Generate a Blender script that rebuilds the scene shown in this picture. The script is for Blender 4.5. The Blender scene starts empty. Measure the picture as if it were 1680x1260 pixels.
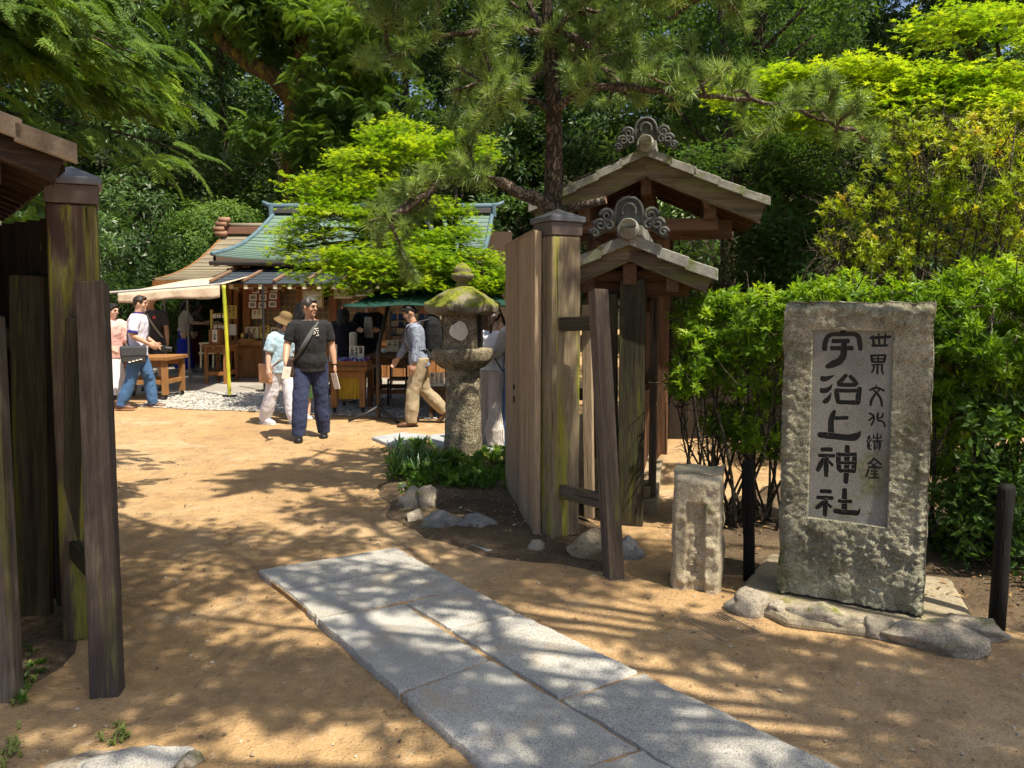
import bpy, bmesh, math, random
import numpy as np
from mathutils import Vector, Matrix, Euler, Quaternion, noise
R = math.radians
random.seed(7)
SC = bpy.context.scene
COL = SC.collection

# ------------------------------------------------------------------ camera
FPX, PPX, PPY, PITCH, CAMZ = 1230.0, 840.0, 584.0, R(3.9), 1.65
cd = bpy.data.cameras.new('camera'); cam = bpy.data.objects.new('camera', cd); COL.objects.link(cam)
cam.location = (0, 0, CAMZ); cam.rotation_euler = (R(90) - PITCH, 0, 0)
cd.sensor_width = 36; cd.lens = 36 * FPX / 1680; cd.shift_y = -(630 - PPY) / 1680
cd.clip_start = 0.05; cd.clip_end = 600
SC.camera = cam
# ------------------------------------------------------------------ light
SUN_H = Vector((0.73, -0.68, 0)).normalized(); SUN_EL = R(63)
SUN = SUN_H * math.cos(SUN_EL) + Vector((0, 0, math.sin(SUN_EL)))
w = bpy.data.worlds.new('World'); SC.world = w; w.use_nodes = True
wn = w.node_tree; bg = wn.nodes['Background']
sky = wn.nodes.new('ShaderNodeTexSky'); sky.sky_type = 'NISHITA'; sky.sun_disc = False
sky.sun_elevation = SUN_EL; sky.sun_rotation = math.atan2(SUN_H.x, SUN_H.y)
wn.links.new(sky.outputs[0], bg.inputs[0]); bg.inputs[1].default_value = 0.11; sky.air_density = .75; sky.dust_density = 2.5; sky.ozone_density = .4
sl = bpy.data.lights.new('sun', 'SUN'); sl.energy = 5.0; sl.angle = R(0.53); sl.color = (1, 0.91, 0.74)
so = bpy.data.objects.new('sun', sl); COL.objects.link(so)
so.rotation_euler = SUN.to_track_quat('Z', 'Y').to_euler(); so.location = SUN * 30
vs = SC.view_settings; vs.view_transform = 'Standard'; vs.look = 'None'; vs.gamma = 1; vs.exposure = 0.78
SC.render.engine = 'CYCLES'
cy = SC.cycles
cy.max_bounces = 4; cy.diffuse_bounces = 2; cy.glossy_bounces = 1; cy.transmission_bounces = 2; cy.adaptive_threshold = .03
cy.transparent_max_bounces = 4; cy.use_denoising = True; cy.caustics_reflective = False; cy.caustics_refractive = False
cy.sample_clamp_indirect = 6

# ------------------------------------------------------------------ pixel to place
_fw = Vector((0, math.cos(PITCH), -math.sin(PITCH))); _up = Vector((0, math.sin(PITCH), math.cos(PITCH)))
CP = Vector((0, 0, CAMZ))
def ray(px, py):
    return Vector((1, 0, 0)) * ((px - PPX) / FPX) + _up * ((PPY - py) / FPX) + _fw
def at(px, py, Y):
    r = ray(px, py); return CP + r * (Y / r.y)
def sstep(a, b, x):
    t = min(1, max(0, (x - a) / (b - a))); return t * t * (3 - 2 * t)
def gz(x, y):
    h = 0.02 * max(0, y - 9)
    h += 0.012 * noise.noise(Vector((x * .7, y * .7, 0))) + .006 * noise.noise(Vector((x * 2.3, y * 2.3, 4)))
    if y > 22: h += .05 * (y - 22)
    return h
def G(px, py, dz=0.0):
    r = ray(px, py); t = 1.0
    for i in range(40):
        z = gz(CP.x + r.x * t, CP.y + r.y * t) + dz
        if r.z >= -1e-4: break
        t = .5 * t + .5 * (z - CP.z) / r.z
    return CP + r * t
def onplane(px, py, p0, n):
    r = ray(px, py); return CP + r * ((p0 - CP).dot(n) / r.dot(n))
def zat(py, Y, px=840): return at(px, py, Y).z

# ------------------------------------------------------------------ objects
def wm(o):
    return (wm(o.parent) if o.parent else Matrix()) @ o.matrix_basis
def tag(o, label=None, cat=None, group=None, kind=None):
    if label: o['label'] = label
    if cat: o['category'] = cat
    if group: o['group'] = group
    if kind: o['kind'] = kind
    return o
def thing(name, label, cat, loc=(0, 0, 0), rz=0, group=None):
    o = bpy.data.objects.new(name, None); COL.objects.link(o); o.empty_display_size = .2
    o.matrix_basis = Matrix.Translation(Vector(loc)) @ Matrix.Rotation(rz, 4, 'Z')
    return tag(o, label, cat, group)
class MB:
    def __init__(s): s.v = []; s.f = []
    def add(s, vs, fs):
        b = len(s.v); s.v += [Vector(a) for a in vs]; s.f += [tuple(i + b for i in f) for f in fs]; return s
    def box(s, c, size, M=None):
        x, y, z = [a / 2 for a in size]; c = Vector(c)
        vs = [Vector((i * x, j * y, k * z)) + c for k in (-1, 1) for j in (-1, 1) for i in (-1, 1)]
        if M is not None: vs = [M @ a for a in vs]
        return s.add(vs, [(0, 2, 3, 1), (4, 5, 7, 6), (0, 1, 5, 4), (2, 6, 7, 3), (0, 4, 6, 2), (1, 3, 7, 5)])
    def prism(s, poly, ex):
        n = len(poly); ex = Vector(ex); p = [Vector(a) for a in poly]
        return s.add(p + [a + ex for a in p], [tuple(range(n))[::-1], tuple(range(n, 2 * n))] + [(i, (i + 1) % n, n + (i + 1) % n, n + i) for i in range(n)])
    def tube(s, pts, rad, n=8, side=None, cap=True, power=2.0):
        pts = [Vector(p) for p in pts]; m = len(pts)
        if not isinstance(rad, (list, tuple)): rad = [rad] * m
        b = len(s.v); prev = Vector(side) if side is not None else None
        for i, p in enumerate(pts):
            t = (pts[min(i + 1, m - 1)] - pts[max(i - 1, 0)])
            if t.length < 1e-9: t = Vector((0, 0, 1))
            t.normalize()
            if prev is None:
                prev = t.orthogonal()
            u = prev - t * prev.dot(t)
            if u.length < 1e-5: u = t.orthogonal()
            u.normalize(); v = t.cross(u)
            if side is None: prev = u
            r = rad[i]; rx, ry = r if isinstance(r, (tuple, list)) else (r, r)
            for k in range(n):
                a = 2 * math.pi * k / n; ca, sa = math.cos(a), math.sin(a)
                if power != 2.0:
                    ca = math.copysign(abs(ca) ** (2 / power), ca); sa = math.copysign(abs(sa) ** (2 / power), sa)
                s.v.append(p + u * (ca * rx) + v * (sa * ry))
        for i in range(m - 1):
            for k in range(n):
                a = b + i * n + k; c = b + i * n + (k + 1) % n
                s.f.append((a, c, c + n, a + n))
        if cap:
            s.f.append(tuple(b + k for k in range(n))[::-1]); s.f.append(tuple(b + (m - 1) * n + k for k in range(n)))
        return s
    def ell(s, c, r, M=None, nu=12, nv=8):
        c = Vector(c); b = len(s.v); vs = []
        for j in range(1, nv):
            th = math.pi * j / nv
            for i in range(nu):
                ph = 2 * math.pi * i / nu
                vs.append(Vector((math.sin(th) * math.cos(ph) * r[0], math.sin(th) * math.sin(ph) * r[1], math.cos(th) * r[2])))
        vs.append(Vector((0, 0, r[2]))); vs.append(Vector((0, 0, -r[2])))
        vs = [(M @ a if M is not None else a) + c for a in vs]
        fs = []
        for j in range(nv - 2):
            for i in range(nu):
                fs.append((j * nu + i, (j + 1) * nu + i, (j + 1) * nu + (i + 1) % nu, j * nu + (i + 1) % nu))
        T = (nv - 1) * nu
        for i in range(nu):
            fs.append((T, i, (i + 1) % nu)); fs.append((T + 1, (nv - 2) * nu + (i + 1) % nu, (nv - 2) * nu + i))
        return s.add(vs, fs)
    def lathe(s, prof, n=24, c=(0, 0, 0), sides=None, rot=0):
        c = Vector(c); b = len(s.v)
        for r, z in prof:
            for k in range(n):
                a = 2 * math.pi * k / n + rot; rr = r
                if sides:
                    w_ = math.pi / sides; rr = r * math.cos(w_) / math.cos(((a - rot) % (2 * w_)) - w_)
                s.v.append(c + Vector((math.cos(a) * rr, math.sin(a) * rr, z)))
        for i in range(len(prof) - 1):
            for k in range(n):
                a = b + i * n + k; d = b + i * n + (k + 1) % n
                s.f.append((a, d, d + n, a + n))
        s.f.append(tuple(b + k for k in range(n))[::-1]); s.f.append(tuple(b + (len(prof) - 1) * n + k for k in range(n)))
        return s
    def grid(s, P, nu, nv):
        b = len(s.v)
        for j in range(nv):
            for i in range(nu): s.v.append(Vector(P(i / (nu - 1), j / (nv - 1))))
        for j in range(nv - 1):
            for i in range(nu - 1):
                a = b + j * nu + i; s.f.append((a, a + 1, a + nu + 1, a + nu))
        return s
    def mesh(s, name, vs=None):
        me = bpy.data.meshes.new(name); me.from_pydata([tuple(v) for v in (vs or s.v)], [], s.f); me.update(); return me
    def build(s, name, mat, parent=None, origin=None, smooth=False, bev=0, seg=2, local=False, kind=None, sharp=None):
        if parent is not None:
            vs = s.v
            if not local:
                Mi = wm(parent).inverted(); vs = [Mi @ v for v in s.v]
            o = bpy.data.objects.new(name, s.mesh(name, vs)); COL.objects.link(o); o.parent = parent
        else:
            if origin is None:
                xs = [v.x for v in s.v]; ys = [v.y for v in s.v]; zs = [v.z for v in s.v]
                origin = Vector(((min(xs) + max(xs)) / 2, (min(ys) + max(ys)) / 2, min(zs)))
            origin = Vector(origin)
            o = bpy.data.objects.new(name, s.mesh(name, [v - origin for v in s.v])); COL.objects.link(o)
            o.matrix_basis = Matrix.Translation(origin)
        if mat: o.data.materials.append(mat)
        if smooth: o.data.shade_smooth()
        if bev:
            m = o.modifiers.new('bevel', 'BEVEL'); m.width = bev; m.segments = seg; m.limit_method = 'ANGLE'; m.angle_limit = R(40)
        if kind: o['kind'] = kind
        return o
def beam(name, p0, p1, wx, wy, mat, parent=None, face=(0, -1, 0), bev=.006, taper=1.0, rough=.0, lab=None):
    """a timber from p0 to p1 (world), grain along its own z; wy side faces `face`"""
    p0 = Vector(p0); p1 = Vector(p1); z = (p1 - p0); L = z.length; z.normalize()
    y = -Vector(face); y = (y - z * y.dot(z)).normalized(); x = y.cross(z)
    M = Matrix((x, y, z)).transposed().to_4x4(); M.translation = p0
    m = MB(); n = max(2, int(L / .25) + 1)
    for i in range(n):
        t = i / (n - 1); k = 1 + (taper - 1) * t
        jx = random.uniform(-1, 1) * rough; jy = random.uniform(-1, 1) * rough
        for a, b in ((-1, -1), (1, -1), (1, 1), (-1, 1)):
            m.v.append(Vector((a * wx / 2 * k + jx, b * wy / 2 * k + jy, t * L)))
    for i in range(n - 1):
        for k in range(4):
            a = i * 4 + k; b = i * 4 + (k + 1) % 4; m.f.append((a, b, b + 4, a + 4))
    m.f.append((3, 2, 1, 0)); e = (n - 1) * 4; m.f.append((e, e + 1, e + 2, e + 3))
    o = bpy.data.objects.new(name, m.mesh(name)); COL.objects.link(o); o.data.materials.append(mat)
    if parent: o.parent = parent; o.matrix_basis = wm(parent).inverted() @ M
    else: o.matrix_basis = M
    if bev:
        md = o.modifiers.new('bevel', 'BEVEL'); md.width = bev; md.segments = 2; md.limit_method = 'ANGLE'; md.angle_limit = R(40)
    if lab: o['label'] = lab
    return o

# ------------------------------------------------------------------ materials
class NT:
    def __init__(s, name):
        s.m = bpy.data.materials.new(name); s.m.use_nodes = True; s.t = s.m.node_tree
        s.b = s.t.nodes['Principled BSDF']; s.out = s.t.nodes['Material Output']
    def n(s, ty, **kw):
        nd = s.t.nodes.new(ty)
        for k, v in kw.items(): setattr(nd, k, v)
        return nd
    def l(s, a, b): s.t.links.new(a, b)
    def coord(s, scale=(1, 1, 1), kind='Object'):
        tc = s.n('ShaderNodeTexCoord'); mp = s.n('ShaderNodeMapping'); s.l(tc.outputs[kind], mp.inputs[0]); mp.inputs['Scale'].default_value = scale
        oi = s.n('ShaderNodeObjectInfo'); mu = s.n('ShaderNodeMath', operation='MULTIPLY'); mu.inputs[1].default_value = 37.0
        s.l(oi.outputs['Random'], mu.inputs[0]); cx = s.n('ShaderNodeCombineXYZ')
        for i in range(3): s.l(mu.outputs[0], cx.inputs[i])
        s.l(cx.outputs[0], mp.inputs['Location']); return mp.outputs[0]
    def noise(s, vec, scale, detail=4, rough=.6, dist=0):
        nd = s.n('ShaderNodeTexNoise'); s.l(vec, nd.inputs['Vector']); nd.inputs['Scale'].default_value = scale
        nd.inputs['Detail'].default_value = detail; nd.inputs['Roughness'].default_value = rough; nd.inputs['Distortion'].default_value = dist
        return nd.outputs['Fac']
    def vor(s, vec, scale, feat='F1', out='Distance', rnd=1):
        nd = s.n('ShaderNodeTexVoronoi', feature=feat); s.l(vec, nd.inputs['Vector']); nd.inputs['Scale'].default_value = scale
        nd.inputs['Randomness'].default_value = rnd; return nd.outputs[out]
    def ramp(s, fac, stops):
        nd = s.n('ShaderNodeValToRGB'); s.l(fac, nd.inputs[0]); el = nd.color_ramp.elements
        while len(el) < len(stops): el.new(.5)
        for e, (p, c) in zip(el, stops):
            e.position = p; e.color = (*c, 1) if isinstance(c, (tuple, list)) else (c, c, c, 1)
        return nd.outputs[0]
    def mix(s, fac, a, b, blend='MIX'):
        nd = s.n('ShaderNodeMix', data_type='RGBA', blend_type=blend)
        for sock, v in ((nd.inputs[0], fac), (nd.inputs[6], a), (nd.inputs[7], b)):
            if isinstance(v, (int, float)): sock.default_value = v
            elif isinstance(v, (tuple, list)): sock.default_value = (*v, 1)
            else: s.l(v, sock)
        return nd.outputs[2]
    def math(s, op, a, b=0.0):
        nd = s.n('ShaderNodeMath', operation=op)
        for i, v in enumerate((a, b)):
            if isinstance(v, (int, float)): nd.inputs[i].default_value = v
            else: s.l(v, nd.inputs[i])
        return nd.outputs[0]
    def bump(s, h, strength=.4, dist=.01):
        nd = s.n('ShaderNodeBump'); nd.inputs['Strength'].default_value = strength; nd.inputs['Distance'].default_value = dist
        s.l(h, nd.inputs['Height']); s.l(nd.outputs[0], s.b.inputs['Normal']); return nd
    def fin(s, col, rough=.8, spec=.3, metal=0):
        if isinstance(col, (tuple, list)): s.b.inputs['Base Color'].default_value = (*col, 1)
        else: s.l(col, s.b.inputs['Base Color'])
        if isinstance(rough, (int, float)): s.b.inputs['Roughness'].default_value = rough
        else: s.l(rough, s.b.inputs['Roughness'])
        s.b.inputs['Specular IOR Level'].default_value = spec; s.b.inputs['Metallic'].default_value = metal
        return s.m
def plain(name, c, rough=.7, spec=.3, var=.15, bump=.15, metal=0, sc=30):
    t = NT(name); v = t.coord(); n1 = t.noise(v, sc * .2, 4); n2 = t.noise(v, sc * 4, 2)
    col = t.mix(n1, [x * (1 - var) for x in c], [min(1, x * (1 + var)) for x in c])
    if bump: t.bump(n2, bump, .003)
    return t.fin(col, rough, spec, metal)
def cloth(name, c, var=.12, stripes=None):
    t = NT(name); v = t.coord(); n1 = t.noise(v, 9, 3); n2 = t.noise(v, 220, 2); n3 = t.noise(t.coord((1, 1, .4)), 20, 4, .55, 1.2)
    col = t.mix(n1, [x * (1 - var) for x in c], [min(1, x * (1 + var)) for x in c])
    if stripes:
        wv = t.n('ShaderNodeTexWave', wave_type='BANDS', bands_direction=stripes[1]); t.l(v, wv.inputs['Vector']); wv.inputs['Scale'].default_value = stripes[2]
        col = t.mix(t.ramp(wv.outputs['Fac'], [(.6, 0), (.7, 1)]), col, stripes[0])
    t.bump(t.math('ADD', t.math('MULTIPLY', n3, 1.0), t.math('MULTIPLY', n2, .04)), .5, .03)
    t.b.inputs['Sheen Weight'].default_value = .03
    return t.fin(col, .85, .15)
def wood(name, dark, light, moss=None, mossc=(.16, .17, .03), fine=1.0, bump=.7, rough=.8, stain=None, axis='Z'):
    t = NT(name); AX = lambda a, b: tuple(b if c == axis else a for c in 'XYZ')
    v = t.coord(AX(9, .55)); v2 = t.coord(AX(1, .5))
    n1 = t.noise(v, 2.2, 6, .6, .4); n2 = t.noise(v, 14 * fine, 3, .6); n3 = t.noise(v2, 2.6, 4, .6)
    col = t.ramp(n1, [(.28, dark), (.72, light)])
    col = t.mix(t.ramp(n2, [(.35, .0), (.6, .55)]), t.mix(1, col, (.55, .5, .48), 'MULTIPLY'), col)
    if stain: col = t.mix(t.ramp(n3, [(.5, 0), (.68, .85)]), col, stain)
    if moss:
        mv = t.coord(AX(6, .5)); mn = t.noise(mv, 1.6, 7, .7, .5)
        col = t.mix(t.ramp(mn, [(.62 - moss * .25, 0), (.70 - moss * .2, .92)]), col, t.mix(n2, [x * .6 for x in mossc], [x * 1.5 for x in mossc]))
    ck = t.noise(t.coord(AX(14, .28)), 3.1, 3, .5); col = t.mix(t.ramp(ck, [(.30, .9), (.34, 0)]), col, [x * .25 for x in dark])
    oi = t.n('ShaderNodeObjectInfo'); col = t.mix(1, col, t.ramp(oi.outputs['Random'], [(0, (.78, .76, .75)), (1, (1.15, 1.12, 1.08))]), 'MULTIPLY')
    t.bump(t.math('ADD', t.math('ADD', n2, t.math('MULTIPLY', n1, .8)), t.ramp(ck, [(.29, 0), (.35, 1.2)])) if moss else t.math('ADD', n2, t.math('MULTIPLY', n1, .8)), bump, .008)
    return t.fin(col, rough, .2)
def stone(name, stops, scale=3, grain=120, bump=.5, dist=.01, moss=None, mossc=(.13, .14, .02), up=True, rough=.88, speck=.25, mid=18):
    t = NT(name); v = t.coord(); n1 = t.noise(v, scale, 6, .62); n2 = t.noise(v, grain, 3, .7); n4 = t.noise(v, mid, 5, .65)
    col = t.ramp(n1, stops)
    col = t.mix(t.ramp(n2, [(.36, speck * 2), (.5, 0)]), col, (.05, .05, .045))
    col = t.mix(t.ramp(n2, [(.56, 0), (.68, speck)]), col, (.65, .64, .6))
    if moss:
        mn = t.noise(v, 4.5, 6, .7)
        f = t.ramp(mn, [(.62 - moss * .3, 0), (.72 - moss * .28, 1)])
        if up:
            ge = t.n('ShaderNodeNewGeometry'); sx = t.n('ShaderNodeSeparateXYZ'); t.l(ge.outputs['Normal'], sx.inputs[0])
            f = t.math('MULTIPLY', f, t.ramp(sx.outputs[2], [(.05, 0), (.4, 1)]))
        n5 = t.noise(v, 40, 4, .7)
        col = t.mix(f, col, t.ramp(n5, [(.3, [x * .45 for x in mossc]), (.7, [x * 1.7 for x in mossc])]))
    t.bump(t.math('ADD', t.math('MULTIPLY', n4, 1.0), t.math('MULTIPLY', n2, .25)), bump, dist)
    return t.fin(col, rough, .25)
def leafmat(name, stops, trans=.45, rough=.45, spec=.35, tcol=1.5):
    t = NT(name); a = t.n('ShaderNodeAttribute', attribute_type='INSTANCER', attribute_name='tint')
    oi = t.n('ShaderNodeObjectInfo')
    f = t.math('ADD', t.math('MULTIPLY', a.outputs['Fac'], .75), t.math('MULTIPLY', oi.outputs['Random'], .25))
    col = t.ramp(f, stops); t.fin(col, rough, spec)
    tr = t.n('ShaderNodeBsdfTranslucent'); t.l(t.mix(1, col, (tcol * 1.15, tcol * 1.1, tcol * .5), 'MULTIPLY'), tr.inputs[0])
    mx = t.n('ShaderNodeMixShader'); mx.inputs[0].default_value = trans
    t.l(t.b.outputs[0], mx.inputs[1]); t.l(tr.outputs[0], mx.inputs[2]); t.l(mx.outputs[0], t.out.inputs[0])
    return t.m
def bark(name, dark, light, sc=1.0, moss=None):
    t = NT(name); v0 = t.coord((1, 1, .42)); nn = t.n('ShaderNodeTexNoise'); t.l(v0, nn.inputs['Vector']); nn.inputs['Scale'].default_value = 16; nn.inputs['Detail'].default_value = 4
    va = t.n('ShaderNodeVectorMath', operation='MULTIPLY_ADD'); t.l(nn.outputs['Color'], va.inputs[0]); va.inputs[1].default_value = (.12, .12, .12); t.l(v0, va.inputs[2]); v = va.outputs[0]; vd = t.vor(v, 22 * sc, 'DISTANCE_TO_EDGE'); n = t.noise(v, 9 * sc, 6, .65, .4); n2 = t.noise(v, 60 * sc, 4)
    col = t.ramp(n, [(.3, dark), (.7, light)])
    col = t.mix(t.ramp(vd, [(.0, .85), (.22, 0)]), col, [x * .35 for x in dark]); col = t.mix(t.ramp(n2, [(.35, .6), (.55, 0)]), col, [x * .5 for x in dark])
    if moss: col = t.mix(t.ramp(t.noise(v, 3, 5), [(.5, 0), (.62, .9)]), col, moss)
    t.bump(t.math('ADD', t.ramp(vd, [(0, 0), (.2, 1)]), t.math('MULTIPLY', n2, .5)), .9, .02)
    return t.fin(col, .9, .15)

WOODG = wood('gate_timber', (.07, .05, .035), (.25, .19, .12), moss=.35, mossc=(.17, .17, .03))
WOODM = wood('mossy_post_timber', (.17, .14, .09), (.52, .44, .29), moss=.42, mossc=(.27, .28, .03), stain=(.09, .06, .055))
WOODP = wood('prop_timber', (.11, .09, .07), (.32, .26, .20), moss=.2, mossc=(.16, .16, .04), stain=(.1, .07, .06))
WOODGR = wood('dark_green_timber', (.03, .028, .02), (.11, .10, .06), moss=.3, mossc=(.1, .11, .02))
WOODD = wood('door_timber', (.36, .28, .185), (.58, .47, .33), moss=.1, bump=.4)
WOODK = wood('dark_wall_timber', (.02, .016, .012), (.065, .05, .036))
WOODR = wood('rafter_timber', (.09, .05, .028), (.24, .135, .075))
WOODS = wood('shop_timber', (.3, .13, .045), (.5, .25, .10), bump=.25, rough=.6)
WOODT = wood('table_timber', (.34, .17, .06), (.55, .31, .13), bump=.25, rough=.6)
WOODB = wood('bargeboard_timber', (.11, .09, .062), (.29, .245, .17), moss=.35, mossc=(.15, .16, .05), axis='X')
TILE = stone('roof_tile_clay', [(.3, (.14, .14, .125)), (.7, (.34, .33, .29))], 5, 90, .6, .008, moss=.35, mossc=(.13, .15, .05), up=False, rough=.75, speck=.15)
TILED = stone('dark_tile_clay', [(.3, (.032, .036, .036)), (.7, (.095, .10, .095))], 5, 90, .4, .004, moss=.2, mossc=(.10, .12, .06), up=False, rough=.6, speck=.1)
WOODM2 = wood('dark_shaded_mossy_post_timber', (.06, .052, .038), (.23, .20, .14), moss=.46, mossc=(.17, .175, .03), stain=(.05, .03, .03))  # left post: darker wood, with the shade there mixed into its colour
WOODP2 = wood('dark_shaded_prop_timber', (.05, .044, .036), (.19, .165, .135), moss=.2, mossc=(.09, .09, .03), stain=(.04, .03, .03))  # left props: dark wood, darkened further for the shade they stand in
COPPER = plain('cap_metal', (.12, .12, .13), .45, .5, .25, .1, .6)
CAPB = plain('cap_band', (.085, .062, .052), .5, .4, .25, .1)
GRAN = stone('path_granite', [(.25, (.33, .315, .285)), (.5, (.45, .435, .40)), (.75, (.60, .58, .54))], 2.0, 210, .8, .010, rough=.85, speck=.42, mid=40)
STELE = stone('stele_stone', [(.25, (.13, .12, .08)), (.5, (.28, .265, .185)), (.75, (.50, .475, .36))], 6, 110, 1.0, .03, moss=.2, mossc=(.13, .13, .06), up=False, speck=.3, mid=22)
PLAQ = stone('plaque_granite', [(.3, (.15, .145, .13)), (.7, (.25, .245, .225))], 3, 260, .2, .002, moss=.3, mossc=(.13, .13, .07), up=False, rough=.6, speck=.35)
INK = plain('carved_black_paint', (.012, .012, .011), .6, .3, .1, .1)
LANT = stone('lantern_stone', [(.28, (.10, .08, .05)), (.5, (.27, .225, .14)), (.72, (.52, .45, .32))], 9, 70, 1.0, .025, moss=.15, speck=.5, mid=34)
LANTM = stone('lantern_mossy_stone', [(.25, (.14, .12, .08)), (.75, (.33, .29, .2))], 4, 110, 1.0, .03, moss=.72, mossc=(.17, .19, .02), speck=.3)
ROCK = stone('rock', [(.25, (.20, .17, .13)), (.75, (.42, .36, .28))], 4, 80, .8, .012, moss=.25, speck=.25)
ROCKG = stone('grey_rock', [(.25, (.12, .12, .12)), (.75, (.30, .30, .29))], 4, 80, .8, .012, moss=.15, speck=.25)
FLAG = stone('flagstone', [(.25, (.25, .27, .29)), (.75, (.42, .44, .46))], 3, 100, .4, .006, speck=.2)
IRON = plain('black_iron', (.02, .02, .022), .5, .4, .2, .1)
PAPER = plain('paper', (.85, .81, .71), .8, .2, .08, .1)
# ------------------------------------------------------------------ ground
def sand_mat():
    t = NT('sandy_earth'); v = t.coord()
    a = t.noise(v, .55, 5, .6); b = t.noise(v, 5, 6, .65); c = t.noise(v, 90, 3, .7); d = t.noise(v, 1.7, 4, .6, 1.0)
    col = t.ramp(a, [(.3, (.40, .25, .115)), (.5, (.485, .315, .155)), (.7, (.52, .37, .215))])
    col = t.mix(t.ramp(b, [(.3, .75), (.55, 0)]), col, (.27, .175, .10)); b2 = t.noise(v, 17, 5, .7); fp = t.ramp(t.vor(t.coord((1, .7, 1)), 3.2), [(.12, 0), (.3, 1)]); col = t.mix(t.ramp(b2, [(.58, 0), (.7, .5)]), col, (.66, .52, .35)); col = t.mix(t.ramp(b2, [(.3, .5), (.42, 0)]), col, (.24, .16, .09))
    col = t.mix(t.ramp(d, [(.58, 0), (.72, .5)]), col, (.62, .48, .31))
    col = t.mix(t.ramp(c, [(.34, .6), (.44, 0)]), col, (.17, .12, .075))
    col = t.mix(t.ramp(c, [(.62, 0), (.72, .5)]), col, (.72, .62, .47))
    sv = t.coord((6, .8, 1)); s2 = t.noise(sv, 3, 4, .6)
    col = t.mix(t.ramp(s2, [(.6, 0), (.7, .22)]), col, (.22, .15, .09))
    t.bump(t.math('ADD', t.math('ADD', t.math('ADD', t.math('MULTIPLY', b, 1.5), t.math('MULTIPLY', fp, .35)), t.math('MULTIPLY', b2, .9)), t.math('MULTIPLY', c, .45)), .9, .03)
    return t.fin(col, .92, .15)
SAND = sand_mat()
def soil_mat():
    t = NT('garden_soil_earth'); v = t.coord(); a = t.noise(v, 2.2, 5, .6); b = t.noise(v, 26, 5, .7); c = t.noise(v, 110, 3)
    col = t.ramp(a, [(.3, (.085, .06, .04)), (.7, (.20, .145, .09))])
    col = t.mix(t.ramp(b, [(.3, .7), (.5, 0)]), col, (.03, .022, .016))
    col = t.mix(t.ramp(c, [(.62, 0), (.7, .6)]), col, (.35, .28, .2))
    t.bump(t.math('ADD', b, t.math('MULTIPLY', c, .4)), .9, .03)
    return t.fin(col, .95, .1)
SOIL = soil_mat()
m = MB(); NX, NY = 150, 210
def gx(u): s = (u - .5) * 2; return math.copysign(abs(s) * 7 + max(0, abs(s) - .7) ** 2 * 900, s)
def gy(v): return -12 + 12 * min(1, v / .06) if v < .06 else (v - .06) / .7 * 14 if v < .76 else 14 + ((v - .76) / .24) ** 2 * 110
m.grid(lambda u, v: (gx(u), gy(v), gz(gx(u), gy(v))), NX, NY)
tag(m.build('ground', SAND, origin=(0, 0, 0), smooth=True), kind='structure')

def sheet(name, px, mat, dz, n=(30, 14), mound=0, edge=.0, kind='structure', world=None, seed=0):
    """a sheet following the ground, its outline given as a closed ring of points"""
    P = [Vector((p[0], p[1], 0)) for p in (world or [G(*q) for q in px])]
    c = sum(P, Vector()) / len(P); nr = n[1]; ring = []
    N = n[0] * 4; per = [0]
    for i in range(len(P)): per.append(per[-1] + (P[(i + 1) % len(P)] - P[i]).length)
    for k in range(N):
        s = per[-1] * k / N; i = max(j for j in range(len(P)) if per[j] <= s + 1e-9)
        q = P[i].lerp(P[(i + 1) % len(P)], (s - per[i]) / (per[i + 1] - per[i]))
        dirv = (q - c).normalized(); q = q + dirv * edge * (noise.noise(Vector((q.x * 2.2, q.y * 2.2, seed))) + .5 * noise.noise(Vector((q.x * 6, q.y * 6, seed))))
        ring.append(q)
    m = MB()
    for r in range(nr + 1):
        t = 1 - r / (nr + 1)
        for q in ring:
            p = c.lerp(q, t); f = 1 - t ** 4
            z = gz(p.x, p.y) + dz * (1 if t < .999 else -.3) + mound * f * (.8 + .5 * noise.noise(Vector((p.x * 3, p.y * 3, 2)))) + (mound * .25 * noise.noise(Vector((p.x * 9, p.y * 9, 7))) if t < .99 else 0)
            m.v.append(Vector((p.x, p.y, z)))
    for r in range(nr):
        for k in range(N):
            a = r * N + k; b = r * N + (k + 1) % N; m.f.append((a, b, b + N, a + N))
    m.v.append(Vector((c.x, c.y, gz(c.x, c.y) + dz + mound))); e = len(m.v) - 1
    for k in range(N): m.f.append((nr * N + k, nr * N + (k + 1) % N, e))
    return tag(m.build(name, mat, origin=(0, 0, 0), smooth=True), kind=kind)
HILL = NT('backdrop_floor'); _v = HILL.coord(); HILL.fin(HILL.ramp(HILL.noise(_v, 3, 5), [(.3, (.012, .012, .008)), (.7, (.05, .045, .025))]), .95, .1)
m = MB(); m.grid(lambda u, v: ((u - .5) * 130, 25 + 55 * v, gz((u - .5) * 130, 25 + 55 * v) - .2 + 13 * sstep(0, 1, v * 1.6) + .5 * noise.noise(Vector((u * 30, v * 12, 0)))), 60, 30)
tag(m.build('hill_backdrop', HILL.m, origin=(0, 0, 0), smooth=True), kind='structure')  # invented dark rise, added as a backdrop to block low sky between trees
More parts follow.
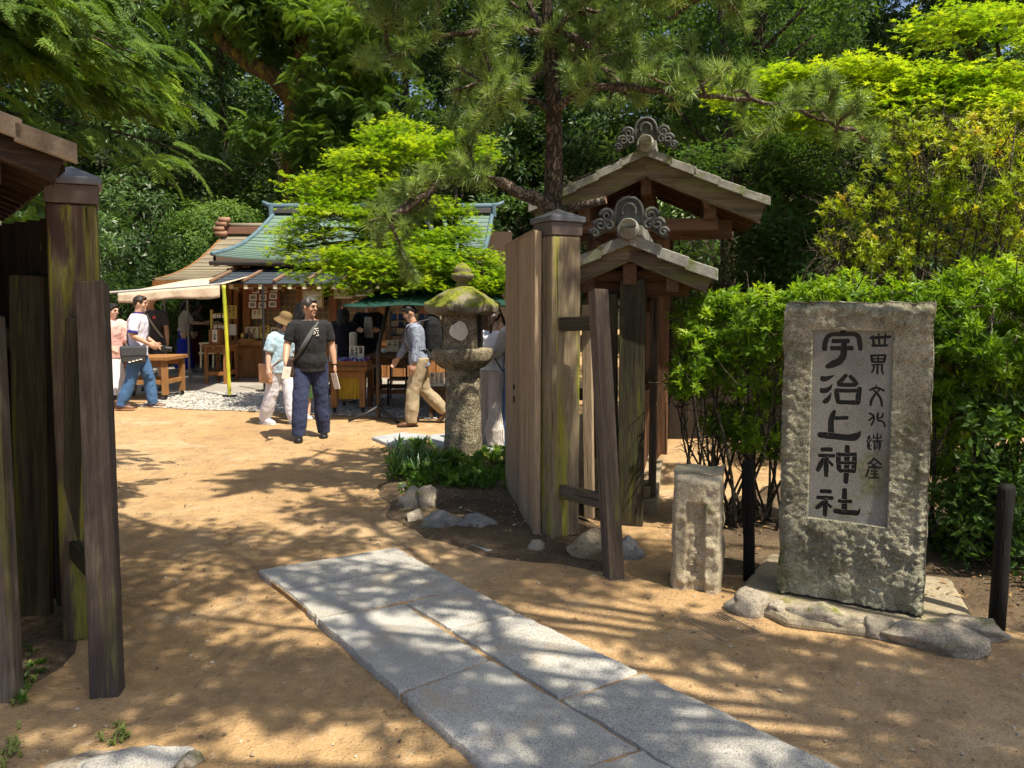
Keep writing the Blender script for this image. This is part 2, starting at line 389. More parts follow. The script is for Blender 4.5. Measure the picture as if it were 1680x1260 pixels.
# planted bed round the lantern, earth under the hedges
sheet('garden_soil', [(618, 800), (640, 850), (700, 880), (800, 915), (900, 925), (1000, 940), (1010, 890), (930, 800), (850, 745), (720, 748), (650, 765)], SOIL, .01, (36, 10), .05, .10)
sheet('garden_soil', None, SOIL, .012, (40, 10), .05, .12, world=[(.95, 4.75), (1.35, 4.45), (1.75, 4.35), (2.3, 3.9), (3.1, 3.0), (5.5, 2.6), (9, 8), (5, 9), (3.4, 8.2), (2.2, 6.6), (1.4, 5.9)], seed=5)
sheet('garden_soil', None, SOIL, .01, (30, 8), .04, .1, world=[(-2.25, 2.9), (-2.0, 3.25), (-2.1, 3.7), (-2.5, 4.6), (-4.5, 7), (-7, 5), (-5, 2.2), (-3, 2.2)], seed=9)
CONC = stone('worn_concrete', [(.3, (.22, .20, .17)), (.7, (.36, .33, .29))], 1.2, 120, .25, .004, speck=.12)
sheet('shop_paving', [(178, 648), (400, 650), (735, 662), (840, 668), (840, 600), (600, 588), (300, 588), (178, 600)], CONC, .012, (30, 8), 0, 0)
sheet('path', [(1060, 795), (1130, 800), (1210, 745), (1240, 700), (1160, 690), (1085, 720)], SAND, .075, (14, 6), .0, .03)
# pebble mosaic strip along the front of the shop paving
PEB = NT('pebble'); _o = PEB.n('ShaderNodeNewGeometry'); PEB.fin(PEB.ramp(_o.outputs['Random Per Island'], [(0, (.12, .12, .12)), (.4, (.28, .27, .25)), (1, (.56, .54, .49))]), .6, .4); PEB = PEB.m
def pebbles(name, quad, n, size, parent=None, seed=1, kind='stuff', hill=0):
    rnd = random.Random(seed); m = MB(); A, B, C, D = [G(*q) for q in quad]
    for i in range(n):
        u, v = rnd.random(), rnd.random(); p = A.lerp(B, u).lerp(D.lerp(C, u), v); s = size * rnd.uniform(.6, 1.25); a = rnd.random() * 6.28
        z = gz(p.x, p.y) + .016; ca, sa = math.cos(a), math.sin(a)
        b = len(m.v)
        for k in range(6):
            th = k * math.pi / 3; x = math.cos(th) * s * 1.3; y = math.sin(th) * s * .8
            m.v.append(Vector((p.x + x * ca - y * sa, p.y + x * sa + y * ca, z)))
        for k in range(6):
            th = k * math.pi / 3; x = math.cos(th) * s * .8; y = math.sin(th) * s * .5
            m.v.append(Vector((p.x + x * ca - y * sa, p.y + x * sa + y * ca, z + s * .5)))
        for k in range(6): m.f.append((b + k, b + (k + 1) % 6, b + 6 + (k + 1) % 6, b + 6 + k))
        m.f.append(tuple(b + 6 + k for k in range(6)))
    return m.build(name, PEB, parent, origin=None if parent else (0, 0, 0), smooth=True, kind=kind)
pm = pebbles('pebble_paving', [(225, 668), (740, 690), (740, 658), (300, 642)], 12000, .017, seed=3)
tag(pm, 'strip of grey and white pebbles set in mortar before the shop paving', 'pebbles')
# loose grit and fallen leaves
def litter(name, ring, n, smin, smax, mat, seed, label, cat, flat=False):
    rnd = random.Random(seed); m = MB(); k = 0
    xs = [p[0] for p in ring]; ys = [p[1] for p in ring]
    def inside(x, y):
        c = False; j = len(ring) - 1
        for i in range(len(ring)):
            if (ring[i][1] > y) != (ring[j][1] > y) and x < (ring[j][0] - ring[i][0]) * (y - ring[i][1]) / (ring[j][1] - ring[i][1]) + ring[i][0]: c = not c
            j = i
        return c
    while k < n:
        x, y = rnd.uniform(min(xs), max(xs)), rnd.uniform(min(ys), max(ys))
        if not inside(x, y) or rnd.random() > .5 + noise.noise(Vector((x * 1.3, y * 1.3, seed))): continue
        k += 1; s = rnd.uniform(smin, smax) * rnd.random() ** 1.5 + smin * .3; a = rnd.random() * 6.28; z = gz(x, y) + (.004 if not flat else .065 if flat is True else .006)
        M = Matrix.Translation((x, y, z)) @ Euler((rnd.uniform(-.5, .5), rnd.uniform(-.5, .5), a)).to_matrix().to_4x4()
        if flat: m.add([M @ Vector(q) for q in ((-s, 0, 0), (0, -s * .4, .2 * s), (s, 0, 0), (0, s * .4, .2 * s))], [(0, 1, 2, 3)])
        else: m.add([M @ Vector(q) for q in ((-s, 0, 0), (0, -s * .8, 0), (s * .9, 0, 0), (0, s * .9, 0), (.1 * s, 0, s * .6))], [(0, 1, 4), (1, 2, 4), (2, 3, 4), (3, 0, 4)])
    o = m.build(name, mat, origin=(0, 0, 0)); tag(o, label, cat, kind='stuff'); return o
GRIT = NT('grit'); _o = GRIT.n('ShaderNodeNewGeometry'); GRIT.fin(GRIT.ramp(_o.outputs['Random Per Island'], [(0, (.12, .085, .055)), (.5, (.32, .24, .16)), (1, (.55, .48, .38))]), .9, .2); GRIT = GRIT.m
DEAD = NT('dead_leaf'); _o = DEAD.n('ShaderNodeNewGeometry'); DEAD.fin(DEAD.ramp(_o.outputs['Random Per Island'], [(0, (.08, .04, .02)), (.5, (.22, .12, .05)), (1, (.4, .27, .12))]), .8, .2); DEAD = DEAD.m
litter('grit', [(-4, 2), (3.2, 2), (2.6, 3.8), (.6, 5.2), (-.5, 9), (-7, 11), (-3, 5)], 4200, .003, .016, GRIT, 2, 'small stones and grit scattered over the sandy ground', 'gravel')
litter('fallen_leaves', [(1, 5.2), (1.7, 4.45), (2.2, 4.0), (3, 3), (5, 3), (5, 7), (2.5, 6.2)], 1500, .012, .03, DEAD, 4, 'brown fallen leaves lying under the hedges', 'leaves', True)
litter('scattered_leaves', [(-4, 2), (3.2, 2), (2.4, 3.9), (.6, 5.0), (-1, 7), (-4, 7.5), (-3, 5)], 150, .008, .018, DEAD, 16, 'a few brown leaves blown across the open sandy ground', 'leaves', 2)
litter('bed_gravel', [(-1.4, 6.4), (-.7, 5.5), (.7, 4.75), (.5, 5.6), (-.1, 6.4)], 1100, .004, .022, GRIT, 26, 'loose gravel strewn over the dark soil of the lantern bed', 'gravel', True)
litter('fallen_leaves', [(-1.3, 6.6), (-.6, 5.4), (.7, 4.9), (.4, 6), (-.1, 7)], 350, .008, .022, DEAD, 6, 'brown fallen leaves lying on the lantern bed soil', 'leaves', True)

# ------------------------------------------------------------------ granite path
_nt = GRAN.node_tree; _b = _nt.nodes['Principled BSDF']; _src = _b.inputs['Base Color'].links[0].from_socket
_tc = _nt.nodes.new('ShaderNodeTexCoord'); _n1 = _nt.nodes.new('ShaderNodeTexNoise'); _n1.inputs['Scale'].default_value = 2.3; _n1.inputs['Detail'].default_value = 8; _n1.inputs['Roughness'].default_value = .72
_nt.links.new(_tc.outputs['Object'], _n1.inputs['Vector']); _rp = _nt.nodes.new('ShaderNodeValToRGB'); _nt.links.new(_n1.outputs['Fac'], _rp.inputs[0]); _rp.color_ramp.elements[0].position = .55; _rp.color_ramp.elements[1].position = .72; _rp.color_ramp.elements[1].color = (.75, .75, .75, 1)
_mx = _nt.nodes.new('ShaderNodeMix'); _mx.data_type = 'RGBA'; _nt.links.new(_rp.outputs[0], _mx.inputs[0]); _nt.links.new(_src, _mx.inputs[6]); _mx.inputs[7].default_value = (.47, .35, .21, 1); _nt.links.new(_mx.outputs[2], _b.inputs['Base Color'])
def slab(parent, pts, seed, h=.04, gap=.007):
    P = [G(*p) if not isinstance(p, Vector) else p for p in pts]; c = sum(P, Vector()) / 4
    rnd = random.Random(seed); m = MB(); n = 26
    P = [p + (c - p).normalized() * gap * 1.6 for p in P]
    def E(i, t):
        a, b = P[i], P[(i + 1) % 4]; p = a.lerp(b, t); nrm = (c - (a + b) / 2).normalized()
        return p + nrm * (.010 * noise.noise(Vector((p.x * 7, p.y * 7, seed))) + .007 * noise.noise(Vector((p.x * 24, p.y * 24, seed))) + .006 * noise.noise(Vector((p.x * 60, p.y * 60, seed))))
    ring = [E(i, k / n) for i in range(4) for k in range(n)]; N = len(ring); tl = (rnd.uniform(-.004, .004), rnd.uniform(-.004, .004))
    zt = lambda p: h + tl[0] * (p.x - c.x) + tl[1] * (p.y - c.y)
    for f, dz in ((1, -.06), (1, -.012), (.985, 0)):
        for q in ring:
            p = c.lerp(q, f); m.v.append(Vector((p.x, p.y, zt(p) + dz + (0 if dz > -.05 else -zt(p)))))
    for r in range(2):
        for k in range(N):
            a, b = r * N + k, r * N + (k + 1) % N; m.f.append((a, b, b + N, a + N))
    m.f.append(tuple(2 * N + k for k in range(N)))
    return m.build('paving_slab', GRAN, parent, local=False)
path = tag(bpy.data.objects.new('path', None), kind='structure'); COL.objects.link(path)
Lx = [(421, 946), (467, 980), (519, 1027), (656, 1150)]; Rx = [(653, 906), (702, 936), (770, 973), (849, 1016), (1052, 1117)]
Cx = [(662, 1001), (739, 1047), (918, 1163)]
JP = [g_ for g_ in (G(430, 950), G(652, 912), G(850, 1020), G(1050, 1119), G(1330, 1262), G(790, 1262), G(656, 1146), G(524, 1025))]
m = MB(); m.prism([(p.x, p.y, -.01) for p in JP], (0, 0, .037)); m.build('joint_sand', SAND, path)
slab(path, [Lx[0], Rx[0], Rx[1], Lx[1]], 1); slab(path, [Lx[1], Rx[1], Rx[2], Lx[2]], 2)
g = lambda q: Vector((G(*q).x, G(*q).y, 0))
dirL = (g((656, 1150)) - g((519, 1027))).normalized(); dirR = (g((1052, 1117)) - g((849, 1016))).normalized(); dirC = (g((918, 1163)) - g((662, 1001))).normalized()
CL = (804, 1096)
slab(path, [Lx[2], Cx[0], CL, Lx[3]], 3); slab(path, [Cx[0], Rx[2], Rx[3], Cx[1]], 4); slab(path, [Cx[1], Rx[3], Rx[4], Cx[2]], 5)
a0, b0 = g(Lx[3]), g(CL); a1 = a0 + dirL * .78; b1 = g((1052, 1245)); slab(path, [a0, b0, b1, a1], 6)
c0, d0 = g(Cx[2]), g(Rx[4]); c1 = c0 + dirC * 1.15; d1 = d0 + dirR * 1.15; slab(path, [c0, d0, d1, c1], 7)
slab(path, [a1, b1, b1 + dirC * 1.0, a1 + dirL * 1.0], 8); slab(path, [c1, d1, d1 + dirR, c1 + dirC], 9)
slab(path, [a1 + dirL, b1 + dirC, b1 + dirC * 1.9, a1 + dirL * 1.9], 10)

# ------------------------------------------------------------------ rocks
def rockmesh(size, seed, sub=4, rough=.22, flat=.0):
    bm = bmesh.new(); bmesh.ops.create_icosphere(bm, subdivisions=sub, radius=1)
    rnd = random.Random(seed); planes = [(Vector((rnd.uniform(-1, 1), rnd.uniform(-1, 1), rnd.uniform(-.6, 1))).normalized(), rnd.uniform(.62, .9)) for i in range(13)]
    for v in bm.verts:
        p = v.co.copy()
        for n_, d in planes:
            e = p.dot(n_) - d
            if e > 0: p -= n_ * e * .97
        p *= 1 + rough * noise.noise(p * 1.6 + Vector((seed, 0, 0))) + rough * .4 * noise.noise(p * 5 + Vector((0, seed, 0))) + rough * .25 * abs(noise.noise(p * 11 + Vector((0, seed, 0))))
        v.co = Vector((p.x * size[0], p.y * size[1], p.z * size[2]))
    return bm
def rock(name, loc, size, seed, mat, rz=0, label=None, parent=None, group=None, sink=.35):
    bm = rockmesh([s / 2 for s in size], seed); me = bpy.data.meshes.new(name); bm.to_mesh(me); bm.free(); me.shade_smooth()
    o = bpy.data.objects.new(name, me); COL.objects.link(o); me.materials.append(mat)
    M = Matrix.Translation(Vector(loc) + Vector((0, 0, size[2] * (.5 - sink)))) @ Matrix.Rotation(rz, 4, 'Z')
    if parent: o.parent = parent; o.matrix_basis = wm(parent).inverted() @ M
    else:
        o.matrix_basis = M; tag(o, label, 'rock', group)
    return o
RK = [((677, 836), (.28, .23, .27), 31, ROCK, .3, 'rounded tan rock at the left corner of the lantern bed'),
      ((704, 836), (.26, .25, .31), 52, ROCK, 1.0, 'angular pitted tan rock, right of the pair at the bed corner'),
      ((684, 856), (.19, .15, .14), 3, ROCK, .2, 'small pale cobble in front of the paired corner rocks'),
      ((668, 842), (.2, .15, .09), 11, ROCK, .9, 'low mossy brown stone under the rounded corner rock'),
      ((725, 866), (.36, .24, .19), 4, ROCKG, .1, 'flat dark grey rock in the middle of the bed edging'),
      ((792, 870), (.38, .22, .18), 5, ROCKG, -.2, 'craggy grey rock at the bed edge nearest the gate door'),
      ((665, 806), (.16, .13, .1), 6, ROCKG, 0, 'small grey cobble behind the corner rocks in the plants'),
      ((739, 874), (.09, .07, .05), 7, ROCKG, 0, 'pebble sized grey stone beside the bed edging'),
      ((880, 905), (.14, .12, .14), 8, ROCK, 0, 'small upright stone at the foot of the mossy gate post')]
for p, s, sd, mt, rz, lb in RK: rock('rock', G(*p), s, sd, mt, rz, lb, None, 'rocks edging the lantern bed')
rock('foundation_stone', G(968, 915), (.34, .32, .26), 63, stone('pale_footing', [(.3, (.22, .17, .10)), (.7, (.36, .29, .19))], 4, 80, .8, .014, moss=.25), .2, 'pale rounded footing stone between gate post and leaning prop')
rock('rock', G(1030, 912), (.24, .2, .2), 22, ROCKG, .7, 'rough grey stone at the foot of the dark green wall post')
rock('rock', G(988, 898), (.18, .15, .14), 24, ROCKG, .2, 'jagged dark stone behind the leaning prop')
rock('stepping_stone', G(215, 1262), (.42, .30, .09), 23, GRAN, .5, 'pale flat stone at the bottom left corner of the ground', sink=.4)
rock('rock', G(118, 1262), (.3, .2, .07), 25, ROCK, .5, 'low buried tan stone left of the pale flat corner stone', sink=.5)
rock('rock', G(312, 1252), (.1, .09, .06), 26, ROCK, .5, 'little rounded stone right of the pale flat corner stone')
# flagstones by the lantern
for i, (q, lb) in enumerate((([(610, 722), (660, 714), (700, 718), (690, 733), (640, 734)], 'blue grey flagstone at the left end before the lantern'), ([(700, 720), (735, 716), (800, 722), (790, 740), (715, 736)], 'blue grey flagstone behind the lantern column'), ([(800, 722), (870, 726), (880, 748), (795, 745)], 'pale flagstone under the feet of the ponytailed woman'))):
    P = [G(*a) for a in q]; m = MB(); m.prism([(p.x, p.y, p.z - .03) for p in P], (0, 0, .07 + .006 * i)); tag(m.build('flagstone', FLAG, bev=.012), lb, 'flagstone', 'flagstones by the lantern')

# ------------------------------------------------------------------ stele
SB_L = onplane(1275, 968, Vector((0, 0, .07)), Vector((0, 0, 1))); SB_R = onplane(1515, 1010, Vector((0, 0, .07)), Vector((0, 0, 1)))
sx = (SB_R - SB_L); SW = sx.length; sx.normalize(); sn = Vector((sx.y, -sx.x, 0))   # sn faces the viewer
stele = thing('stone_stele', 'tall rough stone monument with black carved characters on a dark sunken panel', 'monument', (SB_L + SB_R) / 2)
LEAN = .0
def SP(u, z, d=0):  # u along face, z up, d in front of the face
    return SB_L + sx * u + Vector((0, 0, z)) + sn * d
SH = onplane(1410, 496, SB_L, sn).z - .07
def suv(px, py):
    p = onplane(px, py, SB_L, sn) - SB_L; return p.dot(sx), p.z
pu0, pz1 = suv(1335, 538); _, _t = suv(1335, 538); pu1, _z = suv(1466, 546); pbu0, pz0 = suv(1323, 852); pbu1, _z2 = suv(1455, 863)
PU0, PU1 = (pu0 + pbu0) / 2, (pu1 + pbu1) / 2; PZ0, PZ1 = (pz0 + _z2) / 2, (pz1 + _z) / 2
DEPTH = .26
def steleP(u, v):
    z = v * SH; x = u * SW
    prof = .012 * noise.noise(Vector((z * 2.5, 3, u)))
    return x, z
m = MB(); NU, NV = 76, 170
inp = lambda x, z: PU0 < x < PU1 and PZ0 < z < PZ1
def rough_amt(x, z):
    e = min(x, SW - x, (SH - z)); bot = sstep(PZ0 + .02, PZ0 - .08, z)
    r = sstep(.085, .03, e) * .9 + sstep(PZ1 - .01, PZ1 + .04, z) * 1.0 + bot * .8
    r += .6 * sstep(.1, .4, noise.noise(Vector((x * 5, z * 5, 1))))
    return min(1.2, r)
def front(u, v):
    x = u * SW; z = v * SH
    # snap grid lines to the panel edges
    if inp(x, z): return SP(x, z, -.045)
    r = rough_amt(x, z); q = Vector((x * 9, z * 9, 5))
    d = .026 * r * (noise.noise(q) + .9 * abs(noise.noise(q * 2.3)) - .3 + .9 * abs(noise.noise(q * 5.1))) + .006 * noise.noise(q * 6)
    e = min(x, SW - x); d -= .02 * sstep(.03, 0, e) + .05 * sstep(.05, 0, SH - z)
    sh = .010 * noise.noise(Vector((z * 6, u * 2, 9))) * (1 if abs(u - .5) > .45 else 0)
    topz = z + (.014 * noise.noise(Vector((x * 9, 2, 2))) + .008 * noise.noise(Vector((x * 25, 2, 2)))) * sstep(SH - .12, SH, z)
    return SP(x + sh, topz, d)
# non uniform grid: put lines exactly on the panel edges
us = sorted(set(list(np.linspace(0, SW, NU)) + [PU0, PU0 + .004, PU1 - .004, PU1])); vsn = sorted(set(list(np.linspace(0, SH, NV)) + [PZ0, PZ0 + .004, PZ1 - .004, PZ1]))
nU, nV = len(us), len(vsn)
for z in vsn:
    for x in us: m.v.append(front(x / SW, z / SH))
for j in range(nV - 1):
    for i in range(nU - 1):
        a = j * nU + i; m.f.append((a, a + 1, a + nU + 1, a + nU))
# sides, top and back
def strip(edge):
    prev = edge; K = 9
    for k in range(1, K + 1):
        row = []
        for i in edge:
            p = m.v[i]; q = p - sn * (DEPTH * k / K); q = q + Vector((noise.noise(q * 7), noise.noise(q * 7 + Vector((9, 0, 0))), .8 * noise.noise(q * 8 + Vector((0, 9, 0))))) * .012
            m.v.append(q); row.append(len(m.v) - 1)
        for a in range(len(edge) - 1): m.f.append((prev[a], prev[a + 1], row[a + 1], row[a]))
        prev = row
    return prev
le = [j * nU for j in range(nV)][::-1]; re = [j * nU + nU - 1 for j in range(nV)]; te = [(nV - 1) * nU + i for i in range(nU)][::-1]
strip(le); strip(re); strip(te)
m.prism([SP(.03, 0, -.05), SP(SW - .03, 0, -.05), SP(SW - .03, SH - .06, -.05), SP(.03, SH - .06, -.05)], -sn * (DEPTH - .05))
m.build('body', STELE, stele, smooth=True)
m = MB(); m.prism([SP(PU0 - .002, PZ0 - .002, -.030), SP(PU1 + .002, PZ0 - .002, -.030), SP(PU1 + .002, PZ1 + .002, -.030), SP(PU0 - .002, PZ1 + .002, -.030)], sn * .012)
plq = m.build('panel', PLAQ, stele); PD = -.018
# characters: strokes traced as brush lines (points: x, y, width) in a 7x drawing of the panel
def C(ox, oy): return lambda x, y: (ox + x / 7.0, oy + y / 7.0)
A = C(1320, 520); B = C(1320, 690)
S_U = [[(442, 95, 62), (440, 165, 70)], [(228, 375, 62), (236, 290, 60), (262, 225, 52), (310, 200, 50), (440, 196, 50), (570, 194, 52), (620, 222, 56), (632, 290, 62), (642, 375, 50)],
       [(322, 276, 52), (420, 278, 50), (505, 276, 54)], [(305, 358, 50), (425, 360, 50), (550, 358, 54)], [(455, 285, 60), (450, 380, 72), (445, 450, 78), (400, 510, 80), (320, 545, 84), (250, 575, 44)]]
S_J = [[(195, 705, 62), (230, 715, 62), (290, 695, 40), (345, 668, 8)], [(190, 845, 62), (235, 850, 64), (290, 820, 46), (320, 770, 8)], [(220, 980, 46), (255, 960, 62), (285, 920, 40), (305, 870, 8)],
       [(480, 665, 40), (430, 720, 52), (385, 765, 52)], [(385, 772, 54), (470, 782, 48), (590, 780, 46)], [(520, 680, 44), (570, 730, 52), (600, 775, 46)],
       [(365, 840, 56), (370, 900, 60), (385, 985, 50)], [(365, 842, 50), (480, 850, 44), (620, 846, 44)], [(635, 815, 50), (618, 900, 64), (612, 985, 62)], [(395, 978, 50), (500, 982, 50), (615, 985, 54)]]
S_K = [[(345, 1080, 40), (320, 1130, 64), (300, 1200, 68), (300, 1300, 72), (305, 1345, 84)], [(350, 1162, 44), (420, 1162, 44), (490, 1158, 48)]]
S_K2 = [[(165, 165, 66), (250, 172, 78), (380, 186, 72), (500, 200, 76), (575, 192, 92), (620, 160, 60), (640, 120, 8)]]
S_S = [[(195, 335, 50), (250, 332, 52), (310, 335, 50)], [(165, 402, 44), (250, 404, 44), (340, 406, 44)], [(215, 440, 40), (180, 510, 62), (145, 575, 50)], [(250, 425, 56), (246, 540, 62), (246, 640, 48)], [(275, 465, 30), (320, 515, 40)],
       [(388, 380, 56), (388, 480, 58), (395, 570, 56), (425, 585, 44)], [(390, 390, 48), (500, 395, 40), (590, 385, 44)], [(575, 385, 50), (570, 480, 62), (560, 590, 56)], [(395, 485, 40), (480, 487, 36), (570, 487, 40)], [(400, 572, 48), (480, 578, 40), (560, 580, 50)], [(490, 295, 58), (486, 430, 66), (480, 600, 64), (472, 715, 56)]]
S_H = [[(185, 815, 50), (240, 812, 52), (300, 818, 48)], [(145, 885, 46), (230, 888, 50), (320, 892, 48)], [(215, 930, 40), (175, 975, 56), (135, 1010, 44)], [(240, 910, 58), (236, 1010, 60), (230, 1095, 46)], [(265, 960, 30), (300, 995, 40)],
       [(460, 790, 56), (455, 900, 66), (455, 1030, 66)], [(390, 925, 44), (455, 930, 42), (535, 930, 44)], [(345, 1040, 60), (440, 1055, 62), (540, 1060, 64), (600, 1065, 72), (628, 1040, 30), (634, 1000, 8)]]
T = 24
t_1 = [[(755, 240, 34), (860, 236, 34), (985, 228, 34)], [(785, 215, 22), (790, 270, 30), (795, 320, 28)], [(850, 190, 20), (855, 260, 26), (860, 320, 24)], [(930, 185, 20), (925, 250, 26), (920, 325, 26)], [(775, 328, 30), (860, 330, 28), (950, 326, 28)]]
t_2 = [[(765, 450, 30), (780, 515, 34)], [(760, 445, 26), (850, 440, 24), (930, 440, 26)], [(928, 440, 30), (912, 515, 34)], [(845, 445, 22), (845, 510, 22)], [(775, 480, 18), (915, 480, 18)], [(780, 515, 26), (915, 517, 26)], [(770, 555, 20), (840, 545, 20), (900, 550, 20)], [(800, 560, 22), (790, 610, 24), (770, 640, 20)], [(838, 555, 24), (836, 655, 28)], [(890, 555, 26), (886, 620, 26), (905, 655, 22)]]
t_3 = [[(820, 780, 16), (822, 820, 22)], [(745, 845, 22), (790, 815, 26), (850, 815, 26), (915, 850, 24)], [(865, 830, 20), (800, 900, 28), (765, 960, 32), (758, 1015, 30)], [(785, 835, 20), (845, 890, 28), (880, 950, 32), (888, 1025, 26)]]
t_4 = [[(745, 1105, 24), (790, 1130, 28), (800, 1180, 24), (765, 1245, 24)], [(790, 1150, 24), (735, 1190, 22)], [(845, 1100, 24), (835, 1150, 26), (840, 1185, 22)], [(840, 1190, 22), (890, 1195, 24), (915, 1225, 26), (922, 1262, 20)], [(900, 1105, 22), (895, 1150, 24), (845, 1165, 20)]]
t_5 = [[(745, 175, 16), (720, 205, 18)], [(755, 190, 16), (715, 240, 20), (725, 250, 18)], [(770, 215, 16), (735, 255, 18), (720, 300, 22), (740, 328, 22), (765, 330, 20)], [(745, 262, 14), (742, 320, 16)], [(745, 290, 12), (768, 290, 12)], [(790, 160, 16), (795, 200, 18)], [(835, 150, 18), (836, 235, 18)], [(880, 160, 16), (874, 200, 18)], [(785, 200, 14), (885, 200, 14)], [(775, 235, 16), (895, 235, 16)], [(800, 250, 18), (800, 315, 18)], [(868, 250, 18), (866, 315, 18)], [(800, 250, 14), (868, 250, 14)], [(800, 272, 12), (868, 272, 12)], [(800, 294, 12), (868, 294, 12)], [(800, 315, 14), (868, 315, 14)], [(815, 320, 14), (795, 340, 14)], [(850, 320, 14), (868, 345, 14)]]
t_6 = [[(800, 430, 22), (775, 465, 24), (725, 500, 22)], [(800, 435, 20), (845, 475, 24), (880, 505, 24)], [(760, 490, 16), (840, 540, 18)], [(830, 490, 16), (765, 530, 18)], [(735, 535, 22), (810, 540, 22), (882, 540, 22)], [(740, 530, 20), (725, 600, 24), (700, 650, 22)], [(775, 560, 16), (765, 590, 16)], [(765, 580, 16), (840, 580, 16)], [(803, 555, 20), (803, 655, 20)], [(760, 612, 16), (845, 612, 16)], [(735, 656, 20), (855, 658, 20)]]
_ci = [0]
CUT = MB()
def strokes(name, groups, mat, par, width=1.0, lab=None):
    m = MB()
    for fn, S in groups:
        for st in S:
            # smooth by resampling
            pts = []
            for i in range(len(st) - 1):
                for k in range(5):
                    t = k / 5; pts.append([st[i][j] * (1 - t) + st[i + 1][j] * t for j in range(3)])
            pts.append(list(st[-1]))
            for it in range(2):
                q = [p[:] for p in pts]
                for i in range(1, len(pts) - 1):
                    for j in range(3): q[i][j] = (pts[i - 1][j] + 2 * pts[i][j] + pts[i + 1][j]) / 4
                pts = q
            L_, R_ = [], []
            for i, p in enumerate(pts):
                a = pts[max(0, i - 1)]; b = pts[min(len(pts) - 1, i + 1)]; tx, ty = b[0] - a[0], b[1] - a[1]; l = math.hypot(tx, ty) or 1
                nx, ny = -ty / l, tx / l; hw = p[2] / 2 * width * 1.02
                L_.append((p[0] + nx * hw, p[1] + ny * hw)); R_.append((p[0] - nx * hw, p[1] - ny * hw))
            def cap(p, d, hw):
                return [(p[0] + d[0] * hw * .6 * math.cos(a) - d[1] * hw * math.sin(a), p[1] + d[1] * hw * .6 * math.cos(a) + d[0] * hw * math.sin(a)) for a in (R(55), R(20), R(-20), R(-55))]
            dx, dy = pts[-1][0] - pts[-2][0], pts[-1][1] - pts[-2][1]; l = math.hypot(dx, dy) or 1
            e1 = cap(pts[-1], (dx / l, dy / l), pts[-1][2] / 2)
            dx, dy = pts[0][0] - pts[1][0], pts[0][1] - pts[1][1]; l = math.hypot(dx, dy) or 1
            e0 = cap(pts[0], (dx / l, dy / l), pts[0][2] / 2)
            _ci[0] += 1; d = PD - .0064 + .00008 * (_ci[0] % 12)
            def W(q):
                p = onplane(*fn(*q), SB_L + sn * PD, sn); return p + sn * (d - PD)
            ring0 = [W(q) + sn * (PD + .004 - d) for q in L_ + e1 + R_[::-1] + e0]; CUT.prism(ring0, -sn * (.0108 + .00005 * (_ci[0] % 40)))
            b0 = len(m.v)
            for l_, r_ in zip(L_, R_): m.v.append(W(l_)); m.v.append(W(r_))
            for i in range(len(L_) - 1): m.f.append((b0 + 2 * i, b0 + 2 * i + 1, b0 + 2 * i + 3, b0 + 2 * i + 2))
            n_ = len(L_) - 1
            for ring in ([L_[n_]] + e1 + [R_[n_]], [R_[0]] + e0 + [L_[0]]):
                k0 = len(m.v); m.v += [W(q) for q in ring]; m.f.append(tuple(range(k0, k0 + len(ring))))
    return m.build(name, mat, par)
for grp in ([(A, S_U)], [(A, S_J)], [(A, S_K), (B, S_K2)], [(B, S_S)], [(B, S_H)], [(A, t_1)], [(A, t_2)], [(A, t_3)], [(A, t_4)], [(B, t_5)], [(B, t_6)]):
    strokes('character', grp, INK, plq)
# cut the strokes into the panel
_bm = bmesh.new(); _cm = CUT.mesh('cut', [wm(plq).inverted() @ v for v in CUT.v]); _bm.from_mesh(_cm); bmesh.ops.recalc_face_normals(_bm, faces=_bm.faces[:]); _bm.to_mesh(_cm); _bm.free()
_co = bpy.data.objects.new('cut', _cm); COL.objects.link(_co); _co.parent = plq
_bm = bmesh.new(); _bm.from_mesh(plq.data); bmesh.ops.recalc_face_normals(_bm, faces=_bm.faces[:]); _bm.to_mesh(plq.data); _bm.free()
_md = plq.modifiers.new('cut', 'BOOLEAN'); _md.operation = 'DIFFERENCE'; _md.solver = 'EXACT'; _md.use_self = True; _md.object = _co
_me = bpy.data.meshes.new_from_object(plq.evaluated_get(bpy.context.evaluated_depsgraph_get())); plq.modifiers.clear()
print('ENGRAVED', len(_me.polygons))
if len(_me.polygons) > 300: plq.data = _me
bpy.data.objects.remove(_co)
# kerb of field stones and mortar under the stele
base = thing('stele_base', 'low base of field stones set in mortar under the tall stele', 'stone base', SB_L)
MORT = stone('mortar', [(.3, (.22, .18, .12)), (.7, (.35, .295, .20))], 5, 100, .7, .01, speck=.2, moss=.2)
BP = [G(1203, 988), G(1290, 1030), G(1450, 1050), G(1588, 1078), G(1600, 1030), at(1560, 985, 4.3), at(1260, 945, 4.75)]
m = MB(); m.prism([(p.x, p.y, -.02) for p in BP], (0, 0, .075)); m.build('mortar_bed', MORT, base, bev=.03)
for i, (px, py, sz, rz) in enumerate(((1232, 1002, (.27, .2, .17), -.45), (1276, 1012, (.12, .14, .14), .2), (1350, 1024, (.50, .24, .18), -.48), (1440, 1040, (.19, .18, .15), -.3), (1525, 1058, (.48, .26, .18), -.42), (1590, 1040, (.3, .3, .13), .6))):
    p = G(px, py); rock('base_stone', p + sn * .0, sz, 40 + i, ROCK, rz, parent=base, sink=.3)

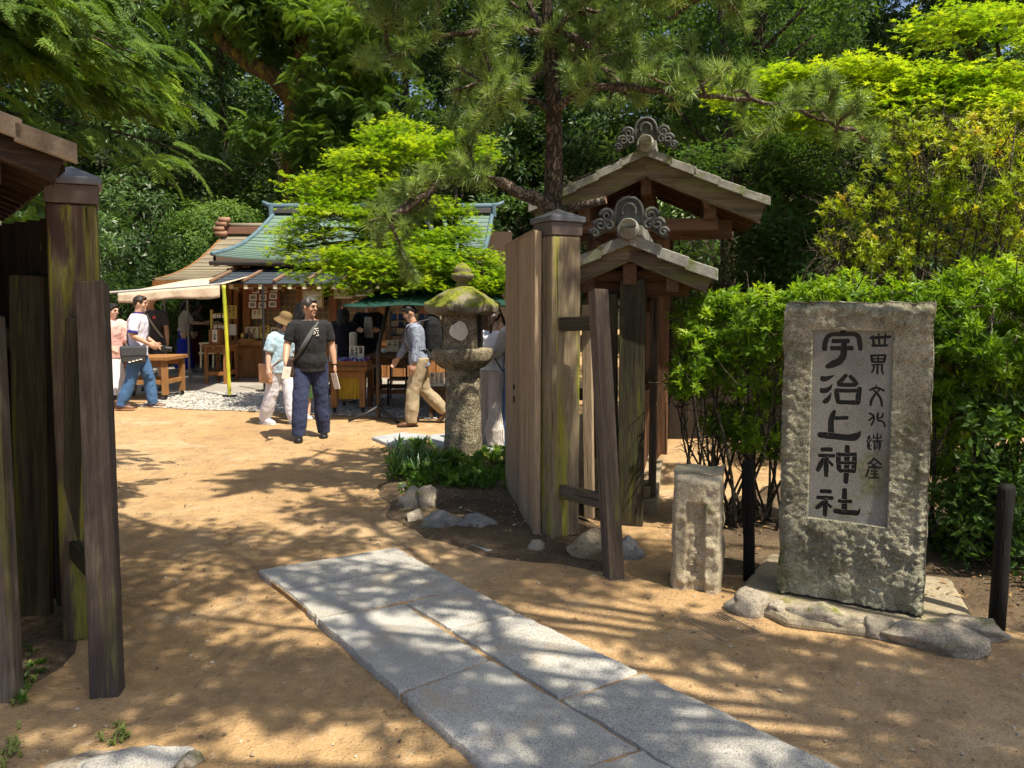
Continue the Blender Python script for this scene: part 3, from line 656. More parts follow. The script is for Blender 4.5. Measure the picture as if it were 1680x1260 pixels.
# short stone pillar
p0 = G(1099, 966); p1 = G(1185, 976); px_ = (p1 - p0); PW = px_.length; px_.normalize(); pn = Vector((px_.y, -px_.x, 0)); PH = at(1140, 764, p0.y).z
pil = thing('stone_pillar', 'short weathered stone post with a chiselled vertical groove left of the stele', 'stone post', (p0 + p1) / 2)
m = MB(); nu, nv = 34, 70
def pilf(u, v):
    x = u * PW; z = v * PH; r = .5 + .5 * noise.noise(Vector((x * 6, z * 6, 2)))
    d = .012 * noise.noise(Vector((x * 14, z * 14, 1))) + .008 * noise.noise(Vector((x * 33, z * 33, 1)))
    if .28 < u < .66 and v < .78: d -= .032
    d -= .045 * sstep(.1, 0, min(u, 1 - u)) ** 2 + .05 * sstep(.93, 1, v) ** 2
    wv = .012 * noise.noise(Vector((z * 7, u * 2, 4)))
    return p0 + px_ * (x * (1 - .06 * v) + .03 * PW * v + wv) + Vector((0, 0, z - .05 + (.012 * noise.noise(Vector((x * 12, 1, 1))) if v > .96 else 0))) + pn * d
m.grid(pilf, nu, nv)
def strip2(edge, n_, depth, K=8):
    prev = edge
    for k in range(1, K + 1):
        row = []
        for i in edge:
            q = m.v[i] - n_ * (depth * k / K); q = q + Vector((noise.noise(q * 9), noise.noise(q * 9 + Vector((5, 0, 0))), noise.noise(q * 9 + Vector((0, 5, 0))))) * .012; m.v.append(q); row.append(len(m.v) - 1)
        for a in range(len(edge) - 1): m.f.append((prev[a], prev[a + 1], row[a + 1], row[a]))
        prev = row
strip2([j * nu for j in range(nv)][::-1], pn, .26); strip2([j * nu + nu - 1 for j in range(nv)], pn, .26); strip2([(nv - 1) * nu + i for i in range(nu)][::-1], pn, .26)
m.build('shaft', stone('pillar_stone', [(.3, (.30, .25, .16)), (.7, (.50, .43, .30))], 4, 110, .8, .012, moss=.15, mossc=(.15, .14, .07), up=False, speck=.3), pil, smooth=True)
pp = lambda u, v, d: p0 + px_ * (u * PW) + Vector((0, 0, v * PH)) + pn * d
m = MB()
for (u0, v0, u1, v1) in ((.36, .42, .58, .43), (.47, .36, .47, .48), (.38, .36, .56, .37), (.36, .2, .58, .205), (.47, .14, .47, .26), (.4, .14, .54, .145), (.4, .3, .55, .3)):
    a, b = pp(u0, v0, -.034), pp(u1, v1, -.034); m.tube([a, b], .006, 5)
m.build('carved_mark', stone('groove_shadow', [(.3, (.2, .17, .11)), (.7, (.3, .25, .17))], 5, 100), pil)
# charred stakes
for (x0, y0, x1, y1, w_, lb) in ((1229, 952, 1227, 757, 20, 'charred round stake between stone post and stele'), (1634, 1032, 1652, 795, 25, 'charred leaning stake at the right edge beyond the stele')):
    a = G(x0, y0); b = at(x1, y1, a.y + .02); r_ = w_ / 2 * a.y / FPX
    m = MB(); m.tube([a - Vector((0, 0, .05)), a.lerp(b, .33), a.lerp(b, .66), b - Vector((0, 0, .02)), b], [r_, r_ * .97, r_ * 1.02, r_, r_ * .8], 14)
    m.v = [v + Vector((noise.noise(v * 30), noise.noise(v * 30 + Vector((3, 0, 0))), .0)) * r_ * .22 + Vector((0, 0, (.012 * noise.noise(Vector((v.x * 60, v.y * 60, 1))) if v.z > b.z - .03 else 0))) for v in m.v]
    tag(m.build('wooden_stake', wood('charred_wood', (.006, .006, .006), (.024, .023, .022), bump=1.0), smooth=True), lb, 'stake', 'charred garden stakes')
# square drain grate
P = [G(1115, 1012), G(1190, 1052), G(1252, 1040), G(1180, 1004)]
gr = thing('drain_grate', 'small square drain grate set flush in the sand before the stele', 'drain cover', P[0])
GRT = plain('sandy_grate', (.36, .25, .15), .9, .2, .35, .3, sc=60)
for i in range(4):
    a, b = P[i], P[(i + 1) % 4]; beam('frame_bar', a + Vector((0, 0, .0)), b + Vector((0, 0, .0)), .014, .012, GRT, gr, (0, 0, 1), 0)
for k in range(1, 12):
    t = k / 12; beam('grate_bar', P[0].lerp(P[3], t), P[1].lerp(P[2], t), .006, .008, GRT, gr, (0, 0, 1), 0)
P = [G(765, 893), G(800, 908), G(838, 896), G(805, 883)]
gr = thing('drain_grate', 'grey drain grate half buried before the gate door', 'drain cover', P[0])
for i in range(4): beam('frame_bar', P[i] + Vector((0, 0, .012)), P[(i + 1) % 4] + Vector((0, 0, .012)), .014, .02, FLAG, gr, (0, 0, 1), 0)
for k in range(1, 8): beam('grate_bar', P[0].lerp(P[3], k / 8) + Vector((0, 0, .01)), P[1].lerp(P[2], k / 8) + Vector((0, 0, .01)), .012, .012, FLAG, gr, (0, 0, 1), 0)

# ------------------------------------------------------------------ lantern
LY = G(760, 752).y; lp = G(760, 752); K = LY / FPX
lan = thing('stone_lantern', 'tall mossy stone lantern with round paper window beside the gate door', 'lantern', (lp.x, lp.y, gz(lp.x, lp.y)))
zz = lambda py: at(760, py, LY).z
def lathe_obj(name, prof, mat, n=28, sides=None, rot=0, jit=.008, par=lan, sc=12, res=1):
    pr = []
    for (r0, z0), (r1, z1) in zip(prof, prof[1:]):
        k = max(1, int(abs(z1 - z0) / .03 + abs(r1 - r0) / .03))
        for i in range(k): pr.append((r0 + (r1 - r0) * i / k, z0 + (z1 - z0) * i / k))
    pr.append(prof[-1]); m = MB(); m.lathe(pr, n, (lp.x, lp.y, 0), sides, rot)
    m.v = [v + Vector((noise.noise(v * sc), noise.noise(v * sc + Vector((7, 0, 0))), .7 * noise.noise(v * sc + Vector((0, 7, 0))))) * jit for v in m.v]
    return m.build(name, mat, par, smooth=True)
lathe_obj('column', [(.205, -.02), (.20, .2), (.19, .6), (.184, zz(640)), (.184, zz(618)), (.185, zz(604))], LANT, 30, jit=.012)
lathe_obj('platform', [(.185, zz(606)), (.24, zz(602)), (.31, zz(592)), (.328, zz(584)), (.33, zz(573)), (.3, zz(571)), (.2, zz(570))], LANT, 36, 6, R(12), .008)
# fire box: square, rotated a little, with round window openings
FB = R(-9); fw_ = .185; fz0, fz1 = zz(571), zz(512)
Mf = Matrix.Translation((lp.x, lp.y, (fz0 + fz1) / 2)) @ Matrix.Rotation(FB, 4, 'Z'); fh = fz1 - fz0
m = MB(); m.box((0, 0, 0), (fw_ * 2 - .05, fw_ * 2 - .05, fh - .004), Mf); m.build('core', plain('lantern_dark_core', (.05, .045, .04), .9), lan)
rW = .098
def holed(M, w_, h_, r_, t_):
    m = MB(); n = 32
    out = []
    for k in range(n):
        a = 2 * math.pi * k / n; c_, s_ = math.cos(a), math.sin(a); q = max(abs(c_) / (w_ / 2), abs(s_) / (h_ / 2)); out.append((c_ / q, s_ / q))
    for y in (0, t_):
        for k in range(n):
            m.v.append(M @ Vector((out[k][0], y, out[k][1])))
        for k in range(n):
            a = 2 * math.pi * k / n; m.v.append(M @ Vector((math.cos(a) * r_, y, math.sin(a) * r_)))
    for k in range(n):
        j = (k + 1) % n
        m.f += [(k, j, n + j, n + k), (2 * n + k, 3 * n + k, 3 * n + j, 2 * n + j), (n + k, n + j, 3 * n + j, 3 * n + k), (k, 2 * n + k, 2 * n + j, j)]
    return m
for q in range(4):
    Mq = Mf @ Matrix.Rotation(q * math.pi / 2, 4, 'Z') @ Matrix.Translation((0, -fw_, 0))
    if q == 1:
        for e in (-1, 1): m = MB(); m.box((e * (fw_ - .04), .0125, 0), (.08, .024, fh), Mq); m.build('wall_pier', LANT, lan)
        for k in range(5):
            m = MB(); m.box((-.08 + k * .04, .008, 0), (.012, .012, fh - .01), Mq); m.build('lattice_bar', IRON, lan)
    else:
        w_ = holed(Mq, fw_ * 2 - .0, fh, rW, .024).build('wall', LANT, lan, bev=.003)
        if q == 0:
            m = MB(); n = 20
            m.v.append(Mq @ Vector((.0, -.012, .0)))
            for k in range(n):
                a = 2 * math.pi * k / n; r_ = rW * (1.02 + .30 * noise.noise(Vector((math.cos(a) * 1.0, math.sin(a) * 1.0, 3))) + .06 * noise.noise(Vector((math.cos(a) * 3, math.sin(a) * 3, 3)))); m.v.append(Mq @ Vector((math.cos(a) * r_, -.006 + .012 * noise.noise(Vector((math.cos(a) * 3, math.sin(a) * 3, 1))), math.sin(a) * r_)))
            for k in range(n):
                a = 2 * math.pi * k / n; m.v.append(Mq @ Vector((math.cos(a) * rW * .55, -.012 + .02 * noise.noise(Vector((math.cos(a) * 4, math.sin(a) * 4, 5))), math.sin(a) * rW * .55)))
            for k in range(n):
                j = (k + 1) % n; m.f += [(1 + k, 1 + j, 1 + n + j, 1 + n + k), (0, 1 + n + k, 1 + n + j)]
            m.build('window_paper', PAPER, lan)
# roof
def kasa():
    n, sides = 54, 6; prof = [(.11, zz(470)), (.16, zz(475)), (.235, zz(483)), (.315, zz(492)), (.39, zz(500)), (.412, zz(503)), (.402, zz(514)), (.34, zz(517)), (.2, zz(516)), (.1, zz(515))]
    m = MB(); pr = []
    for (r0, z0), (r1, z1) in zip(prof, prof[1:]):
        for i in range(3): pr.append((r0 + (r1 - r0) * i / 3, z0 + (z1 - z0) * i / 3))
    pr.append(prof[-1]); m.lathe(pr, n, (lp.x, lp.y, 0), sides, R(12))
    for v in m.v:
        dx, dy = v.x - lp.x, v.y - lp.y; r_ = math.hypot(dx, dy); a = (math.atan2(dy, dx) - R(12)) % (math.pi / 3) - math.pi / 6
        k = (abs(a) / (math.pi / 6)) ** 2 * (r_ / .43) ** 3; v.z += .035 * k
        v += Vector((noise.noise(v * 9), noise.noise(v * 9 + Vector((3, 0, 0))), noise.noise(v * 8 + Vector((0, 3, 0))) * 1.3)) * .014
    return m.build('roof', LANTM, lan, smooth=True)
kasa()
# moss tufts on the roof
lathe_obj('finial', [(.07, zz(474)), (.065, zz(468)), (.05, zz(464)), (.10, zz(460)), (.125, zz(453)), (.12, zz(449)), (.085, zz(447)), (.095, zz(444)), (.085, zz(439)), (.05, zz(434)), (.005, zz(430))], LANTM, 22, jit=.01)

# ------------------------------------------------------------------ gate posts and doors
def gate_post(name, label, base, top, w_, rz, mat):
    t = thing(name, label, 'gate post', base, rz)
    M = wm(t); m = MB()
    o = beam('shaft', base, (base[0], base[1], top - .16), w_, w_, mat, t, face=M.to_3x3() @ Vector((0, -1, 0)), bev=.018, rough=.003)
    m = MB(); m.box((0, 0, top - .115 - base[2]), (w_ * 1.05, w_ * 1.05, .09), M); m.build('cap_band', CAPB, t, bev=.004)
    m = MB(); h = w_ * .6; z0, z1, z2 = top - .07 - base[2], top - .035 - base[2], top - base[2]
    vs = [(-h, -h, z0), (h, -h, z0), (h, h, z0), (-h, h, z0), (-h, -h, z1), (h, -h, z1), (h, h, z1), (-h, h, z1), (0, 0, z2 + .03)]
    m.add([M @ Vector(v) for v in vs], [(3, 2, 1, 0), (0, 1, 5, 4), (1, 2, 6, 5), (2, 3, 7, 6), (3, 0, 4, 7), (4, 5, 8), (5, 6, 8), (6, 7, 8), (7, 4, 8)]); m.build('cap', COPPER, t, bev=.004)
    return t
gp = G(905, 893); RPY = gp.y + .14; rp = Vector((at(913, 893, RPY).x, RPY, 0))
rpost = gate_post('gate_post', 'square gate post streaked with yellow green moss right of the entrance', (rp.x, rp.y, .03), zat(347, RPY - .1), .235, R(28), WOODM)
lp_ = G(128, 1050); lpo = Vector((lp_.x, lp_.y + .1, 0))
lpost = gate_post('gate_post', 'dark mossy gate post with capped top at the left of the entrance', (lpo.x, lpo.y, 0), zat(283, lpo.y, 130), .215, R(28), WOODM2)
# right door leaf
h0b, h0t = at(879, 880, rp.y - .02), at(881, 379, rp.y - .02)
fy = rp.y + 1.3; h1b, h1t = at(832, 800, fy), at(832, 404, fy)
h1b.z = h0b.z + .05; h1t.z = h0t.z
door = thing('gate_door', 'pale plank gate door swung inward from the right post', 'door', h0b)
dv = (h1b - h0b); dn = Vector((dv.y, -dv.x, 0)).normalized() * -1
NPL = 9
for i in range(NPL):
    t = (i + .5) / NPL; b = h0b.lerp(h1b, t); tp = h0t.lerp(h1t, t); o_ = dn * random.uniform(0, .004)
    beam('plank', b + o_, Vector((b.x, b.y, tp.z)) + o_, Vector((dv.x, dv.y, 0)).length / NPL - .004, .03, WOODD, door, face=dn, bev=.003)
for z in (.35, 1.15, 1.95):
    a = h0b.lerp(h1b, .02); b = h0b.lerp(h1b, .98); a.z = b.z = z; beam('rail', a - dn * .045, b - dn * .045, .055, .09, WOODD, door, (0, 0, 1))
beam('top_rail', Vector((h0t.x, h0t.y, h0t.z + .003)), Vector((h1t.x, h1t.y, h1t.z + .003)), .05, .02, WOODD, door, (0, 0, 1), .003)
beam('hinge_stile', h0b - dv.normalized() * .025, h0t - dv.normalized() * .025, .045, .05, WOODD, door, dn)
kp = h0b.lerp(h1b, .62); kp.z = at(850, 655, kp.y).z
m = MB(); m.box((0, 0, 0), (.03, .02, .05), Matrix.Translation(kp + dn * .016)); m.box((0, 0, .1), (.03, .02, .04), Matrix.Translation(kp + dn * .016)); m.build('latch', IRON, door, bev=.003)
# right leaning prop with two tie bars
prop = thing('gate_prop', 'leaning timber prop with two tie bars bracing the right gate post', 'post prop', G(1008, 946))
pb = G(1008, 948) - Vector((0, 0, .05)); pt = at(981, 477, rp.y - .32)
beam('brace', pb, pt, .10, .10, WOODP, prop, face=Vector((.35, -1, 0)), rough=.001)
for (xa, ya, xb, yb, wz) in ((917, 532, 960, 532, .095), (921, 806, 990, 822, .095)):
    t = (948 - yb) / (948 - 477); q = pb.lerp(pt, t); beam('tie_bar', at(xa, ya, rp.y - .10), q + (q - at(xa, ya, rp.y - .1)).normalized() * .0, .05, wz, WOODGR if ya < 600 else WOODP, prop, (0, 0, 1), rough=.001)
# second prop, upright, behind
prop2 = thing('gate_prop', 'upright pale plank standing behind the leaning right prop', 'post prop', G(967, 850))
beam('brace', at(967, 850, 5.55), at(963, 500, 5.55), .075, .05, WOODD, prop2, (-.4, -1, 0), rough=.001)
beam('brace', at(1004, 905, 5.6), at(1003, 482, 5.6), .085, .06, WOODGR, prop2, (.1, -1, 0), rough=.001)
beam('tie_bar', at(925, 645, 5.6), at(1012, 650, 5.7), .05, .09, WOODGR, prop2, (0, 0, 1))

# ------------------------------------------------------------------ tiled gable roofs
def swirl(c, r0, turns, sgn, X, Z, Y, thick, n=26):
    pts = []
    for i in range(n):
        t = i / (n - 1); a = t * turns * 2 * math.pi; r_ = r0 * (1 - .82 * t)
        pts.append(c + X * (sgn * math.cos(a) * r_) + Z * (math.sin(a) * r_) - Y * (.01 + .012 * t))
    m = MB(); m.tube(pts, [thick * (1 - .5 * i / n) for i in range(n)], 8); return m
def gable(name, label, F0, rz, half, pitch, L, ridge_z, barge, orn=1.0, left=True, tmat=TILE, WOODB=WOODB, WOODR=WOODR):
    """F0 = ground point under the front end of the ridge, ridge runs along local +y"""
    t = thing(name, label, 'roofed wall', (F0[0], F0[1], 0), rz); M = wm(t); X, Y, Z = [M.to_3x3().col[i].copy() for i in range(3)]
    W = lambda x, y, z: M @ Vector((x, y, z)); tp = math.tan(pitch)
    zs = lambda x: ridge_z - tp * abs(x) + .03 * half * (abs(x) / half) ** 2   # slight sweep
    th = .05
    for s in (1, -1):
        ns = 6; xs = [half * k / ns for k in range(ns + 1)]
        # roof boards under the tiles
        m = MB()
        for k in range(ns):
            a, b = xs[k], xs[k + 1]
            m.prism([W(s * a, .04, zs(a) - .05), W(s * b, .04, zs(b) - .05), W(s * b, .04, zs(b) - .075), W(s * a, .04, zs(a) - .075)][::s], Y * (L - .08))
        m.build('roof_board', WOODR, t)
        # bargeboard
        m = MB(); up_, lo_ = [], []
        nb = 10
        for k in range(nb + 1):
            x = half * .985 * k / nb; up_.append(W(s * x, 0, zs(x) - .03)); lo_.append(W(s * (x - (.04 if k == nb else 0)), 0, zs(x) - .035 - barge * (1 - .12 * k / nb)))
        b0 = len(m.v)
        for y in (0.0, .045):
            m.v += [p + Y * y for p in up_] + [p + Y * y for p in lo_]
        n1 = nb + 1
        for k in range(nb):
            m.f += [(k, k + 1, n1 + k + 1, n1 + k), (2 * n1 + k, 3 * n1 + k, 3 * n1 + k + 1, 2 * n1 + k + 1), (k, 2 * n1 + k, 2 * n1 + k + 1, k + 1), (n1 + k, n1 + k + 1, 3 * n1 + k + 1, 3 * n1 + k)]
        m.f += [(nb, n1 + nb, 3 * n1 + nb, 2 * n1 + nb)]
        m.build('bargeboard', WOODB, t)
        m = MB()
        for k in range(nb): m.tube([lo_[k] - Y * .004 + Z * .012, lo_[k + 1] - Y * .004 + Z * .012], .008, 5)
        m.build('bargeboard_bead', WOODB, t)
        # verge tiles: stepped flat tiles on the front edge, then the field of tiles behind
        nt = max(3, int(round(half / .24))); tl = half / nt
        for k in range(nt):
            a, b = k * tl, (k + 1) * tl + .03
            for j in range(int(L / .26)):
                y0 = -.06 + j * .26; wd = .25
                za, zb = zs(a) + .0, zs(b) - .0
                m = MB(); h = .034 if j == 0 else .028; drop = .0
                pa = [W(s * a, y0, za - .014), W(s * b, y0, zb + .004), W(s * b, y0, zb + .004 + h), W(s * a, y0, za - .014 + h)]
                if j == 0:
                    m.prism([p for p in pa][::s], Y * wd); m.prism([W(s * a, y0 - .012, za - .062), W(s * b, y0 - .012, zb - .046), W(s * b, y0 - .012, zb + .004 + h), W(s * a, y0 - .012, za - .014 + h)][::s], Y * .02)
                    m.build('verge_tile', tmat, t, bev=.006)
                else:
                    m.prism(pa[::s], Y * wd); m.build('roof_tile', tmat, t)
        # rafters under the boards
        for j in range(int(L / .2)):
            y0 = .1 + j * .2
            beam('rafter', W(s * .02, y0, zs(.02) - .10), W(s * (half - .03), y0, zs(half - .03) - .098), .04, .045, WOODR, t, (0, 0, 1), .003)
        # purlins with pale cut ends
        xq = half * .52; z_ = zs(xq) - .125 - .05
        beam('purlin', W(s * xq, -.02 + .05, z_ - .03), W(s * xq, L - .1, z_ - .03), .09, .10, WOODR, t, (0, 0, 1))
    beam('ridge_beam', W(0, .05, ridge_z - barge - .12), W(0, L - .1, ridge_z - barge - .12), .10, .16, WOODR, t, (0, 0, 1))
    # ridge: stacked flat tiles and a round cap, disc and ornament on the end
    m = MB(); m.box((0, L / 2 + .03, ridge_z + .06), (.19, L, .10), M); m.build('ridge_course', tmat, t, bev=.006)
    m = MB(); m.tube([W(0, .03, ridge_z + .12), W(0, L, ridge_z + .12)], .07 * orn, 16); m.build('ridge_cap', tmat, t, smooth=True)
    m = MB(); rr = .082 * orn; c = W(0, -.13, ridge_z + .045)
    m.tube([c + Y * .05, c, c - Y * .012, c - Y * .012], [rr, rr, rr * .93, rr * .8], 28); m.build('end_disc', tmat, t, smooth=False)
    og = MB(); oz = ridge_z + .10 * orn; S_ = orn
    prof = [(-.13, .02), (-.13, .10), (-.115, .155), (-.09, .19), (-.05, .215), (0, .222), (.05, .215), (.09, .19), (.115, .155), (.13, .10), (.13, .02)]
    og.prism([W(x * S_ * .85, -.085, oz + z * S_ - .03) for x, z in prof], Y * .06)
    o = og.build('end_ornament', TILED, t, bev=.008)
    m = MB(); m.tube([W(x * S_ * .82, -.093, oz + z * S_ - .03) for x, z in prof], .014 * S_, 8); m.build('ornament_rim', TILED, o, smooth=True)
    m = MB(); m.tube([W(math.cos(a) * .052 * S_, -.095, oz + (.12 + math.sin(a) * .055) * S_ - .03) for a in [R(210 - k * 12) for k in range(21)]], .012 * S_, 8); m.build('ornament_arch', TILED, o, smooth=True)
    for s in (1, -1):
        for (cx, cz, r0, tr) in ((.165, .075, .055, 1.6), (.215, .005, .05, 1.4), (.15, .0, .045, 1.2), (.26, -.055, .035, 1.3)):
            swirl(W(s * cx * S_, -.08, oz + cz * S_ - .02), r0 * S_, tr, s, X, Z, Y, .019 * S_).build('ornament_curl', TILED, o, smooth=True)
        m = MB(); m.tube([W(s * x * S_, -.06, oz + z * S_ - .02) for x, z in ((.1, .05), (.17, .02), (.22, -.03), (.29, -.09))], [.045 * S_, .045 * S_, .035 * S_, .015 * S_], 8); m.build('ornament_wing', TILED, o, smooth=True)
    return t, W, zs
# A: low roof right behind the post
RA = R(-13); fa = at(1033, 385, 5.42)
ra, WA, zA = gable('roofed_wing_wall', 'low tiled gable roof on a timber wing wall just behind the mossy post', fa, RA, .585, R(25.5), 2.2, at(1033, 390, 5.42).z + .005, .14, .92)
FA = Vector((WA(0, -1, 0) - WA(0, 0, 0)))
zr = zA(.0)
beam('wall_post', WA(.02, .16, -.05), WA(.02, .16, zr - .30), .185, .17, WOODGR, ra, FA, rough=.002)
beam('cross_beam', WA(-.36, .32, zr - .36), WA(.42, .32, zr - .36), .10, .13, WOODR, ra, (0, 0, 1))
beam('cross_beam', WA(-.42, .2, zr - .27), WA(.42, .2, zr - .27), .05, .08, WOODR, ra, (0, 0, 1))
beam('wall_post', WA(.06, 2.05, -.05), WA(.06, 2.05, zr - .28), .16, .16, WOODGR, ra, FA)
beam('sill', WA(.10, .5, .16), WA(.10, 2.0, .16), .09, .09, WOODD, ra, (0, 0, 1))
beam('head_rail', WA(.10, .5, zr - .5), WA(.10, 2.0, zr - .5), .07, .09, WOODR, ra, (0, 0, 1))
beam('mid_rail', WA(.10, .5, 1.02), WA(.10, 2.0, 1.02), .05, .08, WOODR, ra, (0, 0, 1))
for i in range(9):
    y = .60 + i * .165
    beam('wall_plank', WA(.06, y, .2), WA(.06, y, zr - .54), .155, .022, WOODR, ra, FA.cross(Vector((0, 0, 1))) * -1, .003)
beam('jamb', WA(.16, .58, .12), WA(.16, .58, zr - .42), .06, .07, WOODP, ra, FA)
beam('footing', WA(.10, .45, .05), WA(.10, 2.1, .05), .2, .12, MORT, ra, (0, 0, 1))
for px in (942, 988):
    pass

# B: larger roof farther back
fb = at(1060, 248, 7.5)
rb, WB_, zB = gable('roofed_gate', 'large tiled gable roof of the timber gate rising behind the low wing wall', fb, R(-13), 1.14, R(26), 2.6, at(1060, 252, 7.5).z + .03, .22, 1.0)
FB_ = WB_(0, -1, 0) - WB_(0, 0, 0); zb = zB(0)
for x in (-.62, .62): beam('tie_beam', WB_(x, .05, zb - .60), WB_(x, 2.4, zb - .60), .12, .15, WOODR, rb, (0, 0, 1))
beam('cross_beam', WB_(-.85, .45, zb - .74), WB_(.85, .45, zb - .74), .13, .2, WOODR, rb, (0, 0, 1))
beam('cross_beam', WB_(-.7, .12, zb - .72), WB_(.7, .12, zb - .72), .09, .12, WOODR, rb, (0, 0, 1))
beam('king_post', WB_(0, .45, zb - .62), WB_(0, .45, zb - .28), .13, .12, WOODR, rb, FB_)
for x in (-.55, .15): beam('main_post', WB_(x, .45, 0), WB_(x, .45, zb - .84), .17, .17, WOODR, rb, FB_)
for x in (-.55, .15): beam('main_post', WB_(x, 2.2, 0), WB_(x, 2.2, zb - .6), .17, .17, WOODR, rb, FB_)
for i in range(7): beam('wall_plank', WB_(-.2 + i * .001, .75 + .21 * i, .1), WB_(-.2 + i * .001, .75 + .21 * i, zb - .62), .2, .025, WOODR, rb, FB_.cross(Vector((0, 0, 1))) * -1, .003)
# C: the matching roof at the left edge
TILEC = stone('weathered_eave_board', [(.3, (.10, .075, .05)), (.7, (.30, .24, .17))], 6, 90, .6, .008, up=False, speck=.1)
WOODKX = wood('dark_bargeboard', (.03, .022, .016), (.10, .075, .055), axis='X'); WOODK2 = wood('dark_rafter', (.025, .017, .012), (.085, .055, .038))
ct = at(108, 236, 3.15); RC = R(39)
Xc = Vector((math.cos(RC), math.sin(RC), 0)); hc = .56; fc = ct - Xc * hc; rzc = ct.z + math.tan(R(23)) * hc - .05
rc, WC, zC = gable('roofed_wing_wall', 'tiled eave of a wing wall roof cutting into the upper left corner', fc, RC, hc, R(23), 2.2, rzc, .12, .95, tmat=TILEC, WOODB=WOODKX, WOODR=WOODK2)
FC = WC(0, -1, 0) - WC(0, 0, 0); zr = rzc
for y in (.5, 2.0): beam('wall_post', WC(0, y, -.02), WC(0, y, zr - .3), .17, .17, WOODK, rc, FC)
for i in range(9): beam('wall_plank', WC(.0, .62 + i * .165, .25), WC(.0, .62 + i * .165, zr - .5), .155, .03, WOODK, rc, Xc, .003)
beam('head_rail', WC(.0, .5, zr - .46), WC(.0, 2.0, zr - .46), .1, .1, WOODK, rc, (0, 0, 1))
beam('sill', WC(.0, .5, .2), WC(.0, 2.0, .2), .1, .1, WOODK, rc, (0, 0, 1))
# left door leaf, folded back behind the left post
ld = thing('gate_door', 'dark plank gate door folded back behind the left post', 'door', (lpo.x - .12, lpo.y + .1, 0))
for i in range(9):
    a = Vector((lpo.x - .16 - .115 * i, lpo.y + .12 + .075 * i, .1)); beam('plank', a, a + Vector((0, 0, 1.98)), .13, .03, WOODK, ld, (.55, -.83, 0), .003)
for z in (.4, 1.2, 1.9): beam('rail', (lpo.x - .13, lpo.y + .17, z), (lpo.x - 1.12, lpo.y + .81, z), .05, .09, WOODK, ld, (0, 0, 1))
# left props
pl1 = thing('gate_prop', 'broad leaning timber prop of the left gate post, nearest the sandy path', 'post prop', G(177, 1138))
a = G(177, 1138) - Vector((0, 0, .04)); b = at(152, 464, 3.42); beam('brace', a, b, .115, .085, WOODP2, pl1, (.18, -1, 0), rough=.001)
beam('tie_bar', a.lerp(b, .28), Vector((lpo.x, lpo.y - .1, a.lerp(b, .28).z)), .05, .09, WOODGR, pl1, (0, 0, 1))
beam('brace', at(118, 1046, 3.62), at(123, 522, 3.56), .07, .06, WOODGR, pl1, (.2, -1, 0), rough=.001)
pl2 = thing('gate_prop', 'mossy upright plank prop with a cross bar at the left edge', 'post prop', G(58, 1016))
a = G(58, 1018) - Vector((0, 0, .03)); b = at(47, 452, 3.74); beam('brace', a, b, .165, .05, WOODGR, pl2, (.12, -1, 0), rough=.001)
beam('tie_bar', at(-70, 552, 3.72), at(84, 556, 3.82), .05, .105, WOODGR, pl2, (0, 0, 1))
beam('batten', at(65, 536, 3.85), at(62, 462, 3.85), .022, .05, WOODD, pl2, (0, -1, 0), .002)
beam('batten', at(76, 1000, 3.95), at(68, 640, 3.92), .03, .05, WOODP, pl2, (0, -1, 0), .002)
beam('tie_bar', at(-60, 940, 3.8), at(34, 935, 3.85), .05, .09, WOODGR, pl2, (0, 0, 1))
pl3 = thing('gate_prop', 'timber prop cut off by the left edge of the picture', 'post prop', G(8, 1148))
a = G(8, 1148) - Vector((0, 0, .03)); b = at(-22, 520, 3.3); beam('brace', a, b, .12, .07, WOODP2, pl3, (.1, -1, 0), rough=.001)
# dark plank fence behind the hedge to the right
fence = thing('plank_fence', 'dark plank fence behind the hedge, below the large gate roof', 'fence', at(1090, 720, 8.6))
for i in range(34):
    a = Vector((1.75 + .19 * i, 8.75 + .02 * i, 0)); a.z = gz(a.x, a.y); beam('plank', a, a + Vector((0, 0, zat(488, 8.7) - .12 + random.uniform(-.01, .01))), .18, .03, WOODK, fence, (0, -1, 0), .004)
for z in (.5, 1.3): beam('rail', (1.7, 8.79, z), (8.2, 9.45, z), .04, .08, WOODK, fence, (0, 0, 1), 0)
# ------------------------------------------------------------------ shrine shop
def rect(m, x0, y0, x1, y1, Y, t=.02):
    a, b, c, d = at(x0, y1, Y), at(x1, y1, Y), at(x1, y0, Y), at(x0, y0, Y); m.prism([a, b, c, d], (0, t, 0)); return m
def part(par, name, mat, x0, y0, x1, y1, Y, t=.02, bev=0):
    return rect(MB(), x0, y0, x1, y1, Y, t).build(name, mat, par, bev=bev)
def writing(par, cols, x0, y0, x1, y1, Y, mat, name='writing'):
    """columns of characters, read top to bottom and right to left, inside a pixel box at depth Y"""
    p0, p1 = at(x0, y1, Y), at(x1, y0, Y); n = len(cols); cw = (p1.x - p0.x) / n; H = p1.z - p0.z
    for i, s in enumerate(cols):
        ch = H / max(len(s), 3); sz = min(ch, cw) * 1.0; cx = p1.x - (i + .5) * cw
        cu = bpy.data.curves.new('writing', 'FONT'); cu.body = '\n'.join(s); cu.size = sz; cu.align_x = 'CENTER'; cu.space_line = ch / sz * .82 if sz else 1; cu.offset = sz * .02
        to = bpy.data.objects.new('t', cu); me = bpy.data.meshes.new_from_object(to); bpy.data.objects.remove(to); me.materials.clear(); me.materials.append(mat)
        o = bpy.data.objects.new(name, me); COL.objects.link(o); o.parent = par
        o.matrix_basis = wm(par).inverted() @ Matrix.Translation((cx, Y - .004, p1.z - sz * .85)) @ Matrix.Rotation(R(90), 4, 'X')
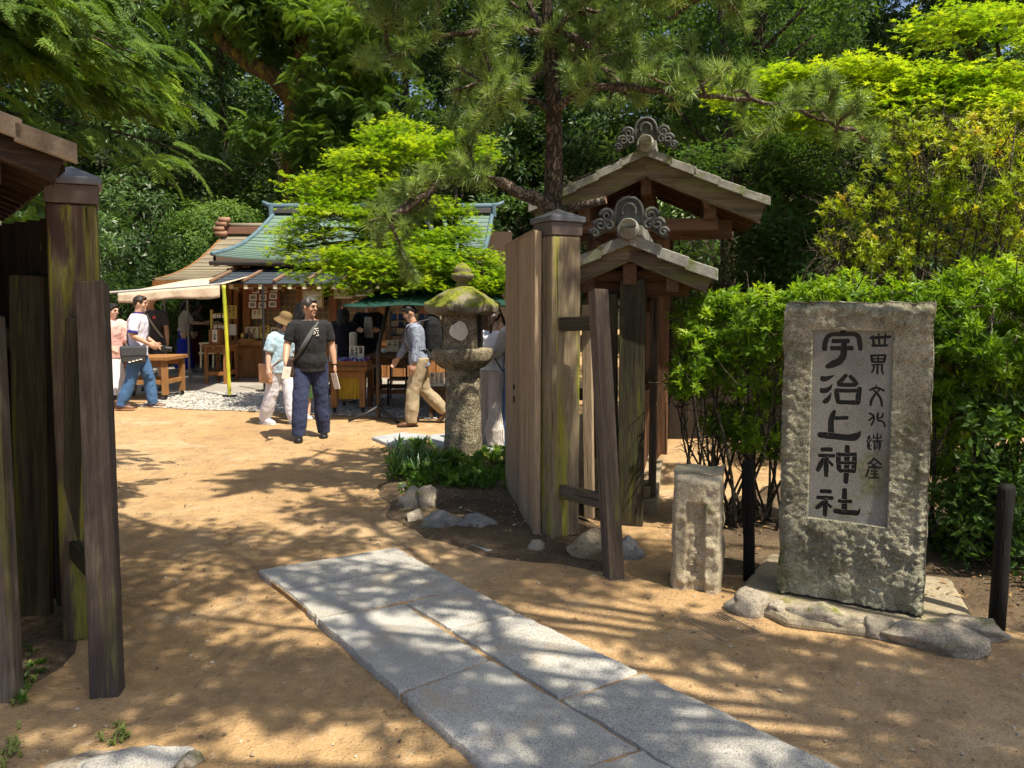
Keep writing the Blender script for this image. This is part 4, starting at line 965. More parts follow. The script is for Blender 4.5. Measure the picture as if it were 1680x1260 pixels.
def course_roof(m, P, nv, nu=24, lip=.025):
    """stepped courses; P(u,v) -> point, v from eave to ridge"""
    for k in range(nv):
        v0, v1 = k / nv, (k + 1) / nv; b = len(m.v)
        for i in range(nu + 1):
            u = i / nu; a = P(u, v0); c = P(u, v1)
            m.v += [a - Vector((0, 0, lip * .3)), a + Vector((0, 0, lip)), c + Vector((0, 0, lip * .15))]
        for i in range(nu):
            q = b + i * 3; m.f += [(q, q + 3, q + 4, q + 1), (q + 1, q + 4, q + 5, q + 2)]
def patina(name, c1, c2, c3):
    t = NT(name); v = t.coord((.5, 3, 3)); v2 = t.coord(); n = t.noise(v, 1.5, 5, .6); n2 = t.noise(v2, 1.1, 4)
    col = t.mix(t.ramp(n2, [(.4, 0), (.6, 1)]), t.ramp(n, [(.3, c1), (.7, c2)]), c3); t.bump(t.noise(v2, 40, 3), .15, .004); return t.fin(col, .55, .35)
VERD = patina('verdigris_copper', (.085, .155, .115), (.17, .25, .19), (.125, .175, .165))
BROWNR = patina('brown_copper', (.16, .13, .09), (.30, .26, .18), (.22, .19, .13))
BLUER = patina('blue_ridge_copper', (.07, .12, .155), (.12, .19, .225), (.09, .15, .175))
METD = plain('dark_lean_to_metal', (.055, .07, .085), .45, .5, .3, .1, .2)
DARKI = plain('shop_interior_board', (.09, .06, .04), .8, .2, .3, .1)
LATT = plain('lattice_wood', (.42, .24, .11), .6, .3, .2, .1)
GOLDP = plain('yellow_board', (.65, .5, .12), .6, .3, .1, .1)
REDB = plain('maroon_board', (.22, .07, .055), .7, .2, .15, .1)
GREYP = plain('photo_print', (.25, .23, .22), .5, .4, .5, 0, sc=120)
CREAM = plain('cream_card', (.7, .62, .42), .7, .2, .12, .1)
shop = thing('shrine_shop', 'wooden shrine shop with green copper roof and open counter under the maple', 'building', at(600, 620, 16.5))
YE, YR = 14.9, 17.7
eL, eR = at(350, 427, YE), at(788, 420, YE); rL, rR = at(452, 352, YR), at(806, 354, YR); eR.z = eL.z; rR.z = rL.z
def mainP(u, v):
    a = eL.lerp(eR, u); b = rL.lerp(rR, u); p = a.lerp(b, v); p.z -= .22 * math.sin(math.pi * v) * .9 ; p.z += .10 * (abs(u - .5) * 2) ** 4 * (1 - v)
    return p
m = MB(); course_roof(m, mainP, 15); rf = m.build('roof', VERD, shop)
m = MB(); course_roof(m, lambda u, v: (lambda p: Vector((p.x, 2 * YR - p.y, p.z)))(mainP(u, v)), 15); m.f = [f[::-1] for f in m.f]; m.build('rear_slope', VERD, rf)
m = MB()
for i in range(20):
    a, b = mainP(i / 20, 0), mainP((i + 1) / 20, 0); m.prism([a - Vector((0, 0, .012)), b - Vector((0, 0, .012)), b - Vector((0, 0, .13)), a - Vector((0, 0, .13))], (0, .06, 0))
m.build('fascia', plain('fascia_wood', (.13, .09, .06), .7), rf)
m = MB(); m.tube([eL + Vector((-.05, -.06, -.06)), eR + Vector((.05, -.06, -.06))], .045, 10); m.build('gutter', plain('gutter_metal', (.06, .055, .05), .5, .4), rf, smooth=True)
for s, P0 in ((-1, 0), (1, 1)):   # verges
    m = MB(); pts = [mainP(P0, k / 10) + Vector((s * .02, 0, .03)) for k in range(11)]; m.tube(pts, .05, 8); m.build('verge_roll', BLUER, rf, smooth=True)
    pts = [(mainP(P0, k / 10), mainP(P0, k / 10) - Vector((0, 0, .22))) for k in range(11)]; m = MB()
    for k in range(10): m.prism([pts[k][0], pts[k + 1][0], pts[k + 1][1], pts[k][1]][::s], (-s * .05, 0, 0))
    m.build('bargeboard', plain('barge_dark', (.16, .10, .06), .7), rf)
m = MB(); m.box(((rL.x + rR.x) / 2, YR, rL.z + .08), (rR.x - rL.x + .1, .22, .12)); m.build('ridge_course', plain('ridge_brown', (.08, .075, .07), .6), rf, bev=.01)
m = MB(); x0, x1, z0 = rL.x - .05, rR.x + .05, rL.z + .18
m.tube([(x0 - .25, YR, z0 + .12), (x0 - .12, YR, z0 + .04), (x0, YR, z0 + .01), ((x0 + x1) / 2, YR, z0), (x1, YR, z0 + .01), (x1 + .12, YR, z0 + .04), (x1 + .25, YR, z0 + .12)], [.03, .06, .075, .075, .075, .06, .03], 12); m.build('ridge_cap', BLUER, rf, smooth=True)
for x in (x0 - .02, x1 + .02): m = MB(); m.box((x, YR, rL.z + .08), (.09, .3, .32)); m.build('ridge_end', BLUER, rf, bev=.02)
# annex roof at the left
aY0, aY1 = 15.1, 17.4
aL, aR_ = at(250, 459, aY0), at(470, 452, aY0); bL, bR = at(366, 386, aY1), at(470, 384, aY1); aR_.z = aL.z; bR.z = bL.z
def annP(u, v):
    p = aL.lerp(aR_, u).lerp(bL.lerp(bR, u), v); p.z -= .2 * math.sin(math.pi * v); return p
m = MB(); course_roof(m, annP, 13); ar = m.build('annex_roof', BROWNR, shop)
m = MB(); course_roof(m, lambda u, v: (lambda p: Vector((p.x, 2 * aY1 - p.y, p.z)))(annP(u, v)), 13); m.f = [f[::-1] for f in m.f]; m.build('rear_slope', BROWNR, ar)
m = MB(); m.prism([aL + Vector((0, 0, -.01)), aR_ + Vector((0, 0, -.01)), aR_ - Vector((0, 0, .17)), aL + Vector((.08, 0, -.17))], (0, .05, 0)); m.build('fascia', WOODS, ar)
pts = [annP(0, k / 8) for k in range(9)]; m = MB()
for k in range(8): m.prism([pts[k] + Vector((0, 0, .02)), pts[k + 1] + Vector((0, 0, .02)), pts[k + 1] - Vector((0, 0, .18)), pts[k] - Vector((0, 0, .18))][::-1], (.05, 0, 0))
m.build('bargeboard', WOODS, ar)
m = MB(); m.box(((bL.x + bR.x) / 2 + .05, aY1, bL.z + .1), (bR.x - bL.x, .2, .16)); m.build('ridge_course', plain('ridge_red_brown', (.20, .10, .065), .6), ar, bev=.01)
m = MB(); m.tube([(bL.x + .05, aY1, bL.z + .22), (bR.x + .05, aY1, bL.z + .22)], .06, 12); m.build('ridge_cap', BROWNR, ar, smooth=True)
REDT = plain('red_brown_tile', (.30, .16, .10), .65)
for i, (dx, dz) in enumerate(((-.02, .02), (-.06, .13), (-.0, .24), (.06, .33))):
    m = MB(); c = Vector((bL.x + dx, aY1 - .15, bL.z + dz)); m.tube([c + Vector((-.09, 0, 0)), c + Vector((.16, 0, 0))], .065, 12); m.build('ridge_end_roll', REDT, ar, smooth=True)
for i in range(9):
    x = aL.x + .5 + i * .3; beam('eave_rafter', (x, aY0 + .02, aL.z - .22), (x, aY0 + 1.0, aL.z + .05), .05, .07, WOODS, ar, (0, 0, 1), 0)
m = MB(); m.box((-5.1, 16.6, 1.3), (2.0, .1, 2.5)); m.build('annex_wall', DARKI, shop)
# lean-to of dark metal with four battens
lY0, lY1 = 14.05, 15.3
l0, l1 = at(342, 466, lY0), at(640, 466, lY0); l2, l3 = l1 + Vector((0, lY1 - lY0, .34)), l0 + Vector((.12, lY1 - lY0, .34))
lt = MB(); lt.prism([l0, l1, l2, l3], (0, 0, .02)); lto = lt.build('lean_to_roof', METD, shop)
for k in range(1, 5):
    t = k / 5; m = MB(); a, b = l0.lerp(l3, t) + Vector((0, 0, .03)), l1.lerp(l2, t) + Vector((0, 0, .03)); m.prism([a, b, b + Vector((0, .03, .018)), a + Vector((0, .03, .018))], (0, 0, -.012)); m.build('seam', METD, lto)
for px in (346, 398, 450, 502, 560, 618):
    a = at(px, 465, lY0); d = (l3 - l0); beam('batten', a + Vector((0, -.02, .045)), a + Vector((.12, d.y, d.z + .045)), .055, .045, plain('batten_brown', (.23, .14, .09), .7), lto, (0, 0, 1), .004)
for px in range(352, 640, 24): part(lto, 'rafter_end', CREAM, px, 467, px + 6, 474, lY0 + .02, .3)
part(lto, 'front_rail', WOODS, 342, 467.5, 640, 471, lY0 + .06, .06)
# front: counter, posts, lattice screens, goods
SY = 15.5
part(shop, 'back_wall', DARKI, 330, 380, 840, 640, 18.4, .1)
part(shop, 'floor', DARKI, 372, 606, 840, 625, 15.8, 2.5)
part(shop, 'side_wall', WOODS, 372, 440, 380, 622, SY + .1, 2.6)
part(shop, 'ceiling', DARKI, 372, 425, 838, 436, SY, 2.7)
cnt = part(shop, 'counter', WOODS, 390, 566, 840, 626, SY, .5)
part(cnt, 'counter_top', WOODT, 380, 559, 840, 566, SY - .14, .75)
for px in range(392, 832, 27): part(cnt, 'counter_panel', WOODS, px, 570, px + 25, 622, SY - .018, .02, .004)
beam('bracket', at(392, 590, SY - .05), at(383, 567, SY - .35), .06, .06, WOODS, cnt)
for px in (383, 398, 487, 540, 620, 690, 760): part(shop, 'post', WOODS, px, 436, px + (12 if px > 390 else 7), 562, SY - .02, .14, .006)
part(shop, 'lintel', WOODS, 378, 440, 840, 452, SY - .03, .12)
PANE = plain('screen_paper', (.22, .17, .10), .5, .4, .5, 0, sc=14)
def screen(x0, x1, y0, y1, nx, ny, Y):
    f = part(shop, 'screen', PANE, x0, y0, x1, y1, Y + .03, .01)
    for i in range(nx + 1):
        x = x0 + (x1 - x0) * i / nx; part(f, 'lattice_bar', LATT, x - .8, y0, x + .8, y1, Y, .02)
    for j in range(ny + 1):
        y = y0 + (y1 - y0) * j / ny; part(f, 'lattice_bar', LATT, x0, y - .8, x1, y + .8, Y - .006, .02)
screen(411, 486, 455, 560, 8, 11, SY + .12); screen(500, 540, 455, 560, 4, 11, SY + .12); screen(552, 620, 455, 560, 7, 11, SY + .12); screen(633, 690, 455, 560, 6, 11, SY + .12); screen(703, 760, 455, 560, 6, 11, SY + .12)
bd = part(shop, 'photo_board', REDB, 404, 468, 459, 507, SY - .1, .02)
for i, (x, y) in enumerate(((413, 471), (429, 470), (443, 469), (409, 483), (425, 483), (442, 481), (408, 495), (424, 496), (441, 494))):
    p = part(bd, 'photo_mount', PAPER, x, y, x + 12, y + 10, SY - .115, .01); part(p, 'photo', GREYP, x + 2, y + 2, x + 10, y + 8, SY - .12, .004)
fr = part(shop, 'picture_frame', LATT, 494, 474, 531, 506, SY - .1, .03, .004); part(fr, 'mount', CREAM, 497, 477, 528, 503, SY - .108, .01); part(fr, 'picture', PAPER, 502, 482, 523, 498, SY - .114, .008)
for (x, y, x2, y2, mt) in ((402, 536, 424, 556, CREAM), (426, 534, 442, 556, GOLDP), (444, 537, 458, 556, CREAM), (460, 534, 472, 556, PAPER), (413, 508, 430, 523, CREAM), (506, 468, 524, 474, GOLDP), (470, 538, 484, 556, GOLDP), (548, 466, 578, 490, CREAM), (582, 462, 612, 486, PAPER), (648, 464, 684, 478, CREAM)):
    c = part(shop, 'poster', mt, x, y, x2, y2, SY - .05, .012)
    writing(c, ['御守', '絵馬'] if (x % 2) else ['御札', '祈願'], x + 2, y + 2, x2 - 2, y2 - 2, SY - .05, REDB)
yb = part(shop, 'notice_board', GOLDP, 372, 501, 388, 523, SY - .12, .02); writing(yb, ['おみくじ', '大吉'], 373, 502, 387, 522, SY - .12, INK)
part(shop, 'notice_board', PAPER, 376, 532, 387, 550, SY - .14, .02)
m = MB(); c = at(404, 555, SY - .25)
part(shop, 'tray', WOODT, 392, 556, 416, 559, SY - .3, .2)
for i in range(3):
    m = MB(); c = at(398 + i * 7, 551, SY - .22); m.ell(c, (.04, .04, .06)); m.build('ornament', [GOLDP, IRON, REDB][i], shop, smooth=True)
# blue goods wall behind the parasol
BLUEG = plain('blue_goods', (.04, .09, .22), .6, .3, .4, 0, sc=80)
for j, (y0, y1) in enumerate(((515, 524), (527, 536), (540, 549))):
    sh = part(shop, 'display_shelf', DARKI, 640, y1, 735, y1 + 2, 13.0 - j * .2, .2)
    for i in range(8): part(sh, 'packet', [BLUEG, CREAM, FLAG, BLUEG][(i * 3 + j) % 4], 642 + i * 11.5, y0 + (i * j) % 3, 651 + i * 11.5, y1, 13.02 - j * .2, .03)
beam('shelf_leg', G(642, 630) , at(642, 510, 13.1), .05, .05, DARKI, shop); beam('shelf_leg', G(736, 630), at(736, 510, 13.1), .05, .05, DARKI, shop)
# left little building roof glimpsed through the shrubs
hut = thing('small_hut', 'grey tiled hut roof glimpsed behind the shrubs left of the shop', 'building', at(190, 600, 19))
HUTR = plain('hut_roof_tile', (.13, .14, .13), .8, .2, .3, .3)
a, b, c, d = at(120, 450, 18), at(232, 450, 18), at(232, 384, 20.5), at(213, 388, 20.5)
m = MB(); course_roof(m, lambda u, v: (at(110, 462, 18).lerp(at(262, 462, 18), u)).lerp(at(200, 385, 20.5).lerp(at(300, 385, 20.5), u), v), 10); m.build('roof', HUTR, hut)
m = MB(); m.tube([at(110, 460, 18) + Vector((0, 0, .05)), at(200, 383, 20.5) + Vector((0, 0, .05))], .09, 8); m.build('verge_roll', plain('hut_verge', (.25, .25, .22), .8), hut)
part(hut, 'wall', DARKI, 130, 462, 260, 610, 18.4, 2)
# beige awning on poles
awn = thing('canvas_awning', 'beige canvas awning stretched over the stall left of the shop', 'awning', G(300, 640))
AW = cloth('beige_canvas', (.56, .44, .33))
A0, A1 = at(194, 481, 12.4), at(361, 467, 12.9); B0, B1 = A0 + Vector((.1, 2.4, .3)), A1 + Vector((0, 2.2, .3))
m = MB(); m.grid(lambda u, v: (A0.lerp(A1, u)).lerp(B0.lerp(B1, u), v) - Vector((0, 0, .08 * math.sin(math.pi * u) * math.sin(math.pi * v))), 14, 10); o = m.build('canopy', AW, awn, smooth=True)
md = o.modifiers.new('thick', 'SOLIDIFY'); md.thickness = .01
m = MB(); m.grid(lambda u, v: A0.lerp(A1, u) + Vector((0, -.02 + .02 * math.sin(u * 25) * v, -.006 - v * (.15 + .06 * u + .02 * math.sin(u * 9)))), 40, 5); o = m.build('valance', AW, awn, smooth=True)
md = o.modifiers.new('thick', 'SOLIDIFY'); md.thickness = .006
m = MB(); m.tube([A0 + Vector((-.15, -.0, .01)), A1 + Vector((.05, 0, .01))], .02, 8); m.build('front_bar', plain('grey_pipe', (.35, .35, .34), .5), awn)
m = MB(); p = at(269, 480, 13.9); m.tube([Vector((p.x, p.y, gz(p.x, p.y))), p + Vector((0, 0, .1))], .022, 8); m.build('pole', plain('grey_pole', (.2, .19, .17), .5), awn)
m = MB(); p = B0; m.tube([Vector((p.x, p.y, gz(p.x, p.y))), p], .022, 8); m.build('pole', plain('grey_pole2', (.2, .19, .17), .5), awn)
# bamboo pole
bp = G(377, 653); bt = at(367, 468, bp.y + .1)
bam = thing('bamboo_pole', 'yellow green bamboo pole holding up the awning corner before the shop', 'pole', bp)
m = MB(); pts, rr = [], []
for k in range(29):
    t = k / 28; pts.append(bp.lerp(bt, t)); rr.append(.030 if k % 4 else .035)
m.tube(pts, rr, 10)
BAM = NT('bamboo'); v_ = BAM.coord((1, 1, .3)); BAM.fin(BAM.ramp(BAM.noise(v_, 2, 3), [(.3, (.28, .34, .02)), (.6, (.5, .46, .03)), (.75, (.5, .3, .07))]), .4, .5)
m.build('culm', BAM.m, bam, smooth=True)
m = MB(); m.box(bp + Vector((0, 0, .03)), (.22, .1, .05)); m.build('foot', IRON, bam, bev=.01)
# black iron rod
rd = G(434, 642); m = MB(); m.tube([rd, at(431, 470, rd.y)], .022, 8); m.lathe([(.16, 0), (.16, .02), (.03, .04)], 14, rd); tag(m.build('iron_rod', IRON, smooth=False), 'thin black iron rod on a round foot before the shop counter', 'pole')
# green parasol
par = thing('green_parasol', 'large dark green canvas parasol over the stall tables', 'parasol', G(620, 690))
GCAN = NT('green_canvas'); v_ = GCAN.coord(); GCAN.fin(GCAN.mix(GCAN.noise(v_, 2, 3), (.006, .032, .024), (.012, .052, .038)), .75, .2); GCAN = GCAN.m
E = [at(560, 503, 10.0), at(846, 503, 10.0)]; zE = E[0].z + .01
yb_ = 12.9; cx0, cx1 = at(645, 470, 11.3).x, at(800, 470, 11.3).x; zt = at(650, 466, 11.4).z + .05
m = MB(); q = [Vector((E[0].x, 10.0, zE)), Vector((E[1].x, 10.0, zE)), Vector((E[1].x, yb_, zE)), Vector((E[0].x, yb_, zE))]; tA, tB = Vector((cx0, 11.4, zt)), Vector((cx1, 11.4, zt))
def tri(a, b, c, d, n=12):
    m.grid(lambda u, v: (a.lerp(b, u).lerp(d.lerp(c, u), v)) - Vector((0, 0, .05 * math.sin(math.pi * v) + .015 * math.sin(u * math.pi * 4) * (1 - v))), n, 8)
tri(q[0], q[1], tB, tA, 20); tri(q[1], q[2], tB, tB); tri(q[2], q[3], tA, tB, 20); tri(q[3], q[0], tA, tA)
o = m.build('canopy', GCAN, par, smooth=True); md = o.modifiers.new('thick', 'SOLIDIFY'); md.thickness = .008
for tip, e in ((tA, q[0]), (tA, q[3]), (tB, q[1]), (tB, q[2])):
    m = MB(); m.tube([tip - Vector((0, 0, .06)), e - Vector((0, 0, .03))], .012, 6); m.build('rib', WOODS, par)
for tip, gpx in ((tA, (621, 690)), (tB, (848, 690))):
    p = G(*gpx); m = MB(); m.tube([p + Vector((0, 0, .05)), Vector((p.x, p.y, 1.0)), tip - Vector((0, .1, .05))], .026, 10); m.build('pole', plain('dark_pole', (.06, .045, .035), .5), par, smooth=True)
    for a in (200, 320, 80):
        e = p + Vector((math.cos(R(a)) * .42, math.sin(R(a)) * .42, .02)); m = MB(); m.tube([p + Vector((0, 0, .2)), p.lerp(e, .4) + Vector((0, 0, .1)), e], [.03, .025, .02], 8); m.build('foot_leg', IRON, par, smooth=True)
# tables
def table(name, label, x0, x1, ytop, Y, depth, mat, casters=True, top_t=.05, leg=.07, shelf=None, skirt=None, rz=0, legsin=0):
    a, b = at(x0, ytop, Y), at(x1, ytop, Y); cx = (a.x + b.x) / 2; w_ = b.x - a.x; g0 = gz(cx, Y) + .012
    t = thing(name, label, 'table', (cx, Y + depth / 2, g0), rz); M = wm(t); h = a.z - g0
    m = MB(); m.box((0, 0, h - top_t / 2), (w_, depth, top_t), M); m.build('top', mat, t, bev=.006)
    ch = .09 if casters else 0
    for sx_ in (-1, 1):
        for sy_ in (-1, 1):
            x, y = sx_ * (w_ / 2 - leg), sy_ * (depth / 2 - leg)
            m = MB(); m.box((x, y, (h - top_t + ch) / 2), (leg, leg, h - top_t - ch), M); l_ = m.build('leg', mat, t, bev=.004)
            if casters:
                m = MB(); c = M @ Vector((x, y, .045)); m.tube([c + Vector((-.015, 0, 0)), c + Vector((.015, 0, 0))], .045, 14); m.box((x, y, .075), (.03, .05, .04), M); m.build('caster', IRON, l_)
    for sy_ in (-1, 1):
        m = MB(); m.box((0, sy_ * (depth / 2 - leg), h - top_t - .06), (w_ - leg * 3, .03, .09), M); m.build('apron', mat, t)
        if shelf: m = MB(); m.box((0, sy_ * (depth / 2 - leg), shelf), (w_ - leg * 3, .04, .07), M); m.build('stretcher', mat, t, bev=.003)
    for sx_ in (-1, 1):
        if shelf: m = MB(); m.box((sx_ * (w_ / 2 - leg), 0, shelf), (.04, depth - leg * 3, .07), M); m.build('stretcher', mat, t, bev=.003)
    if skirt:
        m = MB(); m.grid(lambda u, v: M @ Vector(((u - .5) * (w_ - .2), -depth / 2 + .16 + .02 * math.sin(u * 40) * (1 - v), .2 + (h - top_t - .21) * v)), 40, 6); m.build('table_cloth', skirt, t, smooth=True)
    return t, M, h
t1, M1, h1 = table('charm_table', 'wooden table on casters covered with bright charms beside the man in black', 536, 602, 602, 10.95, .8, WOODT, True, .06, .085, None, cloth('ochre_cloth', (.55, .38, .05)))
# open display boxes with coloured charms
BX = MB(); bx = thing('charm_tray', 'low wooden tray of blue and purple charms on the caster table', 'tray', M1 @ Vector((0, 0, h1)))
for (x, y, sx_, sy_) in ((0, -.36, .56, .012), (0, .02, .56, .012), (-.28, -.17, .012, .38), (.28, -.17, .012, .38), (0, -.17, .012, .36)): m = MB(); m.box((x, y, h1 + .04), (sx_, sy_, .08), M1); m.build('tray_side', WOODS, bx)
CH = NT('charms'); _o = CH.n('ShaderNodeNewGeometry'); CH.fin(CH.ramp(_o.outputs['Random Per Island'], [(0, (.05, .12, .4)), (.25, (.15, .35, .6)), (.45, (.6, .65, .7)), (.6, (.45, .1, .45)), (.8, (.28, .08, .4)), (1, (.08, .06, .15))]), .5, .4); CH = CH.m
m = MB(); rnd = random.Random(5)
for i in range(130):
    m.box((0, 0, 0), (.045, .02, .05), M1 @ Matrix.Translation((rnd.uniform(-.26, .26), rnd.uniform(-.34, .0), h1 + .07 + rnd.uniform(0, .03))) @ Euler((rnd.uniform(-.6, .6), rnd.uniform(-.6, .6), rnd.uniform(0, 3))).to_matrix().to_4x4())
o = m.build('charms', CH, bx, kind='stuff')
def sign(label, x0, y0, x1, y1, Y, cols, mat=PAPER, tilt=0):
    c = at((x0 + x1) / 2, y1, Y); t = thing('price_sign', label, 'sign', c); part(t, 'board', mat, x0, y0, x1, y1, Y, .012); writing(t, cols, x0 + 1.5, y0 + 1, x1 - 1.5, y1 - 1, Y, INK); return t
sign('white price sign with two columns of black writing behind the man in black', 540, 565, 553, 590, 11.2, ['開運御守', '五百円'])
sign('wide white price sign with black handwritten columns over the charm table', 573, 568, 597, 590, 11.2, ['開運', '身代御守', '五百円'])
sign('white sign reading 500 yen low beside the lantern column', 704, 611, 729, 634, 10.6, ['５００円', 'えんむすび', 'みくじ'])
sign('tilted paper notice on the writing table under the parasol', 634, 558, 662, 577, 11.9, ['御祈祷', '受付', '参拝'], CREAM)
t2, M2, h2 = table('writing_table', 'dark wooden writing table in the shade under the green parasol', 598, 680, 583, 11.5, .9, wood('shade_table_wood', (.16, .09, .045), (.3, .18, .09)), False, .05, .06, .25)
t3, M3, h3 = table('sign_stand', 'small dark stand carrying the 500 yen sign left of the lantern', 700, 735, 636, 10.5, .4, DARKI, False, .04, .05, .2)
for (dx, dy) in ((-.16, .0), (.05, .05)):
    m = MB(); c = M2 @ Vector((dx, dy, h2 + .045)); m.ell(c, (.05, .05, .045)); tag(m.build('paper_bundle', PAPER, smooth=True), 'crumpled white paper bundle at the %s of the writing table' % ('left' if dx < 0 else 'middle'), 'paper')
t4, M4, h4 = table('wheeled_bench', 'orange wooden bench frame on casters beside the photographing man', 172, 274, 586, 12.2, .8, WOODT, True, .06, .085, .3)
t5, M5, h5 = table('stall_table', 'dark trestle table behind the bamboo pole', 330, 372, 566, 14.4, .7, WOODS, False, .05, .06, .2)
fr_ = thing('fortune_rack', 'yellow framed rack hung with white paper fortunes left of the counter', 'rack', at(353, 565, 14.6))
for (x0, y0, x1, y1) in ((345, 508, 348, 566), (371, 508, 374, 566)): part(fr_, 'upright', GOLDP, x0, y0, x1, y1, 14.6, .05)
for y in (514, 532): part(fr_, 'line', GOLDP, 346, y, 373, y + 1.2, 14.62, .02)
m = MB(); rnd = random.Random(8)
for i in range(60):
    x = rnd.uniform(348, 371); y = rnd.choice((516, 534)) + rnd.uniform(-1, 2); rect(m, x, y, x + 1.5, y + rnd.uniform(2, 5), 14.6 - rnd.random() * .05, .004)
m.build('paper_strips', PAPER, fr_, kind='stuff')
bxo = thing('donation_box', 'small brown wooden box with a white card on the trestle table', 'box', at(352, 566, 14.5)); part(bxo, 'box', WOODS, 342, 540, 360, 566, 14.45, .3, .01); part(bxo, 'card', PAPER, 348, 541, 356, 561, 14.43, .01); writing(bxo, ['奉納金'], 348, 542, 356, 560, 14.43, INK)
bn = thing('wooden_bench', 'pale slatted bench standing in sunlight behind the blue skirted woman', 'bench', at(345, 605, 16))
for y in (562, 578): part(bn, 'slat', CREAM, 326, y, 372, y + 3, 15.9, .3)
for x in (328, 338, 348, 358, 368): part(bn, 'leg', CREAM, x, 565, x + 3, 604, 15.92, .05)
cb = thing('folding_chair', 'dark folding chair in shade beside the writing table', 'chair', at(650, 660, 11.0))
part(cb, 'seat', DARKI, 636, 622, 668, 625, 10.9, .4); part(cb, 'backrest', DARKI, 640, 590, 668, 604, 11.35, .03)
for x, y in ((637, 10.92), (666, 10.92), (641, 11.3), (667, 11.3)): beam('leg', G(x, 666 if y < 11 else 655), at(x, 622 if y < 11 else 590, y), .025, .025, IRON, cb, (0, -1, 0), 0)
# ------------------------------------------------------------------ people
def skin_mat(name, c):
    t = NT(name); v = t.coord(); col = t.mix(t.noise(v, 14, 3), [x * .88 for x in c], [x * 1.08 for x in c]); t.b.inputs['Subsurface Weight'].default_value = .08
    t.b.inputs['Subsurface Radius'].default_value = (.02, .008, .004); t.b.inputs['Subsurface Scale'].default_value = .5; t.bump(t.noise(v, 90, 2), .1, .002); return t.fin(col, .5, .35)
SKIN = skin_mat('skin_warm', (.50, .29, .19)); SKINP = skin_mat('skin_pale', (.58, .38, .28))
def hair_mat(name, c):
    t = NT(name); v = t.coord((40, 40, 6)); n = t.noise(v, 3, 4, .6); t.bump(n, .6, .006); return t.fin(t.ramp(n, [(.3, [x * .5 for x in c]), (.7, c)]), .45, .4)
HBLK = hair_mat('black_hair', (.018, .014, .012)); HGRY = hair_mat('greying_hair', (.07, .065, .06)); HBRN = hair_mat('dark_brown_hair', (.035, .02, .013))
def remesh(o, vox, sm=4, disp=None):
    m = o.modifiers.new('union', 'REMESH'); m.mode = 'VOXEL'; m.voxel_size = vox; m.use_smooth_shade = True
    m = o.modifiers.new('smooth', 'SMOOTH'); m.factor = .5; m.iterations = sm
    if disp:
        tx = bpy.data.textures.new('folds', 'CLOUDS'); tx.noise_scale = disp[1]; tx.noise_depth = 2
        m = o.modifiers.new('folds', 'DISPLACE'); m.texture = tx; m.strength = disp[0] * .8; m.mid_level = .5; m.texture_coords = 'LOCAL'
    return o
